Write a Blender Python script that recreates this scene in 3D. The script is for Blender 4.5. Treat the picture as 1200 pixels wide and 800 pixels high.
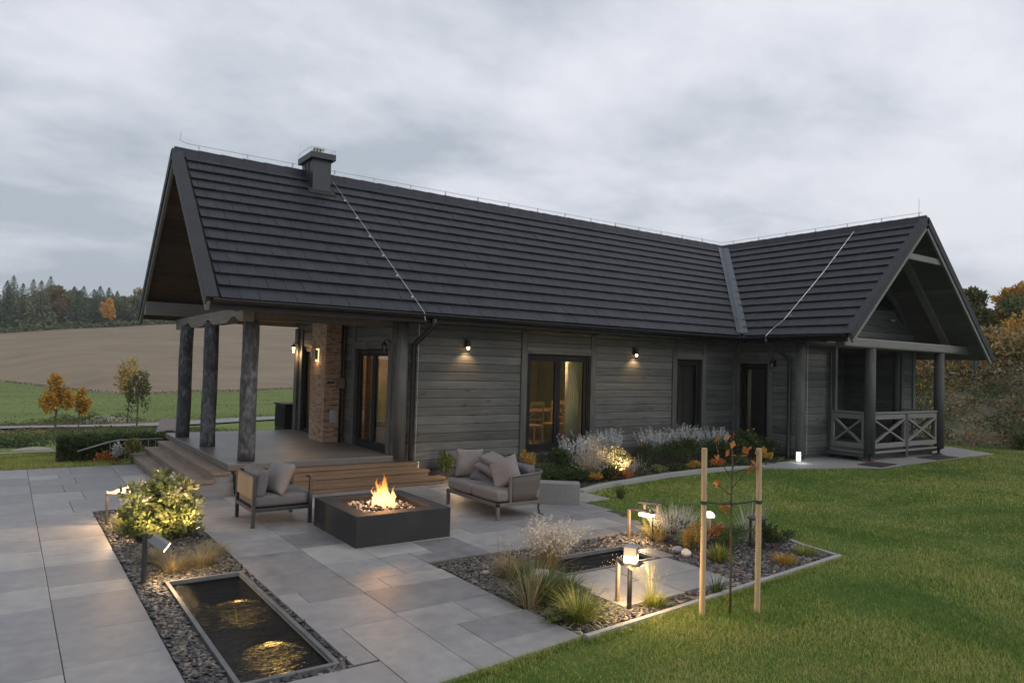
import bpy, bmesh, math, random
import numpy as np
from mathutils import Vector, Matrix

for o in list(bpy.data.objects): bpy.data.objects.remove(o)
S = bpy.context.scene
COL = S.collection
rnd = random.Random(7)
rng = np.random.default_rng(11)

# ---------------------------------------------------------------- camera
CAM_H = 2.2
cr = Vector((0.81799387, -0.57458384, 0.02719256))
cu = Vector((-0.04160822, -0.01195335, 0.9990625))
cf = Vector((0.57372013, 0.81835843, 0.03368518))
cd = bpy.data.cameras.new('camera'); cam = bpy.data.objects.new('camera', cd); COL.objects.link(cam)
cd.sensor_width = 36; cd.lens = 845.3 / 1200 * 36; cd.clip_start = 0.05; cd.clip_end = 3000
cam.matrix_world = Matrix(((cr.x, cu.x, -cf.x, 0), (cr.y, cu.y, -cf.y, 0), (cr.z, cu.z, -cf.z, CAM_H), (0, 0, 0, 1)))
S.camera = cam

# ---------------------------------------------------------------- world
SUN_EL, SUN_AZ = math.radians(36), math.radians(152)      # azimuth from +Y towards +X
w = bpy.data.worlds.new('World'); S.world = w; w.use_nodes = True
nt = w.node_tree; nt.nodes.clear()
def N(nt, t, **k):
    n = nt.nodes.new(t)
    for a, b in k.items():
        if a == 'ins':
            for i, v in b.items(): n.inputs[i].default_value = v
        else: setattr(n, a, b)
    return n
sky = N(nt, 'ShaderNodeTexSky', sky_type='NISHITA', sun_disc=False, sun_elevation=SUN_EL, sun_rotation=SUN_AZ, altitude=200, air_density=1.2, dust_density=2.5)
tc = N(nt, 'ShaderNodeTexCoord'); sp = N(nt, 'ShaderNodeSeparateXYZ'); nt.links.new(tc.outputs['Generated'], sp.inputs[0])
def M(nt, op, a, b=None, c=None, clamp=False):
    n = nt.nodes.new('ShaderNodeMath'); n.operation = op; n.use_clamp = clamp
    for i, v in enumerate((a, b, c)):
        if v is None: continue
        if isinstance(v, (int, float)): n.inputs[i].default_value = v
        else: nt.links.new(v, n.inputs[i])
    return n.outputs[0]
zz = M(nt, 'ADD', M(nt, 'MAXIMUM', sp.outputs[2], 0.0), 0.24)
cx = M(nt, 'DIVIDE', sp.outputs[0], zz); cy = M(nt, 'DIVIDE', sp.outputs[1], zz)
cmb = N(nt, 'ShaderNodeCombineXYZ'); nt.links.new(cx, cmb.inputs[0]); nt.links.new(cy, cmb.inputs[1])
mp = N(nt, 'ShaderNodeMapping'); mp.inputs['Rotation'].default_value = (0, 0, math.radians(35)); mp.inputs['Scale'].default_value = (1.0, 1.25, 1); mp.inputs['Location'].default_value = (7.4, 5.5, 0)
nt.links.new(cmb.outputs[0], mp.inputs[0])
n1 = N(nt, 'ShaderNodeTexNoise', ins={'Scale': 1.35, 'Detail': 10.0, 'Roughness': 0.57, 'Distortion': 0.12}); nt.links.new(mp.outputs[0], n1.inputs['Vector'])
n2 = N(nt, 'ShaderNodeTexNoise', ins={'Scale': 0.45, 'Detail': 2.0, 'Roughness': 0.5}); nt.links.new(mp.outputs[0], n2.inputs['Vector'])
cl = M(nt, 'ADD', M(nt, 'MULTIPLY', n1.outputs[0], 0.62), M(nt, 'MULTIPLY', n2.outputs[0], 0.38))
rp = N(nt, 'ShaderNodeValToRGB'); nt.links.new(cl, rp.inputs[0])
e = rp.color_ramp.elements
SK = 11.9
e[0].position = 0.41; e[0].color = (0.42 * SK, 0.468 * SK, 0.53 * SK, 1)
e[1].position = 0.59; e[1].color = (0.77 * SK, 0.78 * SK, 0.825 * SK, 1)
m1 = e.new(0.475); m1.color = (0.565 * SK, 0.60 * SK, 0.66 * SK, 1)
m2 = e.new(0.53); m2.color = (0.68 * SK, 0.70 * SK, 0.765 * SK, 1)
# brighter zenith, duller rim
zen = N(nt, 'ShaderNodeMapRange', ins={1: 0.0, 2: 0.5, 3: 0.92, 4: 1.0}); nt.links.new(sp.outputs[2], zen.inputs[0])
sc = N(nt, 'ShaderNodeVectorMath', operation='SCALE'); nt.links.new(rp.outputs[0], sc.inputs[0]); nt.links.new(zen.outputs[0], sc.inputs['Scale'])
mx = N(nt, 'ShaderNodeMix', data_type='RGBA'); mx.inputs[0].default_value = 0.93
nt.links.new(sky.outputs[0], mx.inputs[6]); nt.links.new(sc.outputs[0], mx.inputs[7])
bg = N(nt, 'ShaderNodeBackground', ins={'Strength': 0.1}); nt.links.new(mx.outputs[2], bg.inputs[0])
wo = N(nt, 'ShaderNodeOutputWorld'); nt.links.new(bg.outputs[0], wo.inputs[0])

# ---------------------------------------------------------------- sun (overcast: weak and very soft)
sd = bpy.data.lights.new('sun', 'SUN'); sd.energy = 1.0; sd.angle = math.radians(28); sd.color = (1.0, 0.95, 0.88)
so = bpy.data.objects.new('sun', sd); COL.objects.link(so)
sdir = Vector((math.sin(SUN_AZ) * math.cos(SUN_EL), math.cos(SUN_AZ) * math.cos(SUN_EL), math.sin(SUN_EL)))
so.rotation_euler = sdir.to_track_quat('Z', 'Y').to_euler(); so.location = sdir * 60

S.view_settings.view_transform = 'Standard'; S.view_settings.look = 'None'; S.view_settings.exposure = 0.0; S.view_settings.gamma = 1.0
S.view_settings.use_curve_mapping = False
S.render.engine = 'CYCLES'
S.cycles.max_bounces = 7; S.cycles.diffuse_bounces = 3; S.cycles.glossy_bounces = 3; S.cycles.transmission_bounces = 6; S.cycles.transparent_max_bounces = 12
S.cycles.use_denoising = True; S.cycles.sample_clamp_indirect = 4.0
S.cycles.caustics_reflective = False; S.cycles.caustics_refractive = False
# ---------------------------------------------------------------- helpers
def origin(o):
    v = Vector((0, 0, 0))
    while o is not None: v += o.location; o = o.parent
    return v
def tag(o, label=None, cat=None, group=None, kind=None):
    if label: o['label'] = label
    if cat: o['category'] = cat
    if group: o['group'] = group
    if kind: o['kind'] = kind
    return o
def thing(name, loc, label, cat, group=None, rz=0):
    o = bpy.data.objects.new(name, None); COL.objects.link(o); o.location = loc; o.rotation_euler = (0, 0, rz)
    o.empty_display_size = 0.1
    return tag(o, label, cat, group)
def copy_tree(o, parent=None):
    c = o.copy(); COL.objects.link(c)
    if parent is not None: c.parent = parent
    for ch in list(o.children): copy_tree(ch, c)
    return c
def finish(me, name, mat, parent=None, smooth=False, bevel=0, local=False, seg=2, angle=40):
    ob = bpy.data.objects.new(name, me); COL.objects.link(ob)
    if parent is not None:
        ob.parent = parent
        if not local:
            me.transform(Matrix.Translation(-origin(parent)))
    if mat is not None:
        for m in (mat if isinstance(mat, (list, tuple)) else [mat]): me.materials.append(m)
    if smooth:
        me.polygons.foreach_set('use_smooth', np.ones(len(me.polygons), dtype=bool))
    if bevel:
        b = ob.modifiers.new('bevel', 'BEVEL'); b.width = bevel; b.segments = seg; b.limit_method = 'ANGLE'; b.angle_limit = math.radians(angle)
        b.harden_normals = False
    return ob
class MB:
    """collects shapes and builds ONE mesh object"""
    def __init__(s): s.v = []; s.f = []; s.t = []; s.mi = []; s.tint = 0.5; s.mat = 0
    def add(s, vs, fs):
        n = len(s.v); s.v += [tuple(p) for p in vs]
        for f in fs: s.f.append(tuple(i + n for i in f)); s.t.append(s.tint); s.mi.append(s.mat)
    def box(s, x0, y0, z0, x1, y1, z1):
        s.add([(x0,y0,z0),(x1,y0,z0),(x1,y1,z0),(x0,y1,z0),(x0,y0,z1),(x1,y0,z1),(x1,y1,z1),(x0,y1,z1)],
              [(0,3,2,1),(4,5,6,7),(0,1,5,4),(1,2,6,5),(2,3,7,6),(3,0,4,7)]); return s
    def obox(s, c, sx, sy, sz, rot=(0,0,0)):
        from mathutils import Euler
        R = Euler(rot).to_matrix(); c = Vector(c)
        vs = [c + R @ Vector((a*sx/2, b*sy/2, d*sz/2)) for d in (-1,1) for a, b in ((-1,-1),(1,-1),(1,1),(-1,1))]
        s.add(vs, [(0,3,2,1),(4,5,6,7),(0,1,5,4),(1,2,6,5),(2,3,7,6),(3,0,4,7)]); return s
    def bar(s, a, b, wd, th, up=(0,0,1)):
        a = Vector(a); b = Vector(b); d = (b-a).normalized(); up = Vector(up)
        r = d.cross(up)
        if r.length < 1e-4: r = d.cross(Vector((1,0,0)))
        r.normalize(); u = r.cross(d).normalized()
        vs = [p + r*(i*wd/2) + u*(j*th/2) for p in (a, b) for i, j in ((-1,-1),(1,-1),(1,1),(-1,1))]
        s.add(vs, [(0,1,2,3),(7,6,5,4),(0,4,5,1),(1,5,6,2),(2,6,7,3),(3,7,4,0)]); return s
    def prism(s, poly, h0, h1, axis='z'):
        n = len(poly)
        def P(a, b, h): return {'z': (a,b,h), 'y': (a,h,b), 'x': (h,a,b)}[axis]
        vs = [P(a,b,h0) for a,b in poly] + [P(a,b,h1) for a,b in poly]
        fs = [tuple(reversed(range(n))), tuple(range(n, 2*n))] + [(i, (i+1)%n, (i+1)%n+n, i+n) for i in range(n)]
        if axis == 'y': fs = [tuple(reversed(f)) for f in fs]
        s.add(vs, fs); return s
    def tube(s, pts, r, n=8, cap=True):
        pts = [Vector(p) for p in pts]; k = len(pts); rs = r if isinstance(r, (list, tuple)) else [r]*k
        vs = []; pu = None
        for i, p in enumerate(pts):
            d = ((pts[min(i+1,k-1)] - pts[max(i-1,0)])).normalized()
            if pu is None:
                pu = Vector((0,0,1)) if abs(d.z) < .9 else Vector((1,0,0))
            sx = d.cross(pu).normalized(); sy = sx.cross(d).normalized(); pu = sy
            for j in range(n):
                a = 2*math.pi*j/n; vs.append(p + (sx*math.cos(a) + sy*math.sin(a))*rs[i])
        fs = [(i*n+j, i*n+(j+1)%n, (i+1)*n+(j+1)%n, (i+1)*n+j) for i in range(k-1) for j in range(n)]
        if cap: fs += [tuple(reversed(range(n))), tuple(range((k-1)*n, k*n))]
        s.add(vs, fs); return s
    def lathe(s, c, prof, n=16):
        c = Vector(c); k = len(prof)
        vs = [c + Vector((r*math.cos(2*math.pi*j/n), r*math.sin(2*math.pi*j/n), h)) for r, h in prof for j in range(n)]
        fs = [(i*n+j, i*n+(j+1)%n, (i+1)*n+(j+1)%n, (i+1)*n+j) for i in range(k-1) for j in range(n)]
        fs += [tuple(reversed(range(n))), tuple(range((k-1)*n, k*n))]
        s.add(vs, fs); return s
    def build(s, name, mat, parent=None, **k):
        me = bpy.data.meshes.new(name); me.from_pydata(s.v, [], s.f)
        at = me.attributes.new('tint', 'FLOAT', 'FACE'); at.data.foreach_set('value', s.t)
        if any(s.mi): me.polygons.foreach_set('material_index', s.mi)
        return finish(me, name, mat, parent, **k)
def np_mesh(name, V, F, mat, parent=None, tint=None, smooth=False, local=False, mi=None):
    """V (n,3) array, F (m,k) int array, all faces the same size"""
    V = np.asarray(V, dtype=np.float32); F = np.asarray(F, dtype=np.int32); m, k = F.shape
    me = bpy.data.meshes.new(name); me.vertices.add(len(V)); me.vertices.foreach_set('co', V.ravel())
    me.loops.add(m*k); me.loops.foreach_set('vertex_index', F.ravel())
    me.polygons.add(m); me.polygons.foreach_set('loop_start', np.arange(0, m*k, k, dtype=np.int32)); 
    try: me.polygons.foreach_set('loop_total', np.full(m, k, dtype=np.int32))
    except Exception: pass
    me.update(calc_edges=True)
    if tint is not None:
        at = me.attributes.new('tint', 'FLOAT', 'FACE'); at.data.foreach_set('value', np.asarray(tint, dtype=np.float32))
    if mi is not None: me.polygons.foreach_set('material_index', np.asarray(mi, dtype=np.int32))
    return finish(me, name, mat, parent, smooth=smooth, local=local)

# ---------------------------------------------------------------- terrain height
def sst(a, b, x): 
    t = np.clip((np.asarray(x, float) - a) / (b - a), 0, 1); return t*t*(3 - 2*t)
def bline(x): return np.interp(x, [-60,-5,-.5,3,5.9,10.9,17,26,37,60,120], [160,136,131,121,110,95,98,106,113,122,130])
def hgt(x, y):
    x = np.asarray(x, float); y = np.asarray(y, float)
    b = bline(x)
    l = -.03 + np.interp(y, [16.6, 25, 42, 60], [0, -.57, -1.47, -2.17])
    ztop = 6.8 + .105*np.clip(x, -60, 260)
    l = l + np.clip((y - b)/(210 - b), 0, 1)*(ztop + 2.2) + np.clip(y - 210, 0, 60)*.05
    l = l + .06*np.sin(x*.31 + y*.2)*sst(18, 30, y) + .25*np.sin(x*.05)*np.sin(y*.04)*sst(50, 120, y)
    rr = -.03 + .13*sst(10, 16, x) + 2.6*sst(25.2, 28.5, x + .12*(y - 9)) + np.clip(x - 28, 0, 200)*.035
    az = np.degrees(np.arctan2(x, np.maximum(y, .01))); az = np.where(y <= 0, np.where(x > 0, 90, 0), az)
    wgt = sst(42, 56, az)*sst(8, 12, np.hypot(x, y))
    return l*(1 - wgt) + rr*wgt
def H(x, y): return float(hgt(x, y))

# ---------------------------------------------------------------- materials
def new_mat(name):
    m = bpy.data.materials.new(name); m.use_nodes = True; nt = m.node_tree; nt.nodes.clear()
    out = nt.nodes.new('ShaderNodeOutputMaterial'); b = nt.nodes.new('ShaderNodeBsdfPrincipled'); nt.links.new(b.outputs[0], out.inputs[0])
    return m, nt, b, out
def ramp(nt, fac, cols):
    r = nt.nodes.new('ShaderNodeValToRGB'); nt.links.new(fac, r.inputs[0]); el = r.color_ramp.elements
    while len(el) < len(cols): el.new(0.5)
    for e_, (p, c) in zip(el, cols): e_.position = p; e_.color = (*c, 1)
    return r.outputs[0]
def coords(nt, scale=(1,1,1), kind='pos', rot=(0,0,0)):
    mpn = nt.nodes.new('ShaderNodeMapping'); mpn.inputs['Scale'].default_value = scale; mpn.inputs['Rotation'].default_value = rot
    if kind == 'pos': g = nt.nodes.new('ShaderNodeNewGeometry'); nt.links.new(g.outputs['Position'], mpn.inputs[0])
    else: g = nt.nodes.new('ShaderNodeTexCoord'); nt.links.new(g.outputs['Object'], mpn.inputs[0])
    return mpn.outputs[0]
def noise(nt, vec, scale, detail=4, rough=.55, dist=0):
    n = nt.nodes.new('ShaderNodeTexNoise'); nt.links.new(vec, n.inputs['Vector'])
    n.inputs['Scale'].default_value = scale; n.inputs['Detail'].default_value = detail; n.inputs['Roughness'].default_value = rough; n.inputs['Distortion'].default_value = dist
    return n.outputs[0]
def tint_of(nt):
    a = nt.nodes.new('ShaderNodeAttribute'); a.attribute_name = 'tint'; return a.outputs['Fac']
def bump(nt, b, h, strength=.3, dist=.01):
    n = nt.nodes.new('ShaderNodeBump'); n.inputs['Strength'].default_value = strength; n.inputs['Distance'].default_value = dist
    nt.links.new(h, n.inputs['Height']); nt.links.new(n.outputs[0], b.inputs['Normal'])
def mat_noise(name, cols, scale=4, rough=.7, stretch=(1,1,1), detail=6, bumps=.2, bd=.005, metal=0, tint=0, kind='pos', scale2=None, spec=.5, dist=0, rrange=0):
    """colour from noise (+ per-face tint)"""
    m, nt, b, out = new_mat(name)
    v = coords(nt, stretch, kind); n = noise(nt, v, scale, detail, .6, dist)
    f = n
    if scale2: f = M(nt, 'ADD', M(nt, 'MULTIPLY', n, .6), M(nt, 'MULTIPLY', noise(nt, v, scale2, 5), .4))
    if tint: f = M(nt, 'ADD', f, M(nt, 'MULTIPLY', M(nt, 'SUBTRACT', tint_of(nt), .5), tint))
    c = ramp(nt, f, cols); nt.links.new(c, b.inputs['Base Color'])
    b.inputs['Roughness'].default_value = rough; b.inputs['Metallic'].default_value = metal; b.inputs['Specular IOR Level'].default_value = spec
    if rrange:
        nt.links.new(M(nt, 'ADD', M(nt, 'MULTIPLY', n, rrange), rough - rrange*.5), b.inputs['Roughness'])
    if bumps: bump(nt, b, noise(nt, v, scale*5, 6, .65), bumps, bd)
    return m
def mat_wood(name, axis, cols, knots=True, rough=.75, gs=1.0, bumps=.35, pitch=.17):
    """stained boards, grain along an axis; every board its own streaks and knots"""
    m, nt, b, out = new_mat(name)
    st = {'x': (.5,9,9), 'y': (9,.5,9), 'z': (9,9,.5)}[axis]
    g = nt.nodes.new('ShaderNodeNewGeometry'); sx = nt.nodes.new('ShaderNodeSeparateXYZ'); nt.links.new(g.outputs['Position'], sx.inputs[0])
    bi = M(nt, 'FLOOR', M(nt, 'DIVIDE', sx.outputs[2 if axis != 'z' else 0], pitch))
    wn = nt.nodes.new('ShaderNodeTexWhiteNoise'); wn.noise_dimensions = '1D'; nt.links.new(bi, wn.inputs['W'])
    off = nt.nodes.new('ShaderNodeVectorMath'); off.operation = 'MULTIPLY_ADD'
    nt.links.new(wn.outputs['Color'], off.inputs[0]); off.inputs[1].default_value = (7,7,7); nt.links.new(g.outputs['Position'], off.inputs[2])
    mpn = nt.nodes.new('ShaderNodeMapping'); nt.links.new(off.outputs[0], mpn.inputs[0]); mpn.inputs['Scale'].default_value = tuple(a*gs for a in st)
    n = noise(nt, mpn.outputs[0], 3.0, 7, .62, .6)
    f = M(nt, 'ADD', n, M(nt, 'MULTIPLY', M(nt, 'SUBTRACT', wn.outputs['Value'], .5), .30))
    big = noise(nt, coords(nt, (1,1,1)), 1.3, 3)
    f = M(nt, 'ADD', f, M(nt, 'MULTIPLY', M(nt, 'SUBTRACT', big, .5), .35))
    c = ramp(nt, f, cols)
    if knots:
        kv = nt.nodes.new('ShaderNodeMapping'); nt.links.new(off.outputs[0], kv.inputs[0]); kv.inputs['Scale'].default_value = {'x': (1.6,5,5), 'y': (5,1.6,5), 'z': (5,5,1.6)}[axis]
        vo = nt.nodes.new('ShaderNodeTexVoronoi'); nt.links.new(kv.outputs[0], vo.inputs['Vector']); vo.inputs['Scale'].default_value = 1.15
        mr = nt.nodes.new('ShaderNodeMapRange'); nt.links.new(vo.outputs['Distance'], mr.inputs[0]); mr.inputs[1].default_value = .07; mr.inputs[2].default_value = .17; mr.inputs[3].default_value = .45; mr.inputs[4].default_value = 1
        vm = nt.nodes.new('ShaderNodeVectorMath'); vm.operation = 'SCALE'; nt.links.new(c, vm.inputs[0]); nt.links.new(mr.outputs[0], vm.inputs['Scale']); c = vm.outputs[0]
    nt.links.new(c, b.inputs['Base Color']); b.inputs['Roughness'].default_value = rough
    bump(nt, b, n, bumps, .004)
    return m
def mat_leaf(name, cols, rough=.55, trans=.25, sc=3.0, tw=.9):
    """foliage: colour varies leaf by leaf and clump by clump"""
    m, nt, b, out = new_mat(name)
    f = M(nt, 'ADD', M(nt, 'MULTIPLY', tint_of(nt), tw*.6), M(nt, 'MULTIPLY', noise(nt, coords(nt), sc, 3), .45))
    c = ramp(nt, f, cols); nt.links.new(c, b.inputs['Base Color']); b.inputs['Roughness'].default_value = rough; b.inputs['Specular IOR Level'].default_value = .3
    tr = nt.nodes.new('ShaderNodeBsdfTranslucent'); nt.links.new(c, tr.inputs[0])
    mxs = nt.nodes.new('ShaderNodeMixShader'); mxs.inputs[0].default_value = trans
    nt.links.new(b.outputs[0], mxs.inputs[1]); nt.links.new(tr.outputs[0], mxs.inputs[2]); nt.links.new(mxs.outputs[0], out.inputs[0])
    return m
def mat_emit(name, col, st):
    m, nt, b, out = new_mat(name); b.inputs['Base Color'].default_value = (*[min(1, c) for c in col], 1); b.inputs['Emission Color'].default_value = (*col, 1); b.inputs['Emission Strength'].default_value = st
    return m
def mat_glass(name, tintc=(.9,.93,.92), ior=1.5, rough=0.0, boost=1.0):
    m, nt, b, out = new_mat(name); nt.nodes.remove(b)
    fr = nt.nodes.new('ShaderNodeFresnel'); fr.inputs[0].default_value = ior
    t = nt.nodes.new('ShaderNodeBsdfTransparent'); t.inputs[0].default_value = (*tintc, 1)
    g = nt.nodes.new('ShaderNodeBsdfGlossy'); g.inputs['Roughness'].default_value = rough
    mxs = nt.nodes.new('ShaderNodeMixShader'); nt.links.new(M(nt, 'MULTIPLY', fr.outputs[0], boost, clamp=True), mxs.inputs[0])
    nt.links.new(t.outputs[0], mxs.inputs[1]); nt.links.new(g.outputs[0], mxs.inputs[2]); nt.links.new(mxs.outputs[0], out.inputs[0])
    return m
GW = [(.2,(.036,.038,.037)), (.5,(.072,.075,.072)), (.8,(.124,.127,.122))]
m_wallx = mat_wood('grey_stained_log', 'x', GW); m_wally = mat_wood('grey_stained_log_side', 'y', GW)
m_trimz = mat_wood('grey_stained_post', 'z', GW, knots=False)
m_barge = mat_wood('grey_barge_board', 'x', [(.2,(.11,.11,.105)), (.8,(.20,.20,.19))], knots=False, pitch=9)
m_soff = mat_wood('brown_soffit', 'x', [(.25,(.030,.020,.014)), (.5,(.058,.038,.026)), (.75,(.085,.058,.040))], knots=True, pitch=.12)
m_beam = mat_wood('weathered_beam', 'y', [(.2,(.075,.068,.060)), (.5,(.13,.118,.105)), (.8,(.20,.185,.165))], knots=True, pitch=9)
m_deckx = mat_wood('stair_wood_front', 'x', [(.2,(.085,.052,.029)), (.5,(.150,.098,.058)), (.8,(.215,.148,.094))], knots=False, pitch=9, gs=1.3)
m_decky = mat_wood('stair_wood_side', 'y', [(.2,(.10,.074,.054)), (.5,(.165,.125,.093)), (.8,(.24,.19,.145))], knots=False, pitch=9, gs=1.3)
m_stake = mat_wood('pale_stake_wood', 'z', [(.2,(.34,.24,.13)), (.8,(.52,.39,.24))], knots=False, pitch=9, gs=2)
m_teak = mat_wood('teak', 'y', [(.2,(.16,.12,.085)), (.8,(.24,.18,.13))], knots=False, pitch=9, gs=2)
m_chair = mat_wood('oak_chair', 'z', [(.2,(.30,.15,.06)), (.8,(.42,.22,.09))], knots=False, pitch=9, gs=2)
m_roof = mat_noise('dark_roof_tile', [(.22,(.008,.009,.014)), (.5,(.0165,.018,.026)), (.8,(.032,.034,.046))], 4, .58, detail=8, bumps=.5, bd=.005, tint=.14, scale2=26, spec=.35)
m_metal = mat_noise('black_metal', [(.3,(.006,.0065,.008)), (.7,(.011,.012,.014))], 8, .42, bumps=.05, metal=0, spec=.35)
m_flash = mat_noise('grey_flashing', [(.3,(.055,.066,.08)), (.7,(.085,.10,.118))], 3, .4, bumps=.05, metal=.3)
m_chim = mat_noise('slate_sheet_metal', [(.3,(.018,.022,.029)), (.7,(.028,.034,.043))], 2, .5, bumps=.04, metal=.1)
m_steel = mat_noise('galvanised_steel', [(.3,(.45,.46,.47)), (.7,(.62,.63,.64))], 10, .35, bumps=.03, metal=.7)
m_frame = mat_noise('black_window_frame', [(.3,(.007,.007,.008)), (.7,(.012,.012,.013))], 6, .6, bumps=.05, spec=.2)
m_glass = mat_glass('window_glass', boost=.9)
m_verge = mat_noise('dark_verge_metal', [(.3,(.009,.010,.014)), (.7,(.016,.0175,.024))], 4, .65, bumps=.05)
m_pave = mat_noise('grey_porcelain_slab', [(.22,(.115,.115,.122)), (.5,(.200,.198,.203)), (.76,(.310,.298,.284))], 1.0, .5, detail=9, bumps=.2, bd=.004, tint=.34, scale2=7, dist=.5, rrange=.3)
m_grout = mat_noise('dark_joint', [(.3,(.03,.03,.03)), (.7,(.05,.05,.048))], 20, .95)
m_rim = mat_noise('wet_dark_stone', [(.28,(.075,.078,.082)), (.72,(.14,.142,.145))], 5, .5, detail=8, bumps=.3)
m_conc = mat_noise('smooth_concrete', [(.28,(.20,.198,.195)), (.72,(.33,.325,.315))], 1.6, .75, detail=8, bumps=.12, tint=.3, scale2=14)
m_porch = mat_noise('porch_stone', [(.28,(.085,.079,.075)), (.72,(.135,.126,.118))], 1.2, .42, detail=8, bumps=.08, tint=.2, scale2=11, rrange=.3)
m_dconc = mat_noise('dark_concrete', [(.28,(.007,.008,.010)), (.5,(.013,.0145,.018)), (.75,(.026,.028,.032))], 3, .7, detail=9, bumps=.2, scale2=22)
m_bench = mat_noise('grey_cast_stone', [(.28,(.13,.135,.14)), (.75,(.22,.22,.222))], 3, .75, detail=9, bumps=.2, scale2=26)
m_plinth = mat_noise('plinth', [(.3,(.05,.048,.045)), (.7,(.09,.086,.08))], 4, .85)
m_fab = mat_noise('grey_weave', [(.3,(.125,.118,.117)), (.7,(.185,.176,.175))], 60, .95, bumps=.5, bd=.002, kind='obj', spec=.1)
m_fab2 = mat_noise('slate_weave', [(.3,(.090,.092,.100)), (.7,(.13,.132,.142))], 60, .95, bumps=.5, bd=.002, kind='obj', spec=.1)
m_fab3 = mat_noise('taupe_weave', [(.3,(.145,.135,.133)), (.7,(.22,.205,.20))], 60, .95, bumps=.5, bd=.002, kind='obj', spec=.1)
m_slate = mat_noise('slate_chips', [(.2,(.030,.031,.035)), (.5,(.070,.068,.069)), (.78,(.125,.115,.106)), (1.0,(.26,.20,.15))], 9, .6, bumps=.3, bd=.003, tint=.95)
m_soil = mat_noise('dark_soil', [(.3,(.022,.017,.013)), (.7,(.05,.038,.028))], 14, .95, bumps=.8, bd=.02)
m_rock = mat_noise('field_stone', [(.3,(.30,.27,.23)), (.7,(.46,.42,.36))], 6, .8, bumps=.3, tint=.5)
m_rockd = mat_noise('blue_grey_stone', [(.3,(.16,.17,.19)), (.7,(.26,.27,.30))], 6, .7, bumps=.3)
m_bark = mat_noise('bark', [(.3,(.05,.04,.032)), (.7,(.12,.10,.08))], 6, .9, stretch=(3,3,.6), bumps=.6)
m_white = mat_noise('cream_plaster', [(.3,(.50,.47,.40)), (.7,(.58,.54,.46))], 3, .8)
m_tan = mat_noise('tan_interior', [(.3,(.20,.15,.095)), (.7,(.27,.21,.14))], 2, .8)
m_curt = mat_noise('cream_curtain', [(.3,(.66,.56,.40)), (.7,(.78,.68,.50))], 4, .9)
m_blind = mat_noise('grey_blind', [(.3,(.50,.48,.42)), (.7,(.60,.58,.50))], 4, .6)
m_rubber = mat_noise('black_rubber', [(.3,(.012,.012,.012)), (.7,(.025,.025,.025))], 20, .8)
m_warm = mat_emit('warm_diffuser', (1.0, .72, .42), 9.0)
m_warm2 = mat_emit('warm_bulb', (1.0, .66, .33), 14.0)
m_cool = mat_emit('white_diffuser', (.93, 1.0, .93), 1.6)
# ================================================================ SETTING
def grid_patch(name, xs, us, yfun, mat, keep=None, smooth=True):
    X, U = np.meshgrid(np.asarray(xs, float), np.asarray(us, float)); Y = yfun(X, U); Z = hgt(X, Y)
    ny, nx = X.shape; V = np.stack([X, Y, Z], -1).reshape(-1, 3)
    i, j = np.meshgrid(np.arange(ny-1), np.arange(nx-1), indexing='ij'); a = (i*nx + j).ravel()
    F = np.stack([a, a+1, a+nx+1, a+nx], 1)
    if keep is not None:
        c = V[F].mean(1); F = F[keep(c[:,0], c[:,1])]
    return tag(np_mesh(name, V, F, mat, smooth=smooth), kind='structure')
def mat_ground(name, cols, sc, sc2, str1=(1,1,1), bs=.5):
    return mat_noise(name, cols, sc, .95, stretch=str1, detail=8, bumps=bs, bd=.03, scale2=sc2, spec=.1)
m_turf = mat_ground('turf_soil', [(.3,(.035,.065,.014)), (.5,(.060,.100,.022)), (.7,(.13,.13,.05))], .9, 8)
m_mead = mat_ground('meadow', [(.28,(.070,.098,.028)), (.45,(.115,.155,.042)), (.62,(.160,.195,.062)), (.8,(.19,.185,.075))], .12, 1.4, (1,2.2,1))
m_plough = mat_ground('ploughed_earth', [(.3,(.155,.118,.078)), (.5,(.215,.170,.118)), (.72,(.275,.222,.162))], .10, 6.5, (.8,1.6,1), 1.0)
m_floor = mat_ground('forest_floor', [(.3,(.035,.05,.02)), (.7,(.10,.11,.04))], .08, .8)
def pond_free(x, y):
    a = (x > 1.40) & (x < 2.06) & (y > 5.09) & (y < 7.72); b = (x > 4.98) & (x < 6.32) & (y > 6.0) & (y < 6.56)
    return ~(a | b)
gx = np.unique(np.round(np.concatenate([np.linspace(-260,-20,25), np.arange(-20,0,1.0), np.arange(0,26,.5), np.arange(26,60,1), np.arange(60,420,12), [1.40,2.06,4.98,6.32]]), 3))
gy = np.unique(np.round(np.concatenate([np.arange(-60,0,5.), np.arange(0,17.01,.5), [5.09,7.72,6.0,6.56]]), 3))
grid_patch('lawn_ground', gx, gy, lambda X, U: U, m_turf, pond_free)
gx2 = np.concatenate([np.linspace(-260,-20,30), np.arange(-19,60,1.0), np.arange(60,420,8)])
grid_patch('meadow', gx2, np.linspace(0, 1, 110), lambda X, U: 17 + (bline(X) - 17)*U, m_mead)
grid_patch('ploughed_field', gx2, np.linspace(0, 1, 60), lambda X, U: bline(X) + (210 + .02*X - bline(X))*U, m_plough)
grid_patch('forest_floor', gx2, np.linspace(0, 1, 20), lambda X, U: 210 + .02*X + 500*U**1.5, m_floor)
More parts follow.
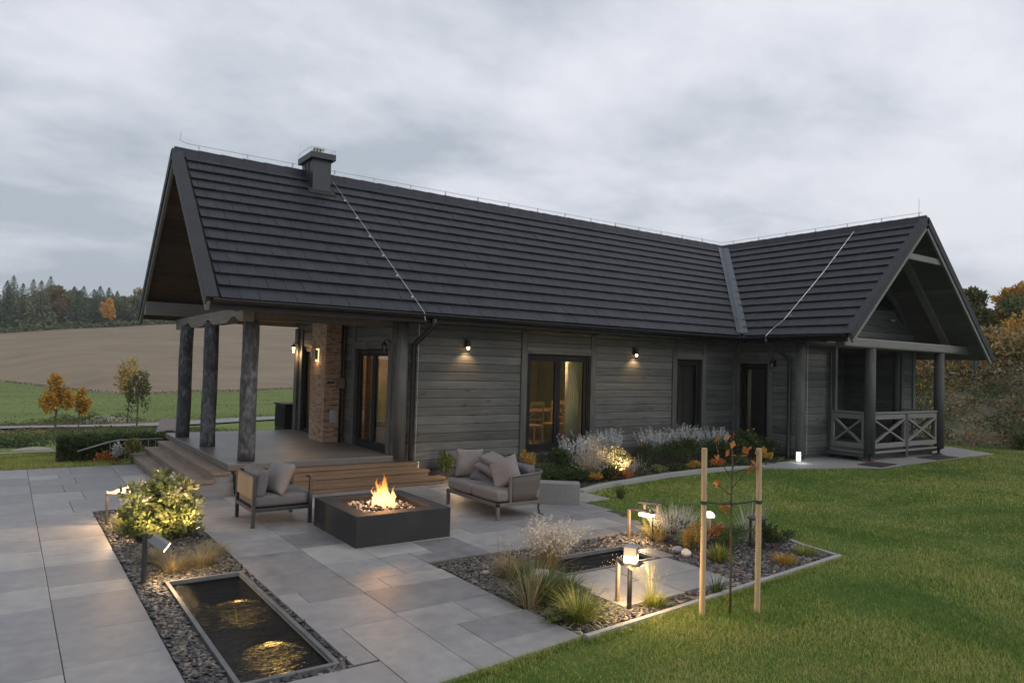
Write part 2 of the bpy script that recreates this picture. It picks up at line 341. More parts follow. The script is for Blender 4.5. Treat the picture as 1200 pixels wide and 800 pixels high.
# road across the meadow
def ribbon(name, pts, wd, mat, lift=.05, n=80, skew=True):
    P = np.array(pts, float); t = np.linspace(0, len(P)-1, n); C = np.stack([np.interp(t, np.arange(len(P)), P[:,k]) for k in (0,1)], 1)
    D = np.gradient(C, axis=0); D /= np.linalg.norm(D, axis=1)[:,None]; R = np.stack([D[:,1], -D[:,0]], 1)
    V = []
    for k in range(9):
        q = C + R*wd*(k/8 - .5); V.append(np.stack([q[:,0], q[:,1], hgt(q[:,0], q[:,1]) + lift], 1))
    V = np.concatenate(V); a = np.concatenate([np.arange(n-1) + k*n for k in range(8)])
    return tag(np_mesh(name, V, np.stack([a, a+1, a+n+1, a+n], 1), mat), kind='structure')
m_asph = mat_noise('worn_asphalt', [(.3,(.17,.168,.165)), (.7,(.26,.255,.245))], 1.5, .9, scale2=20)
ribbon('road', [(-60,32),(-20,37.5),(0,41.4),(3.5,42.7),(5.9,43.6),(15.6,47.6),(30,54),(60,66)], 3.4, m_asph, lift=.09, n=160)
m_track = mat_noise('gravel_track', [(.3,(.20,.18,.13)), (.7,(.30,.27,.2))], 2, .95)
ribbon('path', [(-20,22.4),(-4,23.0),(0,23.2),(1.6,23.3)], .8, m_track, lift=.05, n=60)

# ---- patio: individual slabs with open joints in one sheet
pv = MB()
PE = lambda x: 4.12 + .109*x        # near edge of the patio against the lawn
def slabrow(y0, y1, xs, dx=0):
    g = .003
    for a, b in zip(xs[:-1], xs[1:]):
        if b - a < .03: continue
        pv.tint = rnd.random(); zt = rnd.uniform(-.0008, .0008)
        if b > 2.4 and min(y0 - PE(b), y0 - PE(a)) < .02:      # cut to the edge of the lawn
            pl = [(a+g, y0+g), (b-g, y0+g), (b-g, y1-g), (a+g, y1-g)]; out = []
            for (p, q) in zip(pl, pl[1:]+pl[:1]):
                dp, dq = p[1]-PE(p[0])-.0, q[1]-PE(q[0])-.0
                if dp >= 0: out.append(p)
                if (dp >= 0) != (dq >= 0): t_ = dp/(dp-dq); out.append((p[0]+(q[0]-p[0])*t_, p[1]+(q[1]-p[1])*t_))
            if len(out) > 2: pv.prism(out, -.028, zt)
            continue
        pv.box(a+g, y0+g, -.028, b-g, y1-g, zt)

# left field, x < 1.09
ysL = [-3, -2.1,-1.2,-.3,.6,1.5,2.3,3.1,3.85,4.5,5.15,5.86,6.63,7.44,8.13,8.88,9.62,10.23,11.0,11.9,12.75,13.6,14.4,15.3,16.42]
for a, b in zip(ysL[:-1], ysL[1:]):
    off = rnd.choice([0, -.3, -.55]); xs = [-7.4,-6.2+off*.3,-5.0,-3.9+off*.5,-2.7,-1.55+off*.5,-.75,.42]
    slabrow(a, b, xs)
ysR = [-3,-2,-1,0,.9,1.8,2.7,3.3,3.95,4.6,5.3,5.97,6.72,7.67,8.08,8.87,9.31,10.1,10.9,11.74]
for a, b in zip(ysR[:-1], ysR[1:]): slabrow(a, b, [.42,1.09])
ysT = [11.74,12.73,13.5,14.36,15.0,15.49,16.42]
for i, (a, b) in enumerate(zip(ysT[:-1], ysT[1:])): slabrow(a, b, [.42, .87 if i % 2 == 0 else 1.09, 1.79])
slabrow(11.9, 13.3, [1.79, 2.62][:2]); slabrow(13.3, 14.9, [1.79, 2.3]); slabrow(14.9, 16.42, [1.79, 2.3])
slabrow(11.74, 11.9, [1.79, 2.90]); slabrow(11.953, 12.5, [2.62, 3.2])
# strip below the first bed
for a, b in ((4.2,4.95),(3.4,4.2),(2.5,3.4),(1.6,2.5),(.7,1.6),(-.3,.7),(-1.3,-.3),(-3,-1.3)): slabrow(a, b, [1.09, 1.55, 2.36] if rnd.random() < .5 else [1.09, 2.36])
# between bed one and the x=2.9 seam
ysM = [4.98,5.71,6.45,6.79,7.52,8.3,9.05,9.8,10.5,11.2,11.74]
for a, b in zip(ysM[:-1], ysM[1:]):
    slabrow(a, b, [2.16, 2.36, 2.90] if abs(a-4.98) < .01 or abs(a-6.45) < .01 else [2.16, 2.90])
# the middle columns up to the bed two edge x = 3.96
rows = [(3.4,3.95,[2.36,2.9,3.6]),(3.95,4.35,[2.36,2.9,3.6]),(4.35,4.82,[2.36,2.9,3.24,3.97]),(4.82,5.32,[2.36,2.9,3.24,3.97]),(5.32,5.83,[2.90,3.5,3.94]),(5.83,6.5,[2.90,3.94]),(6.5,6.84,[2.90,3.2,3.94]),
        (6.84,7.58,[2.90,3.53,3.92]),(7.58,8.35,[2.90,3.53,4.2]),(8.35,9.1,[2.90,3.8,4.6]),(9.1,9.85,[2.90,3.5,4.4]),(9.85,10.6,[2.90,3.8,4.6]),(10.6,11.3,[2.90,3.4,4.3]),(11.3,11.95,[2.90,3.7,4.5])]
for a, b, xs in rows: slabrow(a, b, xs)
# behind bed two, out to the lawn
slabrow(7.452, 7.578, [3.923, 4.2]); rows = [(7.12,7.45,[3.92,4.76,5.7,6.6,7.45]),(7.45,8.0,[4.2,4.76,5.72,6.5,7.3,7.62]),(8.0,8.35,[4.2,5.1,5.9,6.9,7.7]),(8.35,9.1,[4.6,5.5,6.4,7.1,7.85]),(9.1,9.9,[4.4,5.3,6.0,7.0,7.9,8.5]),
        (9.9,10.6,[4.6,5.6,6.6,7.3]),(10.6,11.3,[4.3,5.3,6.2,7.2]),(11.3,11.95,[4.5,5.4,6.3,7.0])]
for a, b, xs in rows: slabrow(a, b, xs)
slabrow(11.95, 12.26, [6.7, 7.3])
patio = tag(pv.build('patio_paving', m_pave, bevel=.0025, seg=1), kind='structure')
jb = MB()
for q in ((-7.4,-3,1.09,16.42),(1.09,-3,2.36,4.94),(2.17,4.94,3.95,12.2),(1.09,11.76,2.9,16.42),(3.95,7.14,7.6,12.2),(2.36,4.62,3.95,4.94),(7.6,8.0,7.9,9.9)):
    jb.box(q[0], q[1], -.027, q[2], q[3], -.009)
tag(jb.build('paving_joints', m_grout), kind='structure')

# wing path
m_path = mat_noise('path_concrete', [(.28,(.17,.17,.175)), (.72,(.26,.255,.252))], 1.3, .8, detail=8, bumps=.15, scale2=16)
pp = [(13.65,10.12),(14.35,9.55),(15.1,9.2),(15.83,8.95),(16.4,8.60),(18.5,8.72),(20.4,8.80),(22.8,8.80),(23.6,10.3),(22.4,10.6),(21.7,12.0),(16.2,12.0),(16.2,10.55),(15.4,10.32),(14.3,10.45)]
def poly_sheet(name, poly, zf, th, mat, sub=.0):
    mb = MB(); n = len(poly); vs = [(x, y, zf(x, y)) for x, y in poly] + [(x, y, zf(x, y) - th) for x, y in poly]
    mb.add(vs, [tuple(range(n))] + [(i, i+n, (i+1)%n+n, (i+1)%n) for i in range(n)])
    me_ob = mb.build(name, mat)
    return me_ob
tag(poly_sheet('path_slab', pp, lambda x, y: .105 + .0*x, .14, m_path), kind='structure')
# ================================================================ HOUSE
RX, RY, RZ, EY, EZ = 18.8, 15.13, 6.16, 11.7, 3.10      # wing ridge x, main ridge y, ridge z, main eave y, eave z
SL = (RZ - EZ)/(RY - EY)                                 # slope
GX, BY = 2.49, 18.56                                     # left gable x, back eave y
WX0, WX1, WY = 15.37, 22.6, 8.8                          # wing eaves x, wing gable y
WE = RZ - (WX1 - RX)*SL
house = thing('house', (12, 14, 0), 'long grey log house with a dark tiled gable roof and a gabled wing', 'house')
FY, EX, SX, BWY, WFY, WRX = 12.3, 6.0, 15.95, 17.96, 10.5, 21.7   # front wall y, end wall x, wing side wall x, back wall y, wing front y, wing right x
PIT = .17
def board(mb, axis, fx, sg, a0b, a1b, a0t, a1t, z0, z1, th=.14):
    """one log: flat face with chamfered edges, sg = direction the face looks"""
    c = .016; d = .014
    prof = [(z0, d), (z0+c, 0), (z1-c, 0), (z1, d)]
    def P(a, off, z): return (a, fx - sg*off, z) if axis == 'x' else (fx - sg*off, a, z)
    vs = []
    for z, off in prof:
        t = (z - z0)/(z1 - z0); A0 = a0b + (a0t-a0b)*t; A1 = a1b + (a1t-a1b)*t
        vs += [P(A0, off, z), P(A1, off, z)]
    vs += [P(a0t, th, z1), P(a1t, th, z1), P(a0b, th, z0), P(a1b, th, z0)]
    flip = (axis == 'x') == (sg > 0)
    fs = [(2*i, 2*i+1, 2*i+3, 2*i+2) for i in range(3)] + [(6,7,9,8), (8,9,11,10), (10,11,1,0), (0,2,4,6,8,10), (11,9,7,5,3,1)]
    if flip: fs = [tuple(reversed(f)) for f in fs]
    mb.tint = rnd.random(); mb.add(vs, fs)
def log_wall(axis, fx, sg, a0, a1, z0, z1, ops=(), gable=None, mat=None, name='log_wall', shift=0):
    """ops = (a0,a1,z0,z1) openings; gable = (centre, z_eave, half) clips the boards above the eave"""
    mb = MB(); k0 = math.floor((z0 - shift)/PIT)
    k = k0
    while True:
        b0 = max(z0, shift + k*PIT); b1 = shift + (k+1)*PIT; k += 1
        if b0 >= z1 - .01: break
        b1 = min(b1, z1)
        if b1 - b0 < .04: continue
        cuts = sorted([(o[0], o[1]) for o in ops if o[2] < b1 - .02 and o[3] > b0 + .02])
        A0b = A0t = a0; A1b = A1t = a1
        if gable:
            gl = lambda z: (gable[0] - (gable[1] - z)/SL, gable[0] + (gable[1] - z)/SL)
            lb, rb = gl(b0); lt, rt = gl(b1); A0b = max(a0, lb); A0t = max(a0, lt); A1b = min(a1, rb); A1t = min(a1, rt)
            if A1t - A0t < .1: break
        segs = []; cur = A0b; curt = A0t
        for c0, c1 in cuts:
            if c0 > cur: segs.append((cur, c0, curt, c0))
            cur = curt = c1
        segs.append((cur, A1b, curt, A1t))
        for s in segs:
            if s[1] - s[0] > .03: board(mb, axis, fx, sg, s[0], s[1], s[2], s[3], b0, b1 - .0005)
    return mb.build(name, mat or (m_wallx if axis == 'x' else m_wally), house)
ZW = 2.98
# window/door openings
W1 = (9.02, 10.80, .40, 2.47); W2 = (13.62, 14.56, .44, 2.48); D3 = (11.32, 12.18, .20, 2.43)
DE = (12.62, 14.22, .47, 2.47); WE2 = (16.10, 17.50, .47, 2.50)
log_wall('x', FY, -1, EX, SX, .17, ZW, [W1, W2])
log_wall('y', SX, -1, WFY, FY, .17, ZW, [D3])
log_wall('y', EX, -1, FY+.14, BWY, .46, 6.0, [DE, WE2], gable=(RY, RZ-.12, 0))
RC0, RC1 = 17.5, 20.95
log_wall('x', WFY, -1, SX+.14, WRX, .17, 6.05, [(RC0, RC1, 0, 2.82), (18.25, 19.35, 4.2, 4.75)], gable=(RX, RZ-.12, 0))
DW = (18.25, 19.2, .3, 2.35)
log_wall('x', 12.2, -1, RC0, RC1, .28, 2.82, [DW], name='recess_wall')
log_wall('y', RC0, 1, WFY+.14, 12.2, .28, 2.82, name='recess_wall', mat=m_wally)
log_wall('y', RC1, -1, WFY+.14, 12.2, .28, 2.82, name='recess_wall', mat=m_wally)
log_wall('x', BWY, 1, EX, 22.0, .0, ZW, name='log_wall')
log_wall('y', WRX, 1, WFY+.14, BWY, .0, ZW, name='log_wall')
mb = MB(); mb.box(EX+.03, FY+.03, -.1, SX-.0, FY+.13, .169); mb.box(SX+.03, WFY+.16, -.1, SX+.13, FY+.03, .169); mb.box(SX+.03, WFY+.03, -.1, WRX, WFY+.13, .169); mb.box(EX+.03, FY+.13, -.6, EX+.13, BWY, .459); mb.box(EX, BWY-.14, -.6, 22, BWY, -.001)
mb.build('plinth', m_plinth, house)
# corner posts and vertical trim
def post(x0, y0, x1, y1, z0, z1, mat=m_trimz, name='corner_post', bevel=.006):
    mb = MB(); mb.tint = rnd.random(); mb.box(x0, y0, z0, x1, y1, z1); return mb.build(name, mat, house, bevel=bevel)
mb = MB(); mb.tube([(6.10, 12.30, .40), (6.10, 12.30, 2.98)], .118, 20); mb.build('corner_log', m_trimz, house, smooth=True)
mb = MB(); mb.tube([(16.07, 10.50, .10), (16.07, 10.50, 3.02)], .125, 20); mb.build('corner_log', m_trimz, house, smooth=True)
post(5.97, 12.47, 6.1, 12.55, .47, 2.98)
post(SX-.05, FY-.10, SX+.02, FY-.012, .17, 2.95); post(SX-.16, FY-.035, SX-.06, FY+.01, .17, 2.95)
for (a0, a1, z0, z1) in (W1, W2):
    for s in (a0-.15, a1): post(s, FY-.032, s+.15, FY+.02, .20, 2.93, name='window_surround')
    post(a0, FY-.030, a1, FY+.02, z1, z1+.15, mat=m_wallx, name='window_surround')
    post(a0, FY-.030, a1, FY+.02, z0-.12, z0, mat=m_wallx, name='window_surround')
for s in (D3[0]-.14, D3[1]): post(SX-.032, s, SX+.02, min(s+.14, FY-.1), .18, 2.93, name='door_surround')
post(SX-.030, D3[0], SX+.02, D3[1], D3[3], D3[3]+.13, mat=m_wally, name='door_surround')
for s in (DE[0]-.13, DE[1]): post(EX-.032, s, EX+.02, s+.13, .47, 2.95, name='door_surround')
post(EX-.030, DE[0], EX+.02, DE[1], DE[3], DE[3]+.14, mat=m_wally, name='door_surround')
for s in (WE2[0]-.10, WE2[1]): post(EX-.032, s, EX+.02, s+.10, .47, 2.95, name='door_surround')
post(EX-.06, BWY-.20, EX+.10, BWY+.02, .46, 2.98)
post(RC0-.13, WFY-.04, RC0+.0, WFY+.02, .17, 2.82); post(RC1, WFY-.04, RC1+.13, WFY+.02, .17, 2.82); post(WRX-.1, WFY-.04, WRX+.05, WFY+.1, .17, 2.95)
mb = MB(); mb.tube([(21.0, 10.62, .28), (21.0, 10.62, 2.82)], .11, 16); mb.build('corner_log', m_trimz, house, smooth=True)
for s in (DW[0]-.09, DW[1]): post(s, 12.2-.03, s+.09, 12.2+.02, .28, 2.45, name='door_surround')
mb = MB(); mb.box(RC0, 12.2, 2.82, RC1, 12.3, 2.85); mb.box(RC0, WFY+.14, 2.821, RC1, 12.35, 2.86); mb.build('porch_ceiling', m_soff, house)

def glazing(axis, fx, sg, a0, a1, z0, z1, leaves, name='window', fw=.07, sash=.075, label=None, depth=.06, mull=None, sill=True):
    """outer frame, sashes with their panes; one mesh per part"""
    mb = MB()
    def bx(m, p0, p1, q0, q1, o0, o1):
        lo, hi = sorted((fx - sg*o0, fx - sg*o1))
        if axis == 'x': m.box(p0, lo, q0, p1, hi, q1)
        else: m.box(lo, p0, q0, hi, p1, q1)
    bx(mb, a0, a0+fw, z0, z1, .035, .12); bx(mb, a1-fw, a1, z0, z1, .035, .12); bx(mb, a0+fw, a1-fw, z1-fw, z1, .035, .12); bx(mb, a0+fw, a1-fw, z0, z0+fw, .035, .12)
    ob = mb.build(name, m_frame, house, bevel=.004)
    if label: ob['label'] = label
    n = leaves; A = [a0+fw + (a1-a0-2*fw)*i/n for i in range(n+1)]
    for i in range(n):
        s = MB(); p, q = A[i]+.003, A[i+1]-.003; y0_, y1_ = z0+fw+.003, z1-fw-.003
        for r in ((p, p+sash, y0_, y1_), (q-sash, q, y0_, y1_), (p+sash, q-sash, y1_-sash, y1_), (p+sash, q-sash, y0_, y0_+sash)): bx(s, *r, .05, .105)
        s.build('sash', m_frame, ob, bevel=.004)
        g = MB(); bx(g, p+sash-.005, q-sash+.005, y0_+sash-.005, y1_-sash+.005, .075, .079); g.build('pane', m_glass, ob)
    if sill:
        s = MB(); bx(s, a0-.02, a1+.02, z0-.012, z0+.018, -.045, .034); s.build('sill', m_metal, ob)
    return ob
glazing('x', FY, -1, *W1, 2, label='wide two-leaf window with a warm lit room behind')
glazing('x', FY, -1, *W2, 1, label='narrow window with lowered venetian blind')
d3 = glazing('y', SX, -1, *D3, 1, name='glass_door', sill=False)
de = glazing('y', EX, -1, *DE, 2, name='glass_door', sill=False, label='two-leaf glass door onto the covered porch')
glazing('y', EX, -1, *WE2, 2, name='glass_door', sill=False, fw=.04, sash=.04)
for o, (x, y) in ((d3, (SX+.03, 12.03)), (de, (EX+.03, 13.36))):
    h = MB(); h.tube([(x-.02, y, 1.42), (x-.06, y, 1.42), (x-.06, y, 1.28)], .010, 8); h.build('handle', m_metal, o, smooth=True)
# wing door (dark wood) and little gable window
mb = MB(); mb.box(DW[0], 12.23, DW[2], DW[1], 12.28, DW[3]); dw = mb.build('door', mat_wood('brown_door_wood', 'z', [(.2,(.06,.032,.013)), (.8,(.11,.062,.025))], knots=False, pitch=.12), house)
h = MB(); h.tube([(DW[0]+.1, 12.23, 1.3), (DW[0]+.1, 12.17, 1.3), (DW[0]+.22, 12.17, 1.3)], .012, 8); h.build('handle', m_metal, dw)
for k in range(2):
    h = MB(); h.box(DW[0]+.12, 12.218, DW[2]+.15+k*1.0, DW[1]-.12, 12.229, DW[2]+.95+k*.95); h.build('door_panel', m_frame, dw, bevel=.004)
tri = [(17.35, 4.08), (20.45, 4.08), (18.80, 5.42)]
mb = MB(); mb.prism(tri, WFY-.012, WFY-.006, 'y'); gw = mb.build('gable_window', m_glass, house)
mb = MB()
for a, b in zip(tri, tri[1:]+tri[:1]): mb.bar((a[0], WFY-.01, a[1]), (b[0], WFY-.01, b[1]), .10, .07, up=(0,1,0))
mb.build('frame', m_frame, gw)
mb = MB(); mb.prism(tri, WFY-.005, WFY-.001, 'y'); mb.build('backing', m_rubber, gw)
mb = MB(); mb.bar((19.9, WFY-.04, 4.62), (20.95, WFY-.04, 3.72), .03, .12, up=(0,1,0)); mb.build('gable_trim', m_trimz, house)
post(17.45, WFY-.035, 17.55, WFY+.02, 3.1, 4.6, name='gable_trim')

# interior shell seen through the glass
mi = MB(); mi.box(6.16, 12.46, .39, 15.9, 16.4, .40); mi.box(16.12, 10.66, .29, 17.36, 16.4, .30); mi.build('inner_floor', m_tan, house)
mi = MB(); mi.box(6.16, 16.4, .4, 21, 16.45, 2.9); mi.box(8.05, 12.46, .4, 8.1, 16.4, 2.9); mi.box(12.4, 12.46, .4, 12.45, 16.4, 2.9); mi.box(6.16,14.5,.4,8.05,14.55,2.9); mi.build('inner_wall', m_tan, house)
mi = MB(); mi.box(16.2, 13.3, .3, 17.3, 13.35, 2.9); mi.box(17.3, 10.66, .3, 17.35, 13.3, 2.9); mi.build('inner_wall', m_plinth, house)
mi = MB(); mi.box(6.0, 12.46, 2.90, 22, BWY-.2, 2.93); mi.box(16.1, 10.66, 2.901, 17.3, 12.4, 2.931); mi.build('inner_ceiling', m_tan, house)

# ---------------- roof
NC = 14; TL = math.hypot(RY-EY, RZ-EZ)/NC
cosr = 1/math.hypot(1, SL); sinr = SL*cosr
def slope(name, along, rng_fn, eave, ridge, dirn, ncourse, ze, tilew=.30, L=TL):
    """tile courses stepping up a slope; each course ends where rng_fn says"""
    mb = MB(); c = 0
    for c in range(ncourse):
        s0 = c*L; s1 = (c+1)*L + .05
        d0, d1 = s0*cosr, min(s1*cosr, abs(ridge-eave))
        z0, z1 = ze + s0*sinr, ze + d1*SL
        up0 = .052; up1 = .006
        a0f, a1f = rng_fn(eave + dirn*d0); b0f, b1f = rng_fn(eave + dirn*d1)
        lo, hi = min(a0f, b0f), max(a1f, b1f)
        x = lo - (c*.37 % 1)*tilew
        while x < hi:
            wv = tilew; x0, x1 = x, x + wv - .006; x += wv
            p0, p1 = max(x0, a0f), min(x1, a1f); q0, q1 = max(x0, b0f), min(x1, b1f)
            if p1 - p0 < .01 and q1 - q0 < .01: continue
            if p1 < p0: p0 = p1 = (min(max(p0, a0f), a1f))
            if q1 < q0: q0 = q1 = (min(max(q0, b0f), b1f))
            mb.tint = min(1, max(0, rnd.gauss(.5, .22))); j = rnd.uniform(-.003, .003); j2 = rnd.uniform(-.003, .003)
            e0 = eave + dirn*(d0 + rnd.uniform(-.006, .004)); e1 = eave + dirn*d1
            def P(a, e, z, o):      # o = offset along the slope normal
                q = (e - dirn*o*sinr); zz_ = z + o*cosr
                return (a, q, zz_) if along == 'x' else (q, a, zz_)
            vs = [P(p0, e0, z0, up0+j), P(p1, e0, z0, up0+j2), P(q1, e1, z1, up1), P(q0, e1, z1, up1), P(p0, e0, z0, up0-.046+j), P(p1, e0, z0, up0-.046+j2)]
            fs = [(0,1,2,3), (4,5,1,0), (0,3,4), (1,5,2)]
            if (along == 'x') != (dirn > 0): fs = [tuple(reversed(f)) for f in fs]
            mb.add(vs, fs)
    return mb
xv = lambda y: WX0 + (y - EY)*(RX-WX0)/(RY-EY)
VG = .10
f = slope('roof', 'x', lambda y: (GX+.20, xv(y) - VG), EY, RY, 1, NC, EZ)
f.v += []; roof = f
b = slope('roof', 'x', lambda y: (GX+.20, 22.2), BY, RY, -1, NC, EZ, tilew=.8)
for q, m_ in ((f, 0), (b, 0)): pass
def join(a, b2):
    n = len(a.v); a.v += b2.v; a.f += [tuple(i+n for i in f_) for f_ in b2.f]; a.t += b2.t; a.mi += b2.mi
join(f, b)
nw = NC; wl = slope('roof', 'y', lambda x: (WY+.14, EY + (x - WX0)*(RY-EY)/(RX-WX0) - VG), WX0, RX, 1, NC, EZ)
ne = int(math.ceil((WX1-RX)/cosr/TL)); wr = slope('roof', 'y', lambda x: (WY+.14, BY-.2), WX1, RX, -1, ne, WE, tilew=.8)
join(f, wl); join(f, wr)
roof = f.build('roof', m_roof, house)
# roof deck under the tiles with board soffit
def quadslab(mb, pts, th):
    pts = [Vector(p) for p in pts]; n = (pts[1]-pts[0]).cross(pts[2]-pts[0]).normalized()
    if n.z < 0: n = -n
    lo = [p - n*th for p in pts]; k = len(pts)
    mb.add(pts + lo, [tuple(range(k)), tuple(reversed(range(k, 2*k)))] + [(i, i+k, (i+1)%k+k, (i+1)%k) for i in range(k)])
dz = -.012
mb = MB(); quadslab(mb, [(GX+.05,EY+.02,EZ+dz),(WX0,EY+.02,EZ+dz),(RX,RY,RZ+dz),(GX+.05,RY,RZ+dz)], .06); mb.build('soffit', m_soff, roof)
mb = MB(); quadslab(mb, [(GX+.05,BY-.02,EZ+dz),(22.2,BY-.02,EZ+dz),(22.2,RY,RZ+dz),(GX+.05,RY,RZ+dz)], .06); mb.build('soffit', m_soff, roof)
m_soffg = mat_wood('dark_grey_soffit', 'y', [(.25,(.060,.060,.056)), (.75,(.13,.13,.12))], knots=False, pitch=.12)
mb = MB(); quadslab(mb, [(WX0+.02,WY+.05,EZ+dz),(WX0+.02,EY,EZ+dz),(RX,RY,RZ+dz),(RX,WY+.05,RZ+dz)], .06); mb.build('soffit', m_soffg, roof)
mb = MB(); quadslab(mb, [(WX1-.02,WY+.05,WE+dz),(WX1-.02,BY-.3,WE+dz),(RX,BY-.3,RZ+dz),(RX,WY+.05,RZ+dz)], .06); mb.build('soffit', m_soffg, roof)
# ridge caps
def ridge(a, b, wd=.16):
    a = Vector(a); b = Vector(b); d = (b-a).normalized(); s = d.cross(Vector((0,0,1))).normalized(); L = (b-a).length; n = int(L/.42); mb = MB()
    for i in range(n):
        p, q = a + d*(L*i/n), a + d*(L*(i+1)/n + .03); h = .065 if i else .065; mb.tint = rnd.uniform(.3,.6)
        pr = [(-wd, -wd*SL-.0), (-.05, h-.012), (.0, h+.012), (.05, h-.012), (wd, -wd*SL-.0)]
        vs = [r + s*u + Vector((0,0,v + (.012 if r is p else 0))) for r in (p, q) for u, v in pr]
        mb.add(vs, [(i_, i_+1, i_+6, i_+5) for i_ in range(4)] + [(0,1,2,3,4), (9,8,7,6,5)])
    return mb
r1 = ridge((GX+.02,RY,RZ+.02), (RX-.05,RY,RZ+.02)); join(r1, ridge((RX,WY+.02,RZ+.02), (RX,RY+.1,RZ+.02))); join(r1, ridge((RX,RY,RZ+.02),(22.2,RY,RZ+.02)))
r1.build('ridge_cap', m_roof, roof)
# valley flashing
mb = MB(); V0 = Vector((WX0,EY,EZ+.035)); V1 = Vector((RX,RY,RZ+.035)); vd = (V1-V0).normalized()
sA = Vector((-.13, 0, 0)); sB = Vector((0, -.13, 0))
o1 = Vector((-SL*0, 0, 0))
vs = [V0 + Vector((-.16,.04,.075)), V0 + Vector((.02,.02,.05)), V0 + Vector((.06,-.14,.075)), V1 + Vector((-.22,0,.04)), V1 + Vector((-.02,-.02,.03)), V1 + Vector((0,-.22,.04))]
mb.add(vs, [(0,1,4,3), (1,2,5,4)]); mb.build('valley_flashing', m_flash, roof)
# verges: dark metal flashing over the tiles' end, with a timber barge board below
def verge(x, y0, z0, y1, z1, axis, out, wd=.15):
    """from eave (y0,z0) to ridge (y1,z1) on the gable plane x; out = outward direction"""
    def P(a, q, z): return (a, q, z) if axis == 'x' else (q, a, z)
    mb = MB(); A = Vector(P(x, y0, z0)); B = Vector(P(x, y1, z1)); n = Vector(P(0, -(z1-z0)*(1 if y1>y0 else -1), abs(y1-y0))).normalized(); 
    i = Vector(P(-out*wd, 0, 0)); o = Vector(P(out*.03, 0, 0))
    for (u0, u1, v0, v1) in ((i, o, .058, .074), (o - Vector(P(out*.012,0,0)), o, -.10, .0575)):
        vs = [p + u + n*v for p in (A, B) for u, v in ((u0, v0), (u1, v0), (u1, v1), (u0, v1))]
        mb.add(vs, [(0,1,2,3), (7,6,5,4), (0,4,5,1), (1,5,6,2), (2,6,7,3), (3,7,4,0)])
    mb.build('verge_flashing', m_verge, roof)
    mb = MB(); o = Vector(P(out*.004, 0, 0)); i = Vector(P(-out*.05, 0, 0))
    vs = [p + u + n*v for p in (A, B) for u, v in ((i, -.20), (o, -.20), (o, -.03), (i, -.03))]
    mb.add(vs, [(0,1,2,3), (7,6,5,4), (0,4,5,1), (1,5,6,2), (2,6,7,3), (3,7,4,0)])
    mb.build('barge_board', m_barge, roof)
verge(GX, EY-.02, EZ-.02, RY, RZ, 'x', -1); verge(GX, BY+.02, EZ-.02, RY, RZ, 'x', -1)
verge(WY, WX0-.02, EZ-.02, RX, RZ, 'y', -1, .14); verge(WY, WX1+.02, WE-.02, RX, RZ, 'y', -1, .14)
# gutters
def gutter(a, b, down):
    a = Vector(a); b = Vector(b); d = (b-a).normalized(); s = d.cross(Vector((0,0,1))).normalized()*down; mb = MB(); n = 9; r = .068
    prof = [(s*(-math.cos(math.pi*i/(n-1))*r), -math.sin(math.pi*i/(n-1))*r) for i in range(n)]
    vs = [p + u + Vector((0,0,v)) for p in (a, b) for u, v in prof] + [p + u*.93 + Vector((0,0,v*.93)) for p in (a, b) for u, v in prof]
    fs = [(i, i+1, n+i+1, n+i) for i in range(n-1)] + [(2*n+n+i, 2*n+n+i+1, 2*n+i+1, 2*n+i) for i in range(n-1)]
    fs += [(0, n, 3*n, 2*n), (n-1, 3*n-1, 4*n-1, 2*n-1), tuple(range(n)), tuple(reversed(range(n, 2*n)))]
    mb.add(vs, fs); mb.tube([a + s*r, b + s*r], .009, 8); mb.tube([a - s*r, b - s*r], .007, 6)
    return mb.build('gutter', m_metal, house, smooth=False)
gutter((GX+.06, EY-.05, EZ-.0), (WX0-.04, EY-.05, EZ-.03), 1)
gutter((WX0-.05, EY-.10, EZ-.03), (WX0-.05, WY+.08, EZ-.0), 1)
mb = MB(); mb.box(GX+.06, EY+.03, EZ-.15, WX0+.0, EY+.055, EZ-.04); mb.box(WX0+.03, WY+.10, EZ-.15, WX0+.055, EY+.03, EZ-.04); mb.build('fascia', m_metal, house)
mb = MB(); mb.tube([(6.42,EY-.05,EZ-.07),(6.42,EY-.05,EZ-.20),(6.36,12.12,EZ-.46),(6.30,12.19,EZ-.56),(6.30,12.19,.42),(6.30,12.19,.38)], .052, 12); mb.build('downspout', m_metal, house, smooth=True)
mb = MB(); mb.tube([(WX0-.05,10.95,EZ-.07),(WX0-.05,10.95,EZ-.18),(15.80,10.72,EZ-.46),(15.86,10.66,EZ-.56),(15.86,10.66,.22),(15.78,10.62,.12)], .042, 12); mb.build('downspout', m_metal, house, smooth=True)
# rafter tails
for i in range(16):
    x = 6.35 + i*.62
    if x > 15.3: break
    mb = MB(); mb.tint = rnd.random(); mb.bar((x, FY+.1, EZ-.13+.6*SL+.09), (x, EY+.07, EZ-.125), .075, .11); mb.build('rafter_tail', m_trimz, roof, bevel=.004)
for i in range(4):
    y = 11.35 - i*.62; mb = MB(); mb.tint = rnd.random(); mb.bar((SX+.1, y, EZ-.13+.6*SL+.07), (WX0+.07, y, EZ-.125), .075, .11); mb.build('rafter_tail', m_trimz, roof, bevel=.004)
for i in range(6):
    x = 2.95 + i*.56; mb = MB(); mb.bar((x, FY+.1, EZ-.13+.6*SL+.09), (x, EY+.07, EZ-.125), .075, .11); mb.build('rafter_tail', m_soff, roof, bevel=.004)

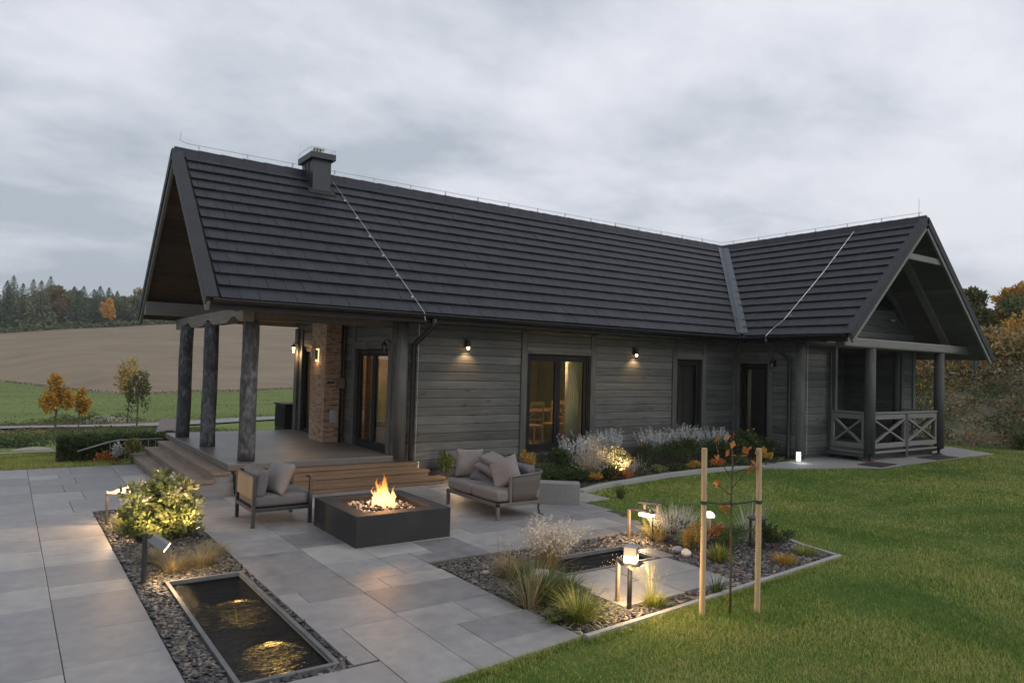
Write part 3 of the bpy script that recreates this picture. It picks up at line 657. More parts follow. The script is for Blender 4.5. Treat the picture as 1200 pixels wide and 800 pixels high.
# chimney
mb = MB(); mb.box(5.07, 14.60, 5.45, 5.46, 15.30, 6.40); ch = mb.build('chimney', m_chim, roof, bevel=.006)
mb = MB(); mb.box(5.055, 14.85, 5.6, 5.069, 14.88, 6.39); mb.box(5.055, 15.05, 5.6, 5.069, 15.08, 6.39); mb.build('standing_seam', m_chim, ch)
mb = MB(); mb.box(5.0, 14.52, 6.401, 5.53, 15.38, 6.53); mb.build('chimney_cap', m_chim, ch, bevel=.006)
mb = MB(); mb.lathe((5.30, 14.95, 6.531), [(.115,0),(.115,.06)], 20); mb.lathe((5.30, 14.95, 6.69), [(.125,0),(.125,.035),(.02,.05)], 20)
for k in range(10):
    a = 2*math.pi*k/10; mb.tube([(5.30+.11*math.cos(a), 14.95+.11*math.sin(a), 6.58), (5.30+.11*math.cos(a), 14.95+.11*math.sin(a), 6.70)], .010, 5)
mb.build('cowl', m_steel, ch)
mb = MB(); mb.tube([(5.02,15.3,6.52),(5.02,15.3,6.85)], .006, 5); mb.tube([(5.0,14.55,6.62),(5.52,14.55,6.62),(5.52,15.36,6.62),(5.0,15.36,6.62),(5.0,14.55,6.62)], .005, 5)
for q in ((5.0,14.55),(5.52,14.55),(5.52,15.36),(5.0,15.36)): mb.tube([(q[0],q[1],6.52),(q[0],q[1],6.6)], .005, 4)
mb.build('lightning_rod', m_steel, ch)
mb = MB(); zf = EZ+(14.58-EY)*SL; quadslab(mb, [(4.98,14.50,zf-.07+.06),(5.55,14.50,zf-.07+.06),(5.55,14.62,zf+.11),(4.98,14.62,zf+.11)], .03); mb.build('flashing', m_rubber, ch)
# lightning conductor wires on holders
mb = MB(); mb.tube([(2.62,RY,RZ+.42),(2.60,RY,RZ+.24),(2.72,RY,RZ+.20),(4.9,RY,RZ+.19)], .006, 5); mb.tube([(5.6,RY,RZ+.19),(18.8,RY,RZ+.19),(RX,WY+.25,RZ+.19),(RX,WY+.12,RZ+.19)], .006, 5); mb.tube([(RX,WY+.2,RZ+.19),(RX,WY+.2,RZ+.55)], .006, 5)
mb.build('conductor_wire', m_steel, roof)
x = 2.95
while x < 18.6:
    if not 4.85 < x < 5.65:
        h = MB(); h.tube([(x,RY,RZ+.08),(x,RY,RZ+.205)], .013, 6); h.obox((x,RY,RZ+.10), .03,.05,.04); h.build('wire_holder', m_steel, roof)
    x += .93
for i in range(7):
    y = 9.0 + i*.95
    h = MB(); h.tube([(RX,y,RZ+.08),(RX,y,RZ+.205)], .013, 6); h.obox((RX,y,RZ+.10), .05,.03,.04); h.build('wire_holder', m_steel, roof)
def on_main(x, y, o=.09): return (x, y, EZ + (y-EY)*SL + o)
def on_wing(x, y, o=.09): return (x, y, EZ + (x-WX0)*SL + o)
mb = MB(); mb.tube([on_main(5.62,14.95),on_main(6.16,11.85),(6.19,11.62,3.12),(6.19,11.58,2.98)], .0045, 6); mb.tube([(6.42,12.24,2.95),(6.42,12.24,.3)], .005, 5); mb.build('conductor_wire', m_steel, roof)
mb = MB(); mb.tube([on_wing(18.6,10.6),on_wing(17.2,10.62),on_wing(15.75,10.75),on_wing(15.45,10.9),(15.26,10.92,3.1),(15.25,10.9,2.95)], .0045, 6); mb.tube([(16.3,10.44,2.95),(16.3,10.44,.2)], .005, 5); mb.build('conductor_wire', m_steel, roof)
for k in range(6):
    t = k/5; p = Vector(on_main(5.70+.42*t, 14.4-2.4*t, .05)); h = MB(); h.obox(p, .035,.035,.045); h.build('wire_holder', m_steel, roof)
for k in range(6):
    p = Vector(on_wing(18.2-2.3*k/5, 10.62+.05*k/5, .05)); h = MB(); h.obox(p, .035,.035,.045); h.build('wire_holder', m_steel, roof)

# porch: floor, log columns, beams
mb = MB(); mb.box(3.04, 12.28, .36, EX, 17.9, .47); mb.build('porch_floor', m_porch, house, bevel=.008)
mb = MB(); mb.box(3.12, 12.36, -.5, EX, 17.85, .359); mb.build('porch_base', m_conc, house)
m_col = mat_noise('weathered_dark_log', [(.34,(.018,.020,.024)), (.48,(.045,.050,.058)), (.58,(.105,.113,.125)), (.74,(.24,.25,.27))], 3.4, .85, stretch=(1.6,1.6,.75), detail=9, bumps=.8, bd=.012, scale2=14, dist=1.2)
for (x, y) in ((3.21, 16.90), (3.30, 14.98), (3.42, 12.66)):
    mb = MB(); n = 15; pts = [(x + .004*math.sin(k*.7+y), y + .004*math.cos(k*.7), .47 + 2.42*k/(n-1)) for k in range(n)]; mb.tube(pts, [.141 - .006*k/n + .002*math.sin(k*1.1+y) for k in range(n)], 24)
    mb.build('log_column', m_col, house, smooth=True)
# scalloped beam along the columns
def scallop(y0, y1, zt, zb, arches, x0, x1, mat=m_beam):
    top = [(y0, zt), (y1, zt)]; n = 60; bot = []
    for i in range(n+1):
        y = y1 + (y0-y1)*i/n; z = zb
        for c, wdt, h in arches:
            d = abs(y-c)/wdt
            if d < 1: z += h*(math.cos(d*math.pi)*.5+.5)
        bot.append((y, min(z, zt-.08)))
    mb = MB(); mb.prism(top + bot, x0, x1, 'x'); return mb.build('beam', mat, house, bevel=.004)
scallop(12.35, 18.1, 3.06, 2.82, [(16.85,.5,.11), (14.93,.5,.11), (13.0,.5,.11)], 3.20, 3.38)
mb = MB(); mb.box(3.381, 12.42, 2.86, 5.95, 12.56, 3.08); mb.build('beam', m_wallx, house, bevel=.004)
mb = MB(); mb.box(2.52, 17.86, 3.12, 6.0, 18.06, 3.42); mb.build('beam', m_barge, house, bevel=.004)
mb = MB(); mb.box(2.52, 15.03, 5.72, 6.0, 15.23, 5.98); mb.build('beam', m_soff, house, bevel=.004)
for yy_ in (): 
    mb = MB(); zr = RZ - abs(yy_-RY)*SL - .33; mb.box(2.52, yy_-.09, zr-.1, 6.0, yy_+.09, zr+.12); mb.build('beam', m_soff, house, bevel=.004)
# brick chimney base on the porch
m_brick, nt_, b_, o_ = new_mat('mixed_brick')
g_ = nt_.nodes.new('ShaderNodeNewGeometry'); s_ = nt_.nodes.new('ShaderNodeSeparateXYZ'); nt_.links.new(g_.outputs['Position'], s_.inputs[0])
c_ = nt_.nodes.new('ShaderNodeCombineXYZ'); nt_.links.new(M(nt_, 'ADD', s_.outputs[0], s_.outputs[1]), c_.inputs[0]); nt_.links.new(s_.outputs[2], c_.inputs[1])
br = nt_.nodes.new('ShaderNodeTexBrick'); nt_.links.new(c_.outputs[0], br.inputs['Vector']); br.inputs['Scale'].default_value = 1; br.inputs['Brick Width'].default_value = .21; br.inputs['Row Height'].default_value = .056; br.inputs['Mortar Size'].default_value = .006
br.inputs['Color1'].default_value = (.29,.165,.095,1); br.inputs['Color2'].default_value = (.41,.27,.17,1); br.inputs['Mortar'].default_value = (.36,.31,.26,1); br.inputs['Bias'].default_value = 0
nz = noise(nt_, coords(nt_, (5,5,18)), 1.2, 1); dk = ramp(nt_, nz, [(.36,(.55,.50,.48)), (.42,(1,1,1)), (.8,(1.05,1.03,1.0))])
mm = nt_.nodes.new('ShaderNodeMix'); mm.data_type = 'RGBA'; mm.blend_type = 'MULTIPLY'; mm.inputs[0].default_value = 1; nt_.links.new(br.outputs[0], mm.inputs[6]); nt_.links.new(dk, mm.inputs[7]); nt_.links.new(mm.outputs[2], b_.inputs['Base Color'])
b_.inputs['Roughness'].default_value = .9; bump(nt_, b_, M(nt_, 'SUBTRACT', 1.0, br.outputs['Fac']), .6, .006)
mb = MB(); mb.box(5.55, 14.77, .47, 5.965, 15.64, 4.9); bp_ = mb.build('brick_pillar', m_brick, house)
mb = MB(); mb.box(5.68, 14.755, .88, 5.86, 14.769, 1.16); mb.build('hatch', m_steel, bp_, bevel=.004)
mb = MB(); mb.box(5.60, 14.757, 1.72, 5.76, 14.769, 1.76); mb.build('vent_slot', m_rubber, bp_)
mb = MB(); mb.tube([(5.90, 14.735, .47), (5.90, 14.735, 3.3)], .03, 10); mb.build('stove_pipe', m_metal, house, smooth=True)
mb = MB(); mb.box(5.80, 14.69, 1.62, 5.965, 14.765, 1.84); mb.build('timber_block', m_deckx, house, bevel=.004)

# wing porch
mb = MB(); mb.box(17.2, 9.5, .20, 21.05, 12.2, .28); mb.box(17.3,9.6,.06,20.9,9.68,.20); mb.build('porch_floor', m_wallx, house, bevel=.005)
for x in (17.30, 20.82):
    mb = MB(); mb.tube([(x,9.4,.285),(x,9.4,2.86)], .125, 22); mb.build('log_column', m_trimz, house, smooth=True)
    mb = MB(); mb.lathe((x,9.4,.09), [(.10,0),(.10,.05),(.035,.06),(.035,.16),(.08,.17),(.08,.194)], 14); mb.build('column_foot', m_rubber, house)
    mb = MB(); mb.lathe((x,9.4,.1), [(.17,0),(.17,.022)], 18); mb.build('column_base', mat_noise('terracotta', [(.3,(.20,.09,.06)), (.7,(.28,.13,.09))], 9, .9), house)
mb = MB(); mb.box(15.95, 9.27, 2.86, 22.35, 9.53, 3.09); mb.build('beam', m_barge, house, bevel=.05, seg=3)
mb = MB(); mb.box(15.75, 10.12, 2.99, 22.25, 10.28, 3.15); mb.build('beam', m_barge, house, bevel=.005)
mb = MB(); mb.box(17.75, 8.86, 5.09, 19.85, 8.95, 5.24); mb.build('collar_beam', m_barge, house, bevel=.004)
for sx_ in (1,):
    mb = MB(); mb.bar((22.1, 9.75, WE+.30), (18.95, 9.75, RZ-.28), .14, .18, up=(0,1,0)); mb.build('rafter', m_barge, house, bevel=.005)
# railing with crossed panels
def rail(p, q, n=1, zt=1.28, zb=.34):
    p = Vector(p); q = Vector(q); d = (q-p)
    mb = MB(); mb.bar(p+Vector((0,0,zt)), q+Vector((0,0,zt)), .09, .045); mb.bar(p+Vector((0,0,zt-.10)), q+Vector((0,0,zt-.10)), .05, .12); mb.bar(p+Vector((0,0,zb+.13)), q+Vector((0,0,zb+.13)), .05, .12); mb.bar(p+Vector((0,0,zb-.03)), q+Vector((0,0,zb-.03)), .07, .05)
    for i in range(n):
        a = p + d*(i/n); b = p + d*((i+1)/n); e = d.normalized()
        for u, s in ((a, 1), (b, -1)): mb.bar(u + e*s*.05 + Vector((0,0,zb+.19)), u + e*s*.05 + Vector((0,0,zt-.16)), .05, .07, up=e)
        a2 = a + e*.09; b2 = b - e*.09; nn = e.cross(Vector((0,0,1)))
        mb.bar(a2 + Vector((0,0,zb+.20)) + nn*.004, b2 + Vector((0,0,zt-.17)) + nn*.004, .07, .045, up=(0,0,1)) ; mb.bar(a2 + Vector((0,0,zt-.17)) - nn*.004, b2 + Vector((0,0,zb+.20)) - nn*.004, .07, .045, up=(0,0,1))
    return mb.build('railing', m_barge, house, bevel=.003)
rail((17.42,9.42,0), (20.70,9.42,0), 2); post(19.02, 9.38, 19.14, 9.46, .14, 1.30, mat=m_trimz, name='railing_post')
rail((17.33,10.42,0), (17.31,9.52,0), 1); post(17.28, 10.40, 17.38, 10.48, .14, 1.30, mat=m_trimz, name='railing_post')
rail((20.85,9.52,0), (20.88,10.42,0), 1)
post(17.30, 10.3, 17.40, 10.4, 1.30, 2.9, mat=m_trimz, name='porch_post')

# ---------------- timber steps (things of their own)
def steps_front():
    t = thing('porch_steps', (5, 12, 0), 'long timber-tread steps rising to the porch behind the fire pit', 'steps')
    zt = [.125, .24, .355]; yf = [11.62, 11.84, 12.06]; xr = [6.74, 6.52, 6.40]
    for z, y, x in zip(zt, yf, xr):
        mb = MB(); 
        for k, (p, q) in enumerate(((y, y+.12), (y+.124, y+.235))): mb.box(3.14, p, z-.05, x, q, z)
        mb.build('tread', m_deckx, t, bevel=.004)
        mb = MB(); mb.box(3.15, y+.02, z-.12, x-.02, y+.04, z-.051); mb.build('riser', m_deckx, t)
    mb = MB(); mb.box(3.16, 11.665, 0, 6.70, 12.27, .07); mb.box(3.161, 11.885, .07, 6.48, 12.27, .185); mb.box(3.162, 12.105, .186, 6.36, 12.27, .30); mb.build('step_base', m_bench, t)
    mb = MB(); mb.box(6.401, 12.10, .24, 6.43, 12.16, .36); mb.build('edge_bracket', m_steel, t)
def steps_side():
    t = thing('porch_steps', (2.6, 14.7, 0), 'wide weathered timber steps on a concrete base beside the log columns', 'steps')
    zt = [.125, .24, .355]; xo = [2.24, 2.52, 2.79]; yb = [17.2, 17.3, 17.35]; yf = [12.10, 12.17, 12.22]
    for z, x, b_, f_ in zip(zt, xo, yb, yf):
        mb = MB()
        for k in range(2): mb.box(x + k*.147, f_, z-.045, x + .143 + k*.147, b_, z)
        mb.build('tread', m_decky, t, bevel=.004)
        mb = MB(); mb.box(x+.015, f_+.01, z-.115, x+.03, b_-.01, z-.046); mb.build('riser', m_decky, t)
    mb = MB(); mb.box(2.275, 12.14, -.4, 3.11, 17.15, .079); mb.box(2.55, 12.20, .079, 3.111, 17.25, .194); mb.box(2.82, 12.25, .194, 3.112, 17.30, .309); mb.build('step_base', m_bench, t)
steps_front(); steps_side()
# ================================================================ OBJECTS
from mathutils import Euler
def pillow_mesh(sx, sy, sz, pointy=True, n=18, wr=.012, seed=0, edge=.18):
    """soft cushion lying in xy, thickness z"""
    r = random.Random(seed); ph = [r.uniform(0, 6.28) for _ in range(6)]
    V = []; F = []
    for side in (1, -1):
        for i in range(n+1):
            for j in range(n+1):
                u = -1 + 2*i/n; v = -1 + 2*j/n
                if pointy:
                    pinch = 1 - .075*(1 - v*v)*abs(u)**3; pinch2 = 1 - .075*(1 - u*u)*abs(v)**3
                    t = (max(0, 1-u**4)*max(0, 1-v**4))**.42
                else:
                    pinch = pinch2 = 1; t = (max(0, 1-u**10)*max(0, 1-v**10))**.5; t = t*(.93 + .07*(1-u*u)*(1-v*v))
                w_ = wr*(math.sin(3.1*u+ph[0]+1.7*v)*.5 + math.sin(5.3*v+ph[1]-2*u)*.3 + math.sin(8*u*v+ph[2])*.25)*t
                V.append((u*sx/2*pinch, v*sy/2*pinch2, side*(sz/2*t) + w_))
    m = (n+1)*(n+1)
    for i in range(n):
        for j in range(n):
            a = i*(n+1)+j; F.append((a, a+n+1, a+n+2, a+1)); F.append((m+a, m+a+1, m+a+n+2, m+a+n+1))
    return V, F
def cushion(name, c, sz, rot, mat, parent, pointy=True, seed=0, wr=.012, piping=True):
    V, F = pillow_mesh(*sz, pointy=pointy, seed=seed, wr=wr); R = Euler(rot).to_matrix(); c = Vector(c)
    me = bpy.data.meshes.new(name); me.from_pydata([tuple(R @ Vector(v)) for v in V], [], F)
    bmm = bmesh.new(); bmm.from_mesh(me); bmesh.ops.remove_doubles(bmm, verts=bmm.verts, dist=.0008); bmesh.ops.recalc_face_normals(bmm, faces=bmm.faces); bmm.to_mesh(me); bmm.free()
    ob = bpy.data.objects.new(name, me); COL.objects.link(ob); me.materials.append(mat)
    me.polygons.foreach_set('use_smooth', np.ones(len(me.polygons), dtype=bool))
    if parent is not None: ob.parent = parent; ob.location = c - origin(parent)
    else: ob.location = c
    return ob
def seat_pad(name, c, sz, mat, parent, rot=(0,0,0), seed=0, rad=.045, dome=.012):
    sx, sy, sg = sz; n = 10; V = []; F = []; r = random.Random(seed); p1, p2 = r.uniform(0,6), r.uniform(0,6); R = Euler(rot).to_matrix()
    for s_ in (1, -1):
        for i in range(n+1):
            for j in range(n+1):
                u = -1+2*i/n; v = -1+2*j/n; V.append(tuple(R @ Vector((u*sx/2, v*sy/2, s_*(sg/2 + (dome*(1-u*u)*(1-v*v) + .003*math.sin(5*u+p1)*math.cos(4*v+p2)) - .004*(abs(u)>.99 or abs(v)>.99))))))
    m = (n+1)**2
    for i in range(n):
        for j in range(n): a = i*(n+1)+j; F += [(a,a+n+1,a+n+2,a+1), (m+a,m+a+1,m+a+n+2,m+a+n+1)]
    for i in range(n):
        for (a, b) in ((i*(n+1), (i+1)*(n+1)), ((i+1)*(n+1)+n, i*(n+1)+n), (i+1, i), (n*(n+1)+i, n*(n+1)+i+1)): F.append((a, m+a, m+b, b))
    me = bpy.data.meshes.new(name); me.from_pydata(V, [], F); bmm = bmesh.new(); bmm.from_mesh(me); bmesh.ops.recalc_face_normals(bmm, faces=bmm.faces); bmm.to_mesh(me); bmm.free()
    ob = bpy.data.objects.new(name, me); COL.objects.link(ob); me.materials.append(mat); me.polygons.foreach_set('use_smooth', np.ones(len(me.polygons), dtype=bool))
    b = ob.modifiers.new('bevel', 'BEVEL'); b.width = rad; b.segments = 4; b.limit_method = 'ANGLE'; b.angle_limit = math.radians(50)
    ob.parent = parent; ob.location = Vector(c) - origin(parent); return ob
m_char = mat_noise('charcoal_metal', [(.3,(.020,.021,.023)), (.7,(.034,.035,.037))], 14, .5, bumps=.08)
m_taupe = mat_noise('taupe_metal', [(.3,(.075,.068,.062)), (.7,(.11,.10,.092))], 14, .5, bumps=.08)
m_sling = mat_noise('olive_sling', [(.3,(.13,.115,.08)), (.7,(.19,.165,.115))], 90, .9, bumps=.5, bd=.002)

# ---- fire pit
fp = thing('fire_pit', (4.11, 8.75, 0), 'square charcoal concrete fire pit with a burning flame', 'fire pit')
x0, y0, x1, y1, zt = 3.47, 8.04, 4.75, 9.46, .37; iw = .20
mb = MB()
outer = [(x0,y0),(x1,y0),(x1,y1),(x0,y1)]; inner = [(x0+iw,y0+iw),(x1-iw,y0+iw),(x1-iw,y1-iw),(x0+iw,y1-iw)]
V = [(x,y,0.0) for x,y in outer]+[(x,y,zt) for x,y in outer]+[(x,y,zt) for x,y in inner]+[(x,y,zt-.09) for x,y in inner]
Fc = []
for i in range(4):
    j = (i+1)%4; Fc += [(i,j,4+j,4+i),(4+i,4+j,8+j,8+i),(8+i,8+j,12+j,12+i)]
mb.add(V, Fc + [(12,13,14,15)]); mb.build('surround', m_dconc, fp, bevel=.006)
# lava rocks and glass pebbles in the tray
def pebbles(name, pts, sizes, mat, parent=None, flat=.6, seed=3, lift=None):
    r = np.random.default_rng(seed); ico = np.array([[0,0,1],[.894,0,.447],[.276,.851,.447],[-.724,.526,.447],[-.724,-.526,.447],[.276,-.851,.447],[.724,.526,-.447],[-.276,.851,-.447],[-.894,0,-.447],[-.276,-.851,-.447],[.724,-.526,-.447],[0,0,-1]])
    fi = np.array([[0,1,2],[0,2,3],[0,3,4],[0,4,5],[0,5,1],[1,6,2],[2,7,3],[3,8,4],[4,9,5],[5,10,1],[6,7,2],[7,8,3],[8,9,4],[9,10,5],[10,6,1],[11,7,6],[11,8,7],[11,9,8],[11,10,9],[11,6,10]])
    n = len(pts); sc = np.asarray(sizes)[:,None]*np.stack([r.uniform(.8,1.8,n), r.uniform(.5,1.0,n), r.uniform(.7,1.1,n)*flat], 1)
    base = ico[None]*(1 + r.uniform(-.22,.22,(n,12,1)))*sc[:,None,:]
    a = r.uniform(0, 6.283, n); tl = r.normal(0, .28, n); ca, sa = np.cos(a), np.sin(a)
    ct, st = np.cos(tl), np.sin(tl)
    X, Y, Z = base[...,0], base[...,1], base[...,2]; X2 = X*ct[:,None] + Z*st[:,None]; Z2 = -X*st[:,None] + Z*ct[:,None]
    P = np.stack([X2*ca[:,None] - Y*sa[:,None], X2*sa[:,None] + Y*ca[:,None], Z2], -1) + np.asarray(pts)[:,None,:]
    F = (fi[None] + (np.arange(n)*12)[:,None,None]).reshape(-1, 3)
    return np_mesh(name, P.reshape(-1,3), F, mat, parent, tint=np.repeat(r.random(n), 20))
n = 520; px = rng.uniform(x0+iw+.03, x1-iw-.03, n); py = rng.uniform(y0+iw+.03, y1-iw-.03, n); pz = zt-.085 + .055*np.exp(-((px-4.11)**2 + (py-8.75)**2)/.10)+rng.uniform(0,.025,n)
m_lava = mat_noise('lava_rock', [(.25,(.030,.026,.024)), (.5,(.10,.075,.06)), (.72,(.34,.26,.20)), (.9,(.5,.42,.34))], 16, .55, bumps=.3, tint=1.3)
tag(pebbles('lava_rock', np.stack([px,py,pz],1), rng.uniform(.018,.034,n), m_lava), 'brown and pale rocks filling the fire pit tray', 'rocks', kind='stuff')
# flames: twisted tongues of burning gas
m_fl, nt_, b_, out_ = new_mat('flame'); nt_.nodes.remove(b_)
at = nt_.nodes.new('ShaderNodeAttribute'); at.attribute_name = 'tint'
lw = nt_.nodes.new('ShaderNodeLayerWeight'); lw.inputs[0].default_value = .35
em = nt_.nodes.new('ShaderNodeEmission'); tr_ = nt_.nodes.new('ShaderNodeBsdfTransparent')
nt_.links.new(ramp(nt_, at.outputs['Fac'], [(0,(1,.50,.16)), (.35,(1,.62,.25)), (.7,(1,.36,.06)), (1,(.9,.20,.02))]), em.inputs[0])
nt_.links.new(ramp(nt_, at.outputs['Fac'], [(0,(1,1,1)), (.45,(.8,.8,.8)), (1,(.22,.22,.22))]), em.inputs[1])
stn = M(nt_, 'MULTIPLY', ramp(nt_, at.outputs['Fac'], [(0,(1,1,1)), (.45,(.75,.75,.75)), (1,(.2,.2,.2))]), 3.6); nt_.links.new(stn, em.inputs[1])
fnz = noise(nt_, coords(nt_, (13,13,6)), 2.6, 5, .65, 1.6)
al = M(nt_, 'MULTIPLY', M(nt_, 'SUBTRACT', 1.0, lw.outputs['Facing']), M(nt_, 'MULTIPLY', M(nt_, 'SUBTRACT', fnz, .38), 5.0, clamp=True), clamp=True)
al = M(nt_, 'MULTIPLY', al, .85, clamp=True)
ms_ = nt_.nodes.new('ShaderNodeMixShader'); nt_.links.new(al, ms_.inputs[0]); nt_.links.new(tr_.outputs[0], ms_.inputs[1]); nt_.links.new(em.outputs[0], ms_.inputs[2]); nt_.links.new(ms_.outputs[0], out_.inputs[0])
V = []; F = []; T = []
rr = random.Random(5)
for k in range(44):
    a = rr.uniform(0, 6.28); d = abs(rr.gauss(0, .12)); fx, fy = 4.12 + d*math.cos(a), 8.72 + d*math.sin(a); hgt_ = (.46 if k < 2 else rr.uniform(.10,.40))*math.exp(-d*d/.045); 
    if k < 2: fx, fy = 4.13 + .03*k, 8.72 - .02*k; hgt_ = .44 - .12*k
    r0 = rr.uniform(.016, .042) if k > 1 else .055; ph = rr.uniform(0, 6.28); ph2 = rr.uniform(0, 6.28); m_ = 12; s0 = len(V)
    for i in range(13):
        t = i/12; rad = r0*(math.sin(math.pi*min(1, t*.78+.20))**1.2)*(1 - t**3)*(1+.35*math.sin(9*t+ph)) + .0008; ox = .035*math.sin(5*t+ph)*t + .02*math.sin(11*t+ph2)*t; oy = .035*math.cos(4.2*t+ph2)*t
        for j in range(m_):
            aa = 2*math.pi*j/m_; rj = rad*(1 + .22*math.sin(3*aa+ph+4*t)); V.append((fx + ox + rj*math.cos(aa), fy + oy + rj*math.sin(aa), zt-.05 + hgt_*t))
    for i in range(12):
        for j in range(m_): F.append((s0+i*m_+j, s0+i*m_+(j+1)%m_, s0+(i+1)*m_+(j+1)%m_, s0+(i+1)*m_+j)); T.append((i+.5)/12*min(1,.35+hgt_*1.6))
fl = np_mesh('flame', V, F, m_fl, tint=T, smooth=True); tag(fl, 'bright orange and yellow flames rising from the fire pit', 'flame')
def lamp(name, loc, energy, col=(1,.62,.30), r=.05, parent=None, typ='POINT', rot=None, spot=None, blend=.6, size=None):
    d = bpy.data.lights.new(name, typ); d.energy = energy; d.color = col
    if typ == 'AREA': d.size = size or r
    else: d.shadow_soft_size = r
    if spot: d.spot_size = math.radians(spot); d.spot_blend = blend
    o = bpy.data.objects.new(name, d); COL.objects.link(o); o.location = loc
    if rot is not None: o.rotation_euler = Vector(rot).normalized().to_track_quat('-Z', 'Y').to_euler()
    if parent is not None: o.parent = parent; o.location = Vector(loc) - origin(parent)
    return o
lamp('fire_light', (4.12, 8.72, .60), 36, (1,.48,.16), .10)

# ---- armchair, facing +X towards the fire
ac = thing('armchair', (3.1, 10.03, 0), 'grey cushioned metal armchair left of the fire pit', 'armchair')
ax0, ax1, ay0, ay1 = 2.70, 3.50, 9.62, 10.46
L = .045
for (x, y, zt_) in ((ax0, ay0, .66), (ax0, ay1-L, .66), (ax1-L, ay0, .60), (ax1-L, ay1-L, .60)):
    mb = MB(); mb.box(x, y, 0, x+L, y+L, zt_); mb.build('leg', m_char, ac, bevel=.004)
mb = MB(); mb.box(ax0+L, ay0, .20, ax1-L, ay0+L, .245); mb.box(ax0+L, ay1-L, .20, ax1-L, ay1, .245); mb.box(ax0, ay0+L, .20, ax0+L, ay1-L, .245); mb.box(ax1-L, ay0+L, .20, ax1, ay1-L, .245); mb.box(ax0+L, ay0+L, .215, ax1-L, ay1-L, .235)
mb.build('seat_frame', m_char, ac, bevel=.003)
for y, s in ((ay0, 0), (ay1-L, 0)):
    if y == ay0: continue
    mb = MB(); mb.bar((ax1-L/2, y+L/2, .60), (ax1-.17, y+L/2, .63), .045, .03); mb.bar((ax1-.17, y+L/2, .63), (ax0+L, y+L/2, .655), .045, .03); mb.bar((ax1-.3, y+L/2, .30), (ax1-.03, y+L/2, .56), .10, .012, up=(0,1,0)); mb.build('armrest', m_char, ac, bevel=.003)
mb = MB(); mb.bar((ax1-L/2, ay0+L/2, .615), (ax1-.02, ay0+.18, .615), .03, .03); mb.build('armrest', m_char, ac, bevel=.003)
mb = MB(); mb.box(ax0+.008, ay0+L, .36, ax0+.022, ay1-L, .64); mb.build('back_sling', m_sling, ac)
mb = MB(); mb.box(ax0+.004, ay0+L, .635, ax0+.04, ay1-L, .66); mb.build('back_rail', m_taupe, ac, bevel=.004)
seat_pad('seat_cushion', ((ax0+ax1)/2+.03, (ay0+ay1)/2, .325), (.80, .74, .16), m_fab2, ac, seed=1)
seat_pad('back_cushion', (ax0+.135, (ay0+ay1)/2, .56), (.36, .74, .15), m_fab2, ac, rot=(0, math.radians(-80), 0), seed=2, rad=.05, dome=.03)
p1_ = cushion('scatter_pillow', (ax0+.40, ay0+.27, .60), (.46, .44, .17), (math.radians(8), math.radians(-62), math.radians(18)), m_fab3, None, seed=3); tag(p1_, 'taupe square pillow leaning in the armchair', 'pillow')

# ---- loveseat facing -X towards the fire
sf = thing('loveseat', (6.25, 9.25, 0), 'two-seat grey cushioned outdoor sofa right of the fire pit', 'sofa')
sx0, sx1, sy0, sy1 = 5.80, 6.60, 8.52, 9.97; L = .045
for (x, y, zt_) in ((sx0, sy0, .235), (sx0, sy1-L, .235), (sx1-L, sy0, .235), (sx1-L, sy1-L, .235)):
    mb = MB()
    if x > sx0 and y == sy0: mb.tube([(x+.0, y+.02, .215), (x-.015, y+.02, .12), (x+.01, y+.02, .04), (x+.07, y+.0, .008)], [.018,.016,.014,.010], 8)
    else: mb.box(x, y, 0, x+L, y+L, zt_)
    mb.build('leg', m_taupe if x == sx0 else m_char, sf, bevel=.003 if x == sx0 else 0)
mb = MB(); mb.box(sx0, sy0, .185, sx1, sy0+L, .235); mb.box(sx0, sy1-L, .185, sx1, sy1, .235); mb.box(sx0, sy0+L, .185, sx0+L, sy1-L, .235); mb.box(sx1-L, sy0+L, .185, sx1, sy1-L, .235); mb.box(sx0+L, sy0+L, .20, sx1-L, sy1-L, .225); mb.build('seat_frame', m_taupe, sf, bevel=.004)
for y0_, y1_, sd_ in ((sy0+.02, (sy0+sy1)/2-.003, 11), ((sy0+sy1)/2+.003, sy1-.02, 12)):
    seat_pad('seat_cushion', ((sx0+sx1)/2-.01, (y0_+y1_)/2, .325), (.78, y1_-y0_, .17), m_fab, sf, seed=sd_)
# curved arm panel at the near end, sweeping into the back
m_arm = mat_noise('arm_mesh', [(.3,(.060,.056,.054)), (.7,(.088,.083,.08))], 70, .8, bumps=.3, bd=.002)
pts = []; n = 22
path = [(sx0+.24, sy0+.015)] + [(sx0+.24 + (.42)*k/7, sy0+.015 - .012*math.sin(k/7*3.14)) for k in range(1, 8)] + [(sx0+.66 + .12*math.sin(k/6*math.pi/2), sy0+.015 + .12*(1-math.cos(k/6*math.pi/2))) for k in range(1, 7)] + [(sx1-.02, sy0+.2+.5*k) for k in range(1, 3)]
V = []; F = []; 
for k, (x, y) in enumerate(path):
    t = k/(len(path)-1); top = .60 + .055*min(1, t*1.3); fl_ = .05*min(1, max(0, t-.1)*2)
    for z, o in ((.24, 0), (.36, .2), (.50, .6), (top, 1)):
        V.append((x + fl_*o*(1 if t > .5 else t), y - fl_*o*(.6 if t < .7 else 0), z))
for k in range(len(path)-1):
    for j in range(3): a = k*4+j; F.append((a, a+4, a+5, a+1))
arm = np_mesh('arm_panel', V, F, m_arm, sf, smooth=True); so_ = arm.modifiers.new('s', 'SOLIDIFY'); so_.thickness = .022
mb = MB(); mb.tube([V[k*4+3] for k in range(len(path))], .014, 8); mb.build('arm_rail', m_taupe, arm, smooth=True)
mb = MB(); mb.box(sx0+.205, sy0-.004, .20, sx0+.245, sy0+.035, .605); mb.build('arm_post', m_taupe, sf, bevel=.004)
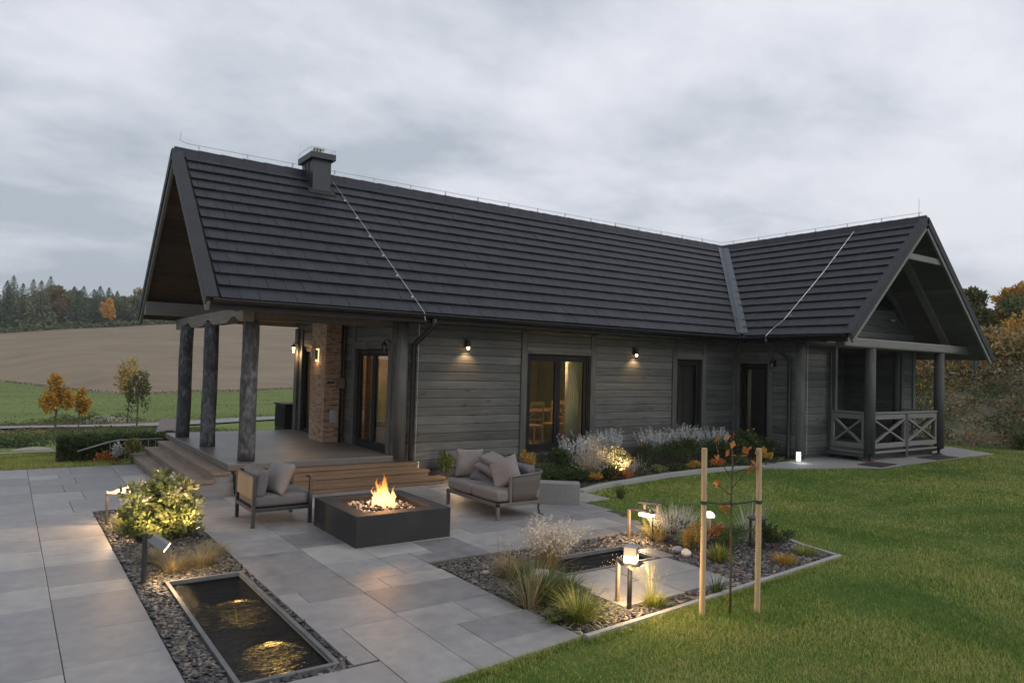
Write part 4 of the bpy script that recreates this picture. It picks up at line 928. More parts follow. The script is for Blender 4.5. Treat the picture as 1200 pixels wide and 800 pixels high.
mb = MB(); mb.box(sx1-.035, sy0+.85, .235, sx1-.01, sy1, .56); mb.build('back_panel', m_arm, sf, bevel=.004)
R_ = math.radians
seat_pad('back_cushion', (sx1-.13, sy0+.40, .56), (.34, .66, .15), m_fab2, sf, rot=(0, R_(76), 0), seed=21, rad=.05, dome=.03)
seat_pad('back_cushion', (sx1-.13, sy0+1.04, .53), (.30, .60, .15), m_fab, sf, rot=(0, R_(76), 0), seed=22, rad=.05, dome=.03)
for i, (c, sz, rot, mt, lb) in enumerate([
    ((sx0+.32, sy1-.15, .64), (.45,.45,.16), (R_(84), R_(0), R_(-26)), m_fab3, 'grey square pillow standing upright at the far end of the sofa'),
    ((sx0+.35, sy0+.33, .62), (.46,.46,.17), (R_(60), R_(-26), R_(-48)), m_fab3, 'grey pillow leaning at the near arm of the sofa'),
    ((sx1-.28, sy0+.80, .70), (.52,.36,.14), (R_(10), R_(24), R_(-62)), m_fab, 'topmost slumped pillow heaped against the sofa back'),
    ((sx1-.33, sy0+.86, .58), (.52,.36,.14), (R_(5), R_(20), R_(-62)), m_fab, 'middle slumped pillow heaped against the sofa back'),
    ((sx1-.36, sy0+.95, .48), (.48,.36,.13), (R_(30), R_(14), R_(-60)), m_fab2, 'lowest slumped pillow heaped against the sofa back')]):
    p = cushion('scatter_pillow', c, sz, rot, mt, None, seed=30+i, wr=.02); tag(p, lb, 'pillow', 'pillows on the sofa')

# ---- stone bench block
bb = MB(); bd_ = Vector((7.62-7.0, 8.86-9.34, 0)).normalized(); bn = Vector((-bd_.y, bd_.x, 0)) 
c0 = Vector((7.62, 8.86, 0)); c1 = c0 - bd_*1.05; c2 = c1 + bn*.34; c3 = c0 + bn*.30 + bd_*.0
bb.prism([(p.x, p.y) for p in (c1, c0, c3, c2)], 0, .335); tag(bb.build('stone_bench', m_bench, bevel=.006), 'low grey stone block bench behind the sofa', 'bench')

# ---- storage box on the porch
sb = thing('storage_box', (6.17, 18.4, .47), 'dark slatted box at the far end of the porch', 'box')
mb = MB(); mb.box(5.80, 18.10, -.1, 6.3, 18.9, 1.05)
for k in range(6): mb.box(5.785, 18.14+k*.13, .5, 5.799, 18.23+k*.13, 1.0)
mb.build('body', m_frame, sb, bevel=.006); mb = MB(); mb.box(5.77, 18.07, 1.051, 6.33, 18.93, 1.09); mb.build('lid', m_frame, sb, bevel=.006)

# ---- wall lamps with light cones down the logs
m_lampg = mat_glass('lamp_glass')
def wall_lamp(x, z, label, on=True):
    t = thing('wall_lamp', (x, FY, z), label, 'wall lamp', 'black wall lamps on the long log wall')
    mb = MB(); mb.box(x-.035, FY-.035, z-.02, x+.035, FY-.0, z+.15); mb.build('bracket', m_metal, t, bevel=.004)
    mb = MB(); mb.tube([(x, FY-.03, z+.08), (x, FY-.10, z+.09)], .012, 8); mb.lathe((x, FY-.10, z-.01), [(.045,0),(.052,.01),(.050,.10),(.030,.125),(.008,.13)], 14); mb.build('shade', m_metal, t, smooth=False)
    mb = MB(); mb.lathe((x, FY-.10, z-.065), [(.010,0),(.026,.012),(.030,.035),(.024,.054)], 12); mb.build('bulb', m_warm2 if on else m_lampg, t, smooth=True)
    lamp('lamp_light', (x, FY-.125, z-.085), 14, (1,.62,.30), .02, t, 'SPOT', (0, .25, -1), 128, .8)
wall_lamp(7.50, 2.56, 'lit wall lamp between the drainpipe and the wide window'); wall_lamp(12.14, 2.56, 'lit wall lamp between the wide window and the blinded window')
m_lant = mat_emit('lantern_glow', (1,.66,.33), 4)
def lantern(p, n, label, lit=0, lab2=None):
    """little carriage lantern, p on the wall, n = outward"""
    p = Vector(p); n = Vector(n); t = thing('wall_lantern', p, label, 'lantern', 'small black carriage lanterns on the house')
    mb = MB(); mb.obox(p + n*.012, .05 if abs(n.x) < .5 else .024, .05 if abs(n.y) < .5 else .024, .16); mb.tube([p + n*.02 + Vector((0,0,.05)), p + n*.09 + Vector((0,0,.13)), p + n*.16 + Vector((0,0,.12)), p + n*.17 + Vector((0,0,.08))], .009, 8); mb.build('bracket', m_metal, t)
    c = p + n*.17
    mb = MB(); mb.lathe(c + Vector((0,0,.02)), [(.075,0),(.05,.03),(.014,.065),(.012,.08)], 8); mb.build('cap', m_metal, t)
    mb = MB()
    for k in range(4):
        a = math.pi/4 + k*math.pi/2; mb.tube([c + Vector((.05*math.cos(a), .05*math.sin(a), .02)), c + Vector((.03*math.cos(a), .03*math.sin(a), -.11))], .005, 5)
    mb.lathe(c + Vector((0,0,-.125)), [(.012,0),(.034,.012),(.034,.02)], 8); mb.build('cage', m_metal, t)
    mb = MB(); mb.lathe(c + Vector((0,0,-.10)), [(.026,0),(.043,.115)], 8); mb.build('glass', m_lant if lit else m_lampg, t)
    if lit: lamp('lamp_light', c + Vector((0,0,-.15)), lit, (1,.60,.28), .03, t)
lantern((EX, 12.50, 2.50), (-1,0,0), 'unlit lantern between the porch glass door and the corner log'); lantern((EX, 17.72, 2.50), (-1,0,0), 'lit lantern at the far end of the porch wall', 15.0)
lantern((SX, 11.12, 2.44), (-1,0,0), 'unlit lantern by the drainpipe next to the wing glass door')
t = thing('wall_sconce', (5.55, 15.35, 2.3), 'oval warm glowing sconce on the brick pillar', 'sconce')
mb = MB(); mb.obox((5.525, 15.25, 2.32), .05, .10, .22); mb.build('back_plate', m_metal, t, bevel=.02)
mb = MB(); mb.obox((5.543, 15.25, 2.32), .012, .17, .28); mb.build('diffuser', mat_emit('sconce_glow', (1,.66,.30), 1.6), t, bevel=.005); lamp('lamp_light', (5.48, 15.25, 2.2), 2, (1,.6,.28), .05, t)
sp_ = thing('security_floodlight', (20.3, WFY-.02, 3.75), 'tiny silver floodlight on the gable logs of the wing', 'light'); mb = MB(); mb.obox((20.3, WFY-.08, 3.76), .16, .10, .05, (.3,0,0)); mb.build('head', m_steel, sp_, bevel=.01); mb = MB(); mb.box(20.28, WFY-.06, 3.72, 20.32, WFY+.0, 3.78); mb.build('bracket', m_metal, sp_)

m_amb, _n, _b, _o = new_mat('amber_glow_cloth'); _b.inputs['Base Color'].default_value = (.62,.46,.20,1); _b.inputs['Roughness'].default_value = .9  # amber of the lit rooms put into the cloth colour
_t = _n.nodes.new('ShaderNodeBsdfTranslucent'); _t.inputs[0].default_value = (.62,.46,.20,1); _m = _n.nodes.new('ShaderNodeMixShader'); _m.inputs[0].default_value = .5; _n.links.new(_b.outputs[0], _m.inputs[1]); _n.links.new(_t.outputs[0], _m.inputs[2]); _n.links.new(_m.outputs[0], _o.inputs[0])
# ---- interior things
def dining_chair(x, y, rz, label):
    t = thing('dining_chair', (x, y, .40), label, 'chair', 'wooden chairs inside the wide window', rz)
    def B(name, f):
        mb = MB(); f(mb); return mb.build(name, m_chair, t, local=True, bevel=.004)
    for a, b in ((-.2,-.2),(.2,-.2)): B('leg', lambda m: m.box(a-.02, b-.02, 0, a+.02, b+.02, .45))
    for a in (-.2,.2): B('leg', lambda m: m.bar((a,.2,0), (a,.24,.98), .036, .036, up=(0,1,0)))
    B('seat', lambda m: m.box(-.23,-.23,.45,.23,.23,.485)); B('back_rail', lambda m: (m.bar((-.2,.24,.96),(.2,.24,.96),.03,.09), m.bar((-.2,.225,.62),(.2,.225,.62),.025,.05)))
    B('cross_back', lambda m: (m.bar((-.18,.228,.64),(.18,.24,.92),.015,.035,up=(0,1,0)), m.bar((.18,.222,.64),(-.18,.234,.92),.015,.035,up=(0,1,0))))
dining_chair(9.75, 13.1, math.radians(170), 'oak cross-back chair behind the left leaf of the wide window'); dining_chair(10.62, 13.35, math.radians(-70), 'oak cross-back chair seen edge-on beside the cream curtain')
t = thing('dining_table', (10.1, 14.2, .4), 'long wooden table inside the wide window', 'table')
mb = MB(); mb.box(8.9, 13.75, 1.12, 11.4, 14.7, 1.16); mb.build('tabletop', m_chair, t, bevel=.005)
for a, b in ((9.0,13.85),(11.3,13.85),(9.0,14.6),(11.3,14.6)): mb = MB(); mb.box(a-.035,b-.035,.4,a+.035,b+.035,1.12); mb.build('leg', m_chair, t)
def curtain(x0, x1, y, z0, z1, label, name='curtain', mat=m_curt, axis='x'):
    n = 70; V = []; F = []
    for i in range(n+1):
        t = i/n; a = x0 + (x1-x0)*t; w_ = .035*math.sin(t*math.pi*2*7)
        for z in (z0, (z0+z1)/2, z1): V.append((a, y + w_*(1 if z < z1 else .6), z) if axis == 'x' else (y + w_, a, z))
    for i in range(n):
        for j in range(2): a = i*3+j; F.append((a, a+3, a+4, a+1))
    o = np_mesh(name, V, F, mat, smooth=True); s = o.modifiers.new('s', 'SOLIDIFY'); s.thickness = .004; tag(o, label, 'curtain'); return o
curtain(10.36, 10.74, 12.62, .42, 2.5, 'cream curtain hanging inside the right leaf of the wide window')
curtain(13.55, 14.12, 6.22, .48, 2.5, 'added amber cloth imitating a lit room in the far leaf of the porch glass door', axis='y', mat=m_amb)  # cloth added in place of the lit interior behind this leaf
curtain(16.15, 17.45, 6.2, .48, 2.5, 'added amber cloth imitating a lit room inside the far porch door', axis='y', mat=m_amb)  # same added cloth, so the far glass looks lit from inside
curtain(12.03, 12.12, 16.2, .42, 2.5, 'pale drape inside the glass door of the wing', axis='y', mat=m_curt)
vb = MB()
for k in range(52): vb.obox((14.09, 12.47, .52 + k*.037), .80, .034, .0025, (math.radians(48),0,0))
vb.box(13.69,12.45,2.42,14.49,12.49,2.46); tag(vb.build('venetian_blind', m_blind), 'closed grey venetian blind inside the narrow window', 'blind')
lamp('room_light', (10.3, 12.82, 2.5), 75, (1,.68,.38), .15); lamp('room_light', (6.9, 13.5, 2.2), 170, (1,.62,.30), .15); lamp('room_light', (14.0, 13.0, 1.2), 4, (1,.66,.34), .15); lamp('room_light', (6.9, 16.8, 2.2), 170, (1,.62,.26), .15); lamp('room_light', (17.0, 12.9, 2.6), .7, (1,.75,.5), .15)

# ---- ponds
def pond(x0, y0, x1, y1, label, wz=-.045, cw=.055):
    t = thing('garden_pond', ((x0+x1)/2, (y0+y1)/2, 0), label, 'pond')
    mb = MB(); zt_ = .006
    for k, q in enumerate(((x0+.018,y0+.018,x1-.018,y0+cw), (x0+.018,y1-cw,x1-.018,y1-.018), (x0+.018,y0+cw,x0+cw,y1-cw), (x1-cw,y0+cw,x1-.018,y1-cw))):
        mb.box(q[0]+.0005, q[1]+.0005, -.032, q[2]-.0005, q[3]-.0005, zt_)
    mb.build('coping', m_rim, t, bevel=.004)
    i = cw; bs = MB(); a, b, c, d = x0+i, y0+i, x1-i, y1-i
    bs.add([(a,b,-.031),(c,b,-.031),(c,d,-.031),(a,d,-.031),(a,b,-.42),(c,b,-.42),(c,d,-.42),(a,d,-.42)], [(0,1,5,4),(1,2,6,5),(2,3,7,6),(3,0,4,7),(4,5,6,7)])
    bs.build('basin', mat_noise('pond_liner', [(.3,(.003,.0035,.0025)), (.5,(.006,.007,.004)), (.8,(.014,.016,.008))], 5, .9, bumps=.4), t)
    wm = MB(); wm.add([(a,b,wz),(c,b,wz),(c,d,wz),(a,d,wz)], [(0,1,2,3)]); wo_ = wm.build('water', m_water); tag(wo_, kind='structure')
m_water, nt_, b_, out_ = new_mat('pond_water'); nt_.nodes.remove(b_)
v_ = coords(nt_, (3.2,9,1), rot=(0,0,.35)); h_ = M(nt_, 'ADD', noise(nt_, v_, 1.6, 5, .6, .8), M(nt_, 'MULTIPLY', noise(nt_, v_, 5, 3, .5, .4), .35))
bp2 = nt_.nodes.new('ShaderNodeBump'); bp2.inputs['Strength'].default_value = .8; bp2.inputs['Distance'].default_value = .045; nt_.links.new(h_, bp2.inputs['Height'])
fr_ = nt_.nodes.new('ShaderNodeFresnel'); fr_.inputs[0].default_value = 1.36; nt_.links.new(bp2.outputs[0], fr_.inputs['Normal'])
gl_ = nt_.nodes.new('ShaderNodeBsdfGlossy'); gl_.inputs['Roughness'].default_value = .03; nt_.links.new(bp2.outputs[0], gl_.inputs['Normal'])
rf_ = nt_.nodes.new('ShaderNodeBsdfRefraction'); rf_.inputs['Color'].default_value = (.10,.11,.075,1); rf_.inputs['Roughness'].default_value = .02; rf_.inputs['IOR'].default_value = 1.33; bp3 = nt_.nodes.new('ShaderNodeBump'); bp3.inputs['Strength'].default_value = 1.0; bp3.inputs['Distance'].default_value = .13; nt_.links.new(h_, bp3.inputs['Height']); nt_.links.new(bp3.outputs[0], rf_.inputs['Normal'])
ms_ = nt_.nodes.new('ShaderNodeMixShader'); nt_.links.new(fr_.outputs[0], ms_.inputs[0]); nt_.links.new(rf_.outputs[0], ms_.inputs[1]); nt_.links.new(gl_.outputs[0], ms_.inputs[2]); nt_.links.new(ms_.outputs[0], out_.inputs[0])
pond(1.345, 5.035, 2.115, 7.775, 'long narrow dark pond with golden glints in the left gravel bed')
pond(4.925, 5.945, 6.375, 6.615, 'small dark pond behind the ornamental grasses in the right gravel bed')
def uw(x, y, r, lab, e):  # submerged lights added to produce the golden glints on the water
    t = thing('added_glint_light', (x, y, -.40), lab, 'added glint light'); mb = MB(); mb.lathe((x,y,-.418), [(r*1.15,0),(r*1.15,.05),(r,.06)], 16); mb.build('housing', m_metal, t)
    mb = MB(); mb.lathe((x,y,-.357), [(r*.95,0),(r*.5,.012),(.001,.016)], 16); mb.build('lens', mat_emit('added_glint_lens', (1,.58,.24), e*9), t)
uw(1.90, 6.02, .062, 'added submerged light making golden glints in the middle of the long pond', 5.0); uw(1.93, 7.22, .040, 'added submerged light making golden glints at the far end of the long pond', 6.0)

# ---- curbs
def strip(name, pts, wd, z0, z1, mat, label, cat, bevel=.006, zf=None):
    P = [Vector((x,y,0)) for x,y in pts]; mb = MB(); n = len(P); vs = []
    for i, p in enumerate(P):
        d = (P[min(i+1,n-1)] - P[max(i-1,0)]).normalized(); s = Vector((d.y, -d.x, 0))*wd/2; zz_ = zf(p.x, p.y) if zf else 0
        for q, z in ((p-s, z0), (p+s, z0), (p+s, z1), (p-s, z1)): vs.append((q.x, q.y, z+zz_))
    fs = [(4*i+j, 4*i+(j+1)%4, 4*i+4+(j+1)%4, 4*i+4+j) for i in range(n-1) for j in range(4)] + [(3,2,1,0), (4*n-4,4*n-3,4*n-2,4*n-1)]
    mb.add(vs, fs); return tag(mb.build(name, mat, bevel=bevel), label, cat)
strip('curb', [(3.99,4.52),(5.2,4.62),(6.6,4.76),(8.42,4.93)], .055, -.05, .016, m_conc, 'straight concrete edging between the gravel bed and the near lawn', 'curb')
strip('curb', [(8.40,4.98),(8.50,5.5),(8.78,6.3)], .055, -.05, .016, m_conc, 'short concrete edging closing the far right end of the gravel bed', 'curb')
cp = [(8.42,9.78),(9.2,10.08),(10.2,10.28),(11.3,10.42),(12.4,10.44),(13.4,10.32),(14.1,10.05)]
strip('curb', cp, .15, -.04, .045, m_conc, 'curved pale concrete curb of the flower bed along the house', 'curb', zf=lambda x, y: max(0, (x-10)*.015))
# inner stepping slabs in bed two
mb = MB()
for q in ((4.78,4.90,5.62,5.42),(5.63,4.93,6.42,5.40),(4.86,5.43,5.5,5.93),(5.51,5.41,6.45,5.93),(6.38,5.94,6.62,6.35)):
    mb.tint = rnd.random(); mb.box(q[0]+.003, q[1]+.003, -.03, q[2]-.003, q[3]-.003, .004)
tag(mb.build('stepping_slab', m_pave, bevel=.003), kind='structure')

# soil / gravel bases
def flat(name, poly, z, mat, kind='structure', zf=None):
    mb = MB(); mb.add([(x, y, z + (zf(x,y) if zf else 0)) for x, y in poly], [tuple(range(len(poly)))]); return tag(mb.build(name, mat), kind=kind)
m_base = mat_noise('gravel_base', [(.3,(.03,.03,.032)), (.7,(.07,.068,.07))], 30, .95, bumps=.8, bd=.01)
def holed(name, x0, y0, x1, y1, h, z, mat):
    mb = MB(); a, b, c, d = h
    for q in ((x0,y0,x1,b), (x0,d,x1,y1), (x0,b,a,d), (c,b,x1,d)):
        mb.add([(q[0],q[1],z),(q[2],q[1],z),(q[2],q[3],z),(q[0],q[3],z)], [(0,1,2,3)])
    return tag(mb.build(name, mat), kind='structure')
holed('gravel_ground', 1.095, 4.955, 2.155, 11.735, (1.40,5.09,2.06,7.72), -.024, m_base)
B2 = [(3.96,4.56),(8.40,4.93),(8.76,6.3),(8.9,7.3),(7.6,7.12),(3.96,7.06)]
mb = MB(); h = (4.98,6.0,6.32,6.56)
for q in ([(3.96,4.56),(4.98,4.64),(4.98,7.08),(3.96,7.06)], [(4.98,4.64),(6.32,4.75),(6.32,6.0),(4.98,6.0)], [(4.98,6.56),(6.32,6.56),(6.32,7.1),(4.98,7.08)], [(6.32,4.75),(8.40,4.93),(8.76,6.3),(7.62,7.10),(6.32,7.1)]):
    mb.add([(x,y,-.024) for x,y in q], [tuple(range(len(q)))])
tag(mb.build('gravel_ground', m_base), kind='structure')
fb = [(7.3,12.28),(7.3,10.75),(8.0,9.95),(8.42,9.85)] + [(x, y+.05) for x, y in cp[1:]] + [(14.9,10.28),(15.4,10.40),(15.9,10.75),(15.9,12.28)]
flat('flower_bed_soil', fb, .012, m_soil, zf=lambda x, y: max(0, (x-10)*.018) + .05*(y > 11))
flat('flower_bed_soil', [(6.5,12.28),(6.5,11.98),(7.3,11.98),(7.3,12.28)], .0, m_soil)

# ---- lamps in the garden
def bollard(name, p, q, label, h=.46, wd=.03, mats=(m_char, m_char), glow=None, top=None, e=5):
    """two slim posts joined by a head"""
    p = Vector((*p, -.02)); q = Vector((*q, -.02)); t = thing(name, (p+q)/2, label, 'garden lamp', 'low garden lamps')
    for a, m_ in ((p, mats[0]), (q, mats[1])):
        mb = MB(); d = (q-p).normalized(); mb.bar(a, a + Vector((0,0,h+.02)), wd, wd*1.25, up=d); mb.build('post', m_, t, bevel=.003)
    return t, p, q
m_lit = mat_noise('lamplit_metal', [(.3,(.13,.10,.075)), (.7,(.18,.145,.11))], 14, .45, bumps=.05)  # warm lamplight put into the metal colour of the lit posts
# big one in front
t, p, q = bollard('garden_lamp', (4.83, 5.04), (4.80, 4.85), 'two-post garden lamp with a glowing glass block in the right gravel bed', .40, mats=(m_lit, m_metal))
c = Vector((4.865, 4.90, .40)); d = Vector((.35,-.15,0)).normalized()
mb = MB(); mb.bar(Vector((4.83,5.04,.405)), Vector((4.80,4.80,.375)), .05, .03); mb.build('arm', m_lit, t, bevel=.003)
mb = MB(); mb.lathe((4.86,4.90,.385), [(.115,0),(.12,.012),(.06,.018)], 20); mb.build('head', m_metal, t)
mb = MB(); mb.obox((4.86,4.90,.436), .125, .115, .064, (0,0,.62)); mb.build('diffuser', mat_emit('lamp_block', (1,.76,.46), 3.6), t, smooth=False)
mb = MB(); mb.obox((4.86,4.90,.510), .13, .12, .083, (0,0,.62)); mb.build('cap', mat_noise('frosted_cap', [(.3,(.26,.26,.26)), (.7,(.32,.32,.315))], 4, .35), t, bevel=.006)
lamp('lamp_light', (4.70, 4.78, .30), 16, (1,.66,.34), .04, t); lamp('lamp_light', (4.95, 4.84, .34), 20, (1,.64,.32), .04, t)
# second at the far edge
t, p, q = bollard('garden_lamp', (6.84, 6.95), (6.90, 6.60), 'two-post garden lamp with a lit slanted panel at the patio edge', .36, mats=(m_lit, m_char))
mb = MB(); mb.bar((6.84,6.97,.365), (6.90,6.57,.365), .07, .03); mb.build('arm', m_char, t, bevel=.003)
mb = MB(); mb.bar((6.865,6.76,.322), (6.885,6.57,.322), .10, .035); mb.build('diffuser', mat_emit('panel_glow', (1,.76,.46), 4.5), t, bevel=.004); lamp('lamp_light', (6.78, 6.70, .26), 20, (1,.66,.34), .04, t)
# third behind it
t, p, q = bollard('garden_lamp', (7.16, 6.98), (7.26, 6.84), 'garden lamp with lamplight painted on its posts and a dark cap behind the lit panel lamp', .40, mats=(m_lit, m_lit))
mb = MB(); mb.bar((7.10,7.05,.405), (7.31,6.77,.405), .10, .03); mb.build('head', m_char, t, bevel=.003)
# mushroom lamp
t = thing('garden_lamp', (7.72, 6.35, 0), 'small white dome lamp on a wooden stem behind the stakes', 'garden lamp', 'low garden lamps')
mb = MB(); mb.tube([(7.72,6.35,-.02),(7.72,6.35,.27)], .024, 10); mb.build('stem', m_stake, t); mb = MB(); mb.lathe((7.72,6.35,.272), [(.072,0),(.075,.02),(.055,.055),(.02,.075)], 16); mb.build('dome', mat_emit('dome_glow', (1,.93,.85), 1.6), t, smooth=True)
# dark flat topped lamp
t = thing('garden_lamp', (7.88, 5.72, 0), 'unlit black flat-topped garden lamp among the dark bushes', 'garden lamp', 'low garden lamps')
for dx, dy in ((-.07,.05),(.06,-.05)): mb = MB(); mb.tube([(7.88+dx,5.72+dy,-.02),(7.88+dx,5.72+dy,.34)], .016, 8); mb.build('post', m_char, t)
mb = MB(); mb.lathe((7.88,5.72,.34), [(.10,0),(.125,.01),(.125,.03),(.10,.035)], 18); mb.build('head', m_char, t)
# white cube lamp by the wing post
t = thing('garden_lamp', (15.55, 10.17, .1), 'small white glowing cube lamp at the foot of the wing corner log', 'garden lamp', 'low garden lamps')
mb = MB(); mb.obox((15.55,10.17,.235), .10, .10, .20, (0,0,math.radians(35))); mb.build('diffuser', m_cool, t, bevel=.006); mb = MB(); mb.obox((15.55,10.17,.12), .115, .115, .03, (0,0,math.radians(35))); mb.build('base', m_steel, t); lamp('lamp_light', (15.38,9.98,.25), 2.5, (.95,1,.92), .04, t)
# stake spotlight in bed one
t = thing('garden_spotlight', (1.19, 7.83, 0), 'tilted spotlight on a black post at the corner of the long pond', 'spotlight')
mb = MB(); mb.tube([(1.19,7.83,-.02),(1.19,7.83,.47)], .026, 12); mb.build('post', m_char, t); hd = Vector((.80,-.25,-.62)).normalized(); h0 = Vector((1.225,7.82,.43))
mb = MB(); mb.obox((1.225,7.80,.385), .05,.035,.07); mb.build('joint', m_lit, t, bevel=.004)
mb = MB(); mb.bar(h0+Vector((.02,0,.0)), h0 + hd*.17+Vector((.02,0,.0)), .11, .085, up=(0,0,1)); mb.build('head', mat_noise('lamp_grey', [(.3,(.16,.165,.17)), (.7,(.21,.215,.22))], 5, .5), t, bevel=.006)
mb = MB(); mb.bar(h0+hd*.171+Vector((.02,0,0)), h0 + hd*.178+Vector((.02,0,0)), .10, .075, up=(0,0,1)); mb.build('lens', m_warm, t); lamp('lamp_light', h0 + hd*.21+Vector((.02,0,0)), 26, (1,.66,.32), .04, t, 'SPOT', (.3,-.1,-.6), 150, .5)
# L-shaped post lamp
t = thing('garden_lamp', (1.16, 10.72, 0), 'black L-shaped post lamp with a pale tipped arm beside the walkway', 'garden lamp', 'low garden lamps')
mb = MB(); mb.box(1.145,10.705,-.02,1.175,10.735,.385); mb.build('post', m_char, t, bevel=.003); mb = MB(); mb.box(1.145,10.69,.385,1.42,10.75,.405); mb.build('arm', m_char, t, bevel=.003)
mb = MB(); mb.prism([(1.17,.428),(1.37,.428),(1.37,.47),(1.30,.462)], 10.68, 10.76, 'y'); mb.build('head', m_char, t); mb = MB(); mb.box(1.15,10.685,.4055,1.39,10.755,.4275); mb.build('diffuser', m_conc, t); mb = MB(); mb.box(1.391,10.68,.385,1.42,10.76,.475); mb.build('end_plate', m_white, t, bevel=.003); lamp('lamp_light', (1.36,10.60,.47), 62, (1,.62,.30), .08, t)
def uplight(x, y, aim, e, label, z=0, spot=110):
    t = thing('garden_spotlight', (x, y, z), label, 'spotlight'); a = Vector(aim).normalized(); c = Vector((x, y, z+.11))
    mb = MB(); mb.tube([(x,y,z-.02),(x,y,z+.10)], .012, 8); mb.tube([c - a*.03, c + a*.07], [.03,.036], 14); mb.build('body', m_char, t)
    mb = MB(); mb.tube([c + a*.0705, c + a*.074], .030, 14); mb.build('lens', m_warm, t); lamp('lamp_light', c + a*.10, e, (1,.68,.34), .03, t, 'SPOT', a, spot, .7)
uplight(1.38, 9.02, (.32, .75, .62), 52, 'small uplight in front of the glowing yellow-green shrub'); uplight(1.98, 9.15, (-.25, .6, .75), 30, 'second small uplight at the right foot of the glowing shrub')
# bed three uplight
uplight(9.95, 10.30, (.28, .62, .72), 110, 'small spotlight lighting the yellow flowers below the log wall', .03)
lamp('step_light', (6.9, 11.5, .35), 7, (1,.64,.3), .06)
# ================================================================ PLANTS
def leaves(C, size, r, up=.3, asp=.5, dirs=None):
    """rhombic leaves with a fold at centres C; returns V (n*4), F"""
    n = len(C); size = np.broadcast_to(size, n)
    d = r.normal(size=(n,3)) if dirs is None else dirs + r.normal(size=(n,3))*.35
    d[:,2] += up; d /= np.linalg.norm(d, axis=1)[:,None] + 1e-9
    e = np.cross(d, r.normal(size=(n,3))); e /= np.linalg.norm(e, axis=1)[:,None] + 1e-9
    s = size[:,None]
    V = np.stack([C - d*s*.5, C + e*s*asp*.5, C + d*s*.55, C - e*s*asp*.5], 1).reshape(-1,3)
    F = np.arange(n*4).reshape(n,4); return V, F
def blades(B, D, L, wd, r, droop=.5, seg=4, twist=0):
    """curved grass blades: base B, unit lean direction D (n,3), length L, width wd"""
    n = len(B); L = np.broadcast_to(L, n); wd = np.broadcast_to(wd, n); droop = np.broadcast_to(droop, n)
    s = np.stack([-D[:,1], D[:,0], np.zeros(n)], 1); nn = np.linalg.norm(s, axis=1)[:,None]; s = np.where(nn > 1e-4, s/np.maximum(nn,1e-4), np.array([1.,0,0]))
    V = []
    hd = D*np.array([1,1,0]); hn = np.linalg.norm(hd, axis=1)[:,None]; hd = np.where(hn > 1e-4, hd/np.maximum(hn,1e-4), np.array([1.,0,0]))
    for k in range(seg+1):
        t = k/seg; c = B + D*(L*t)[:,None] + hd*(L*droop*t*t*.5)[:,None] - np.array([0,0,1])*(L*droop*t*t*.45)[:,None]
        w_ = (wd*(1 - t**1.6)*.5 + wd*.03)[:,None]; V += [c - s*w_, c + s*w_]
    V = np.stack(V, 1).reshape(-1, 3); m = 2*(seg+1)
    f = np.array([[2*k, 2*k+1, 2*k+3, 2*k+2] for k in range(seg)]); F = (f[None] + (np.arange(n)*m)[:,None,None]).reshape(-1,4)
    return V, F
def cat_(parts):
    Vs = []; Fs = []; o = 0
    for V, F in parts: Vs.append(V); Fs.append(F + o); o += len(V)
    return np.concatenate(Vs), np.concatenate(Fs)
def tints(F, n, r, per): return np.repeat(r.random(n), per)
def sph(n, r, rx, ry, rz, c, shell=.5, lo=-1):
    d = r.normal(size=(n*2,3)); d /= np.linalg.norm(d, axis=1)[:,None]; d = d[d[:,2] > lo][:n]; n = len(d)
    rad = (r.random(n)**shell)[:,None]; return np.array(c) + d*rad*np.array([rx,ry,rz]), d
def clumps(n, r, rx, ry, rz, c, k=9, cs=.42, lo=-.6):
    """points gathered in k uneven clumps inside an ellipsoid, so the outline is ragged"""
    cc, _ = sph(k, r, rx*.72, ry*.72, rz*.72, c, .45, lo); k = len(cc)
    w = r.integers(0, k, n); d = r.normal(size=(n,3)); d /= np.linalg.norm(d, axis=1)[:,None]
    rad = (r.random(n)**.45)[:,None]; szs = r.uniform(.7,1.25,k)[w][:,None]
    P = cc[w] + d*rad*np.array([rx,ry,rz])*cs*szs; return P, d, w
G = lambda *c: [(.15, c[0]), (.5, c[1]), (.85, c[2])]
l_dark = mat_leaf('dark_green_leaf', G((.020,.036,.012),(.045,.070,.022),(.085,.115,.038)))
l_mid = mat_leaf('green_leaf', G((.040,.065,.018),(.075,.11,.03),(.13,.16,.05)))
l_yel = mat_leaf('yellow_green_leaf', G((.075,.11,.030),(.17,.20,.065),(.40,.36,.17)))
l_lime = mat_leaf('lime_grass', G((.08,.12,.02),(.21,.24,.04),(.40,.38,.10)))
l_grn = mat_leaf('grass_green', G((.035,.060,.016),(.07,.105,.028),(.12,.15,.045)))
l_straw = mat_leaf('straw', G((.16,.12,.06),(.29,.23,.12),(.42,.35,.21)))
l_plume = mat_leaf('pale_plume', G((.38,.34,.28),(.55,.50,.43),(.72,.67,.60)))
l_silver = mat_leaf('silver_flower', G((.30,.32,.33),(.46,.48,.48),(.64,.66,.65)))
l_rust = mat_leaf('orange_leaf', G((.20,.065,.018),(.42,.15,.035),(.58,.26,.06)))
l_gold = mat_leaf('golden_leaf', G((.22,.13,.03),(.42,.25,.05),(.55,.38,.10)))
l_stem = mat_noise('plant_stem', [(.3,(.06,.045,.03)), (.7,(.12,.09,.06))], 9, .9)
gid = [100]
def R2(): gid[0] += 1; return np.random.default_rng(gid[0])
def zg(x, y): return max(H(x, y), -.03) + .02
def rand_dirs(n, r, spread): 
    a = r.uniform(0, 6.283, n); s = np.abs(r.normal(0, spread, n)); s = np.minimum(s, 1.35); return np.stack([np.sin(s)*np.cos(a), np.sin(s)*np.sin(a), np.cos(s)], 1), a
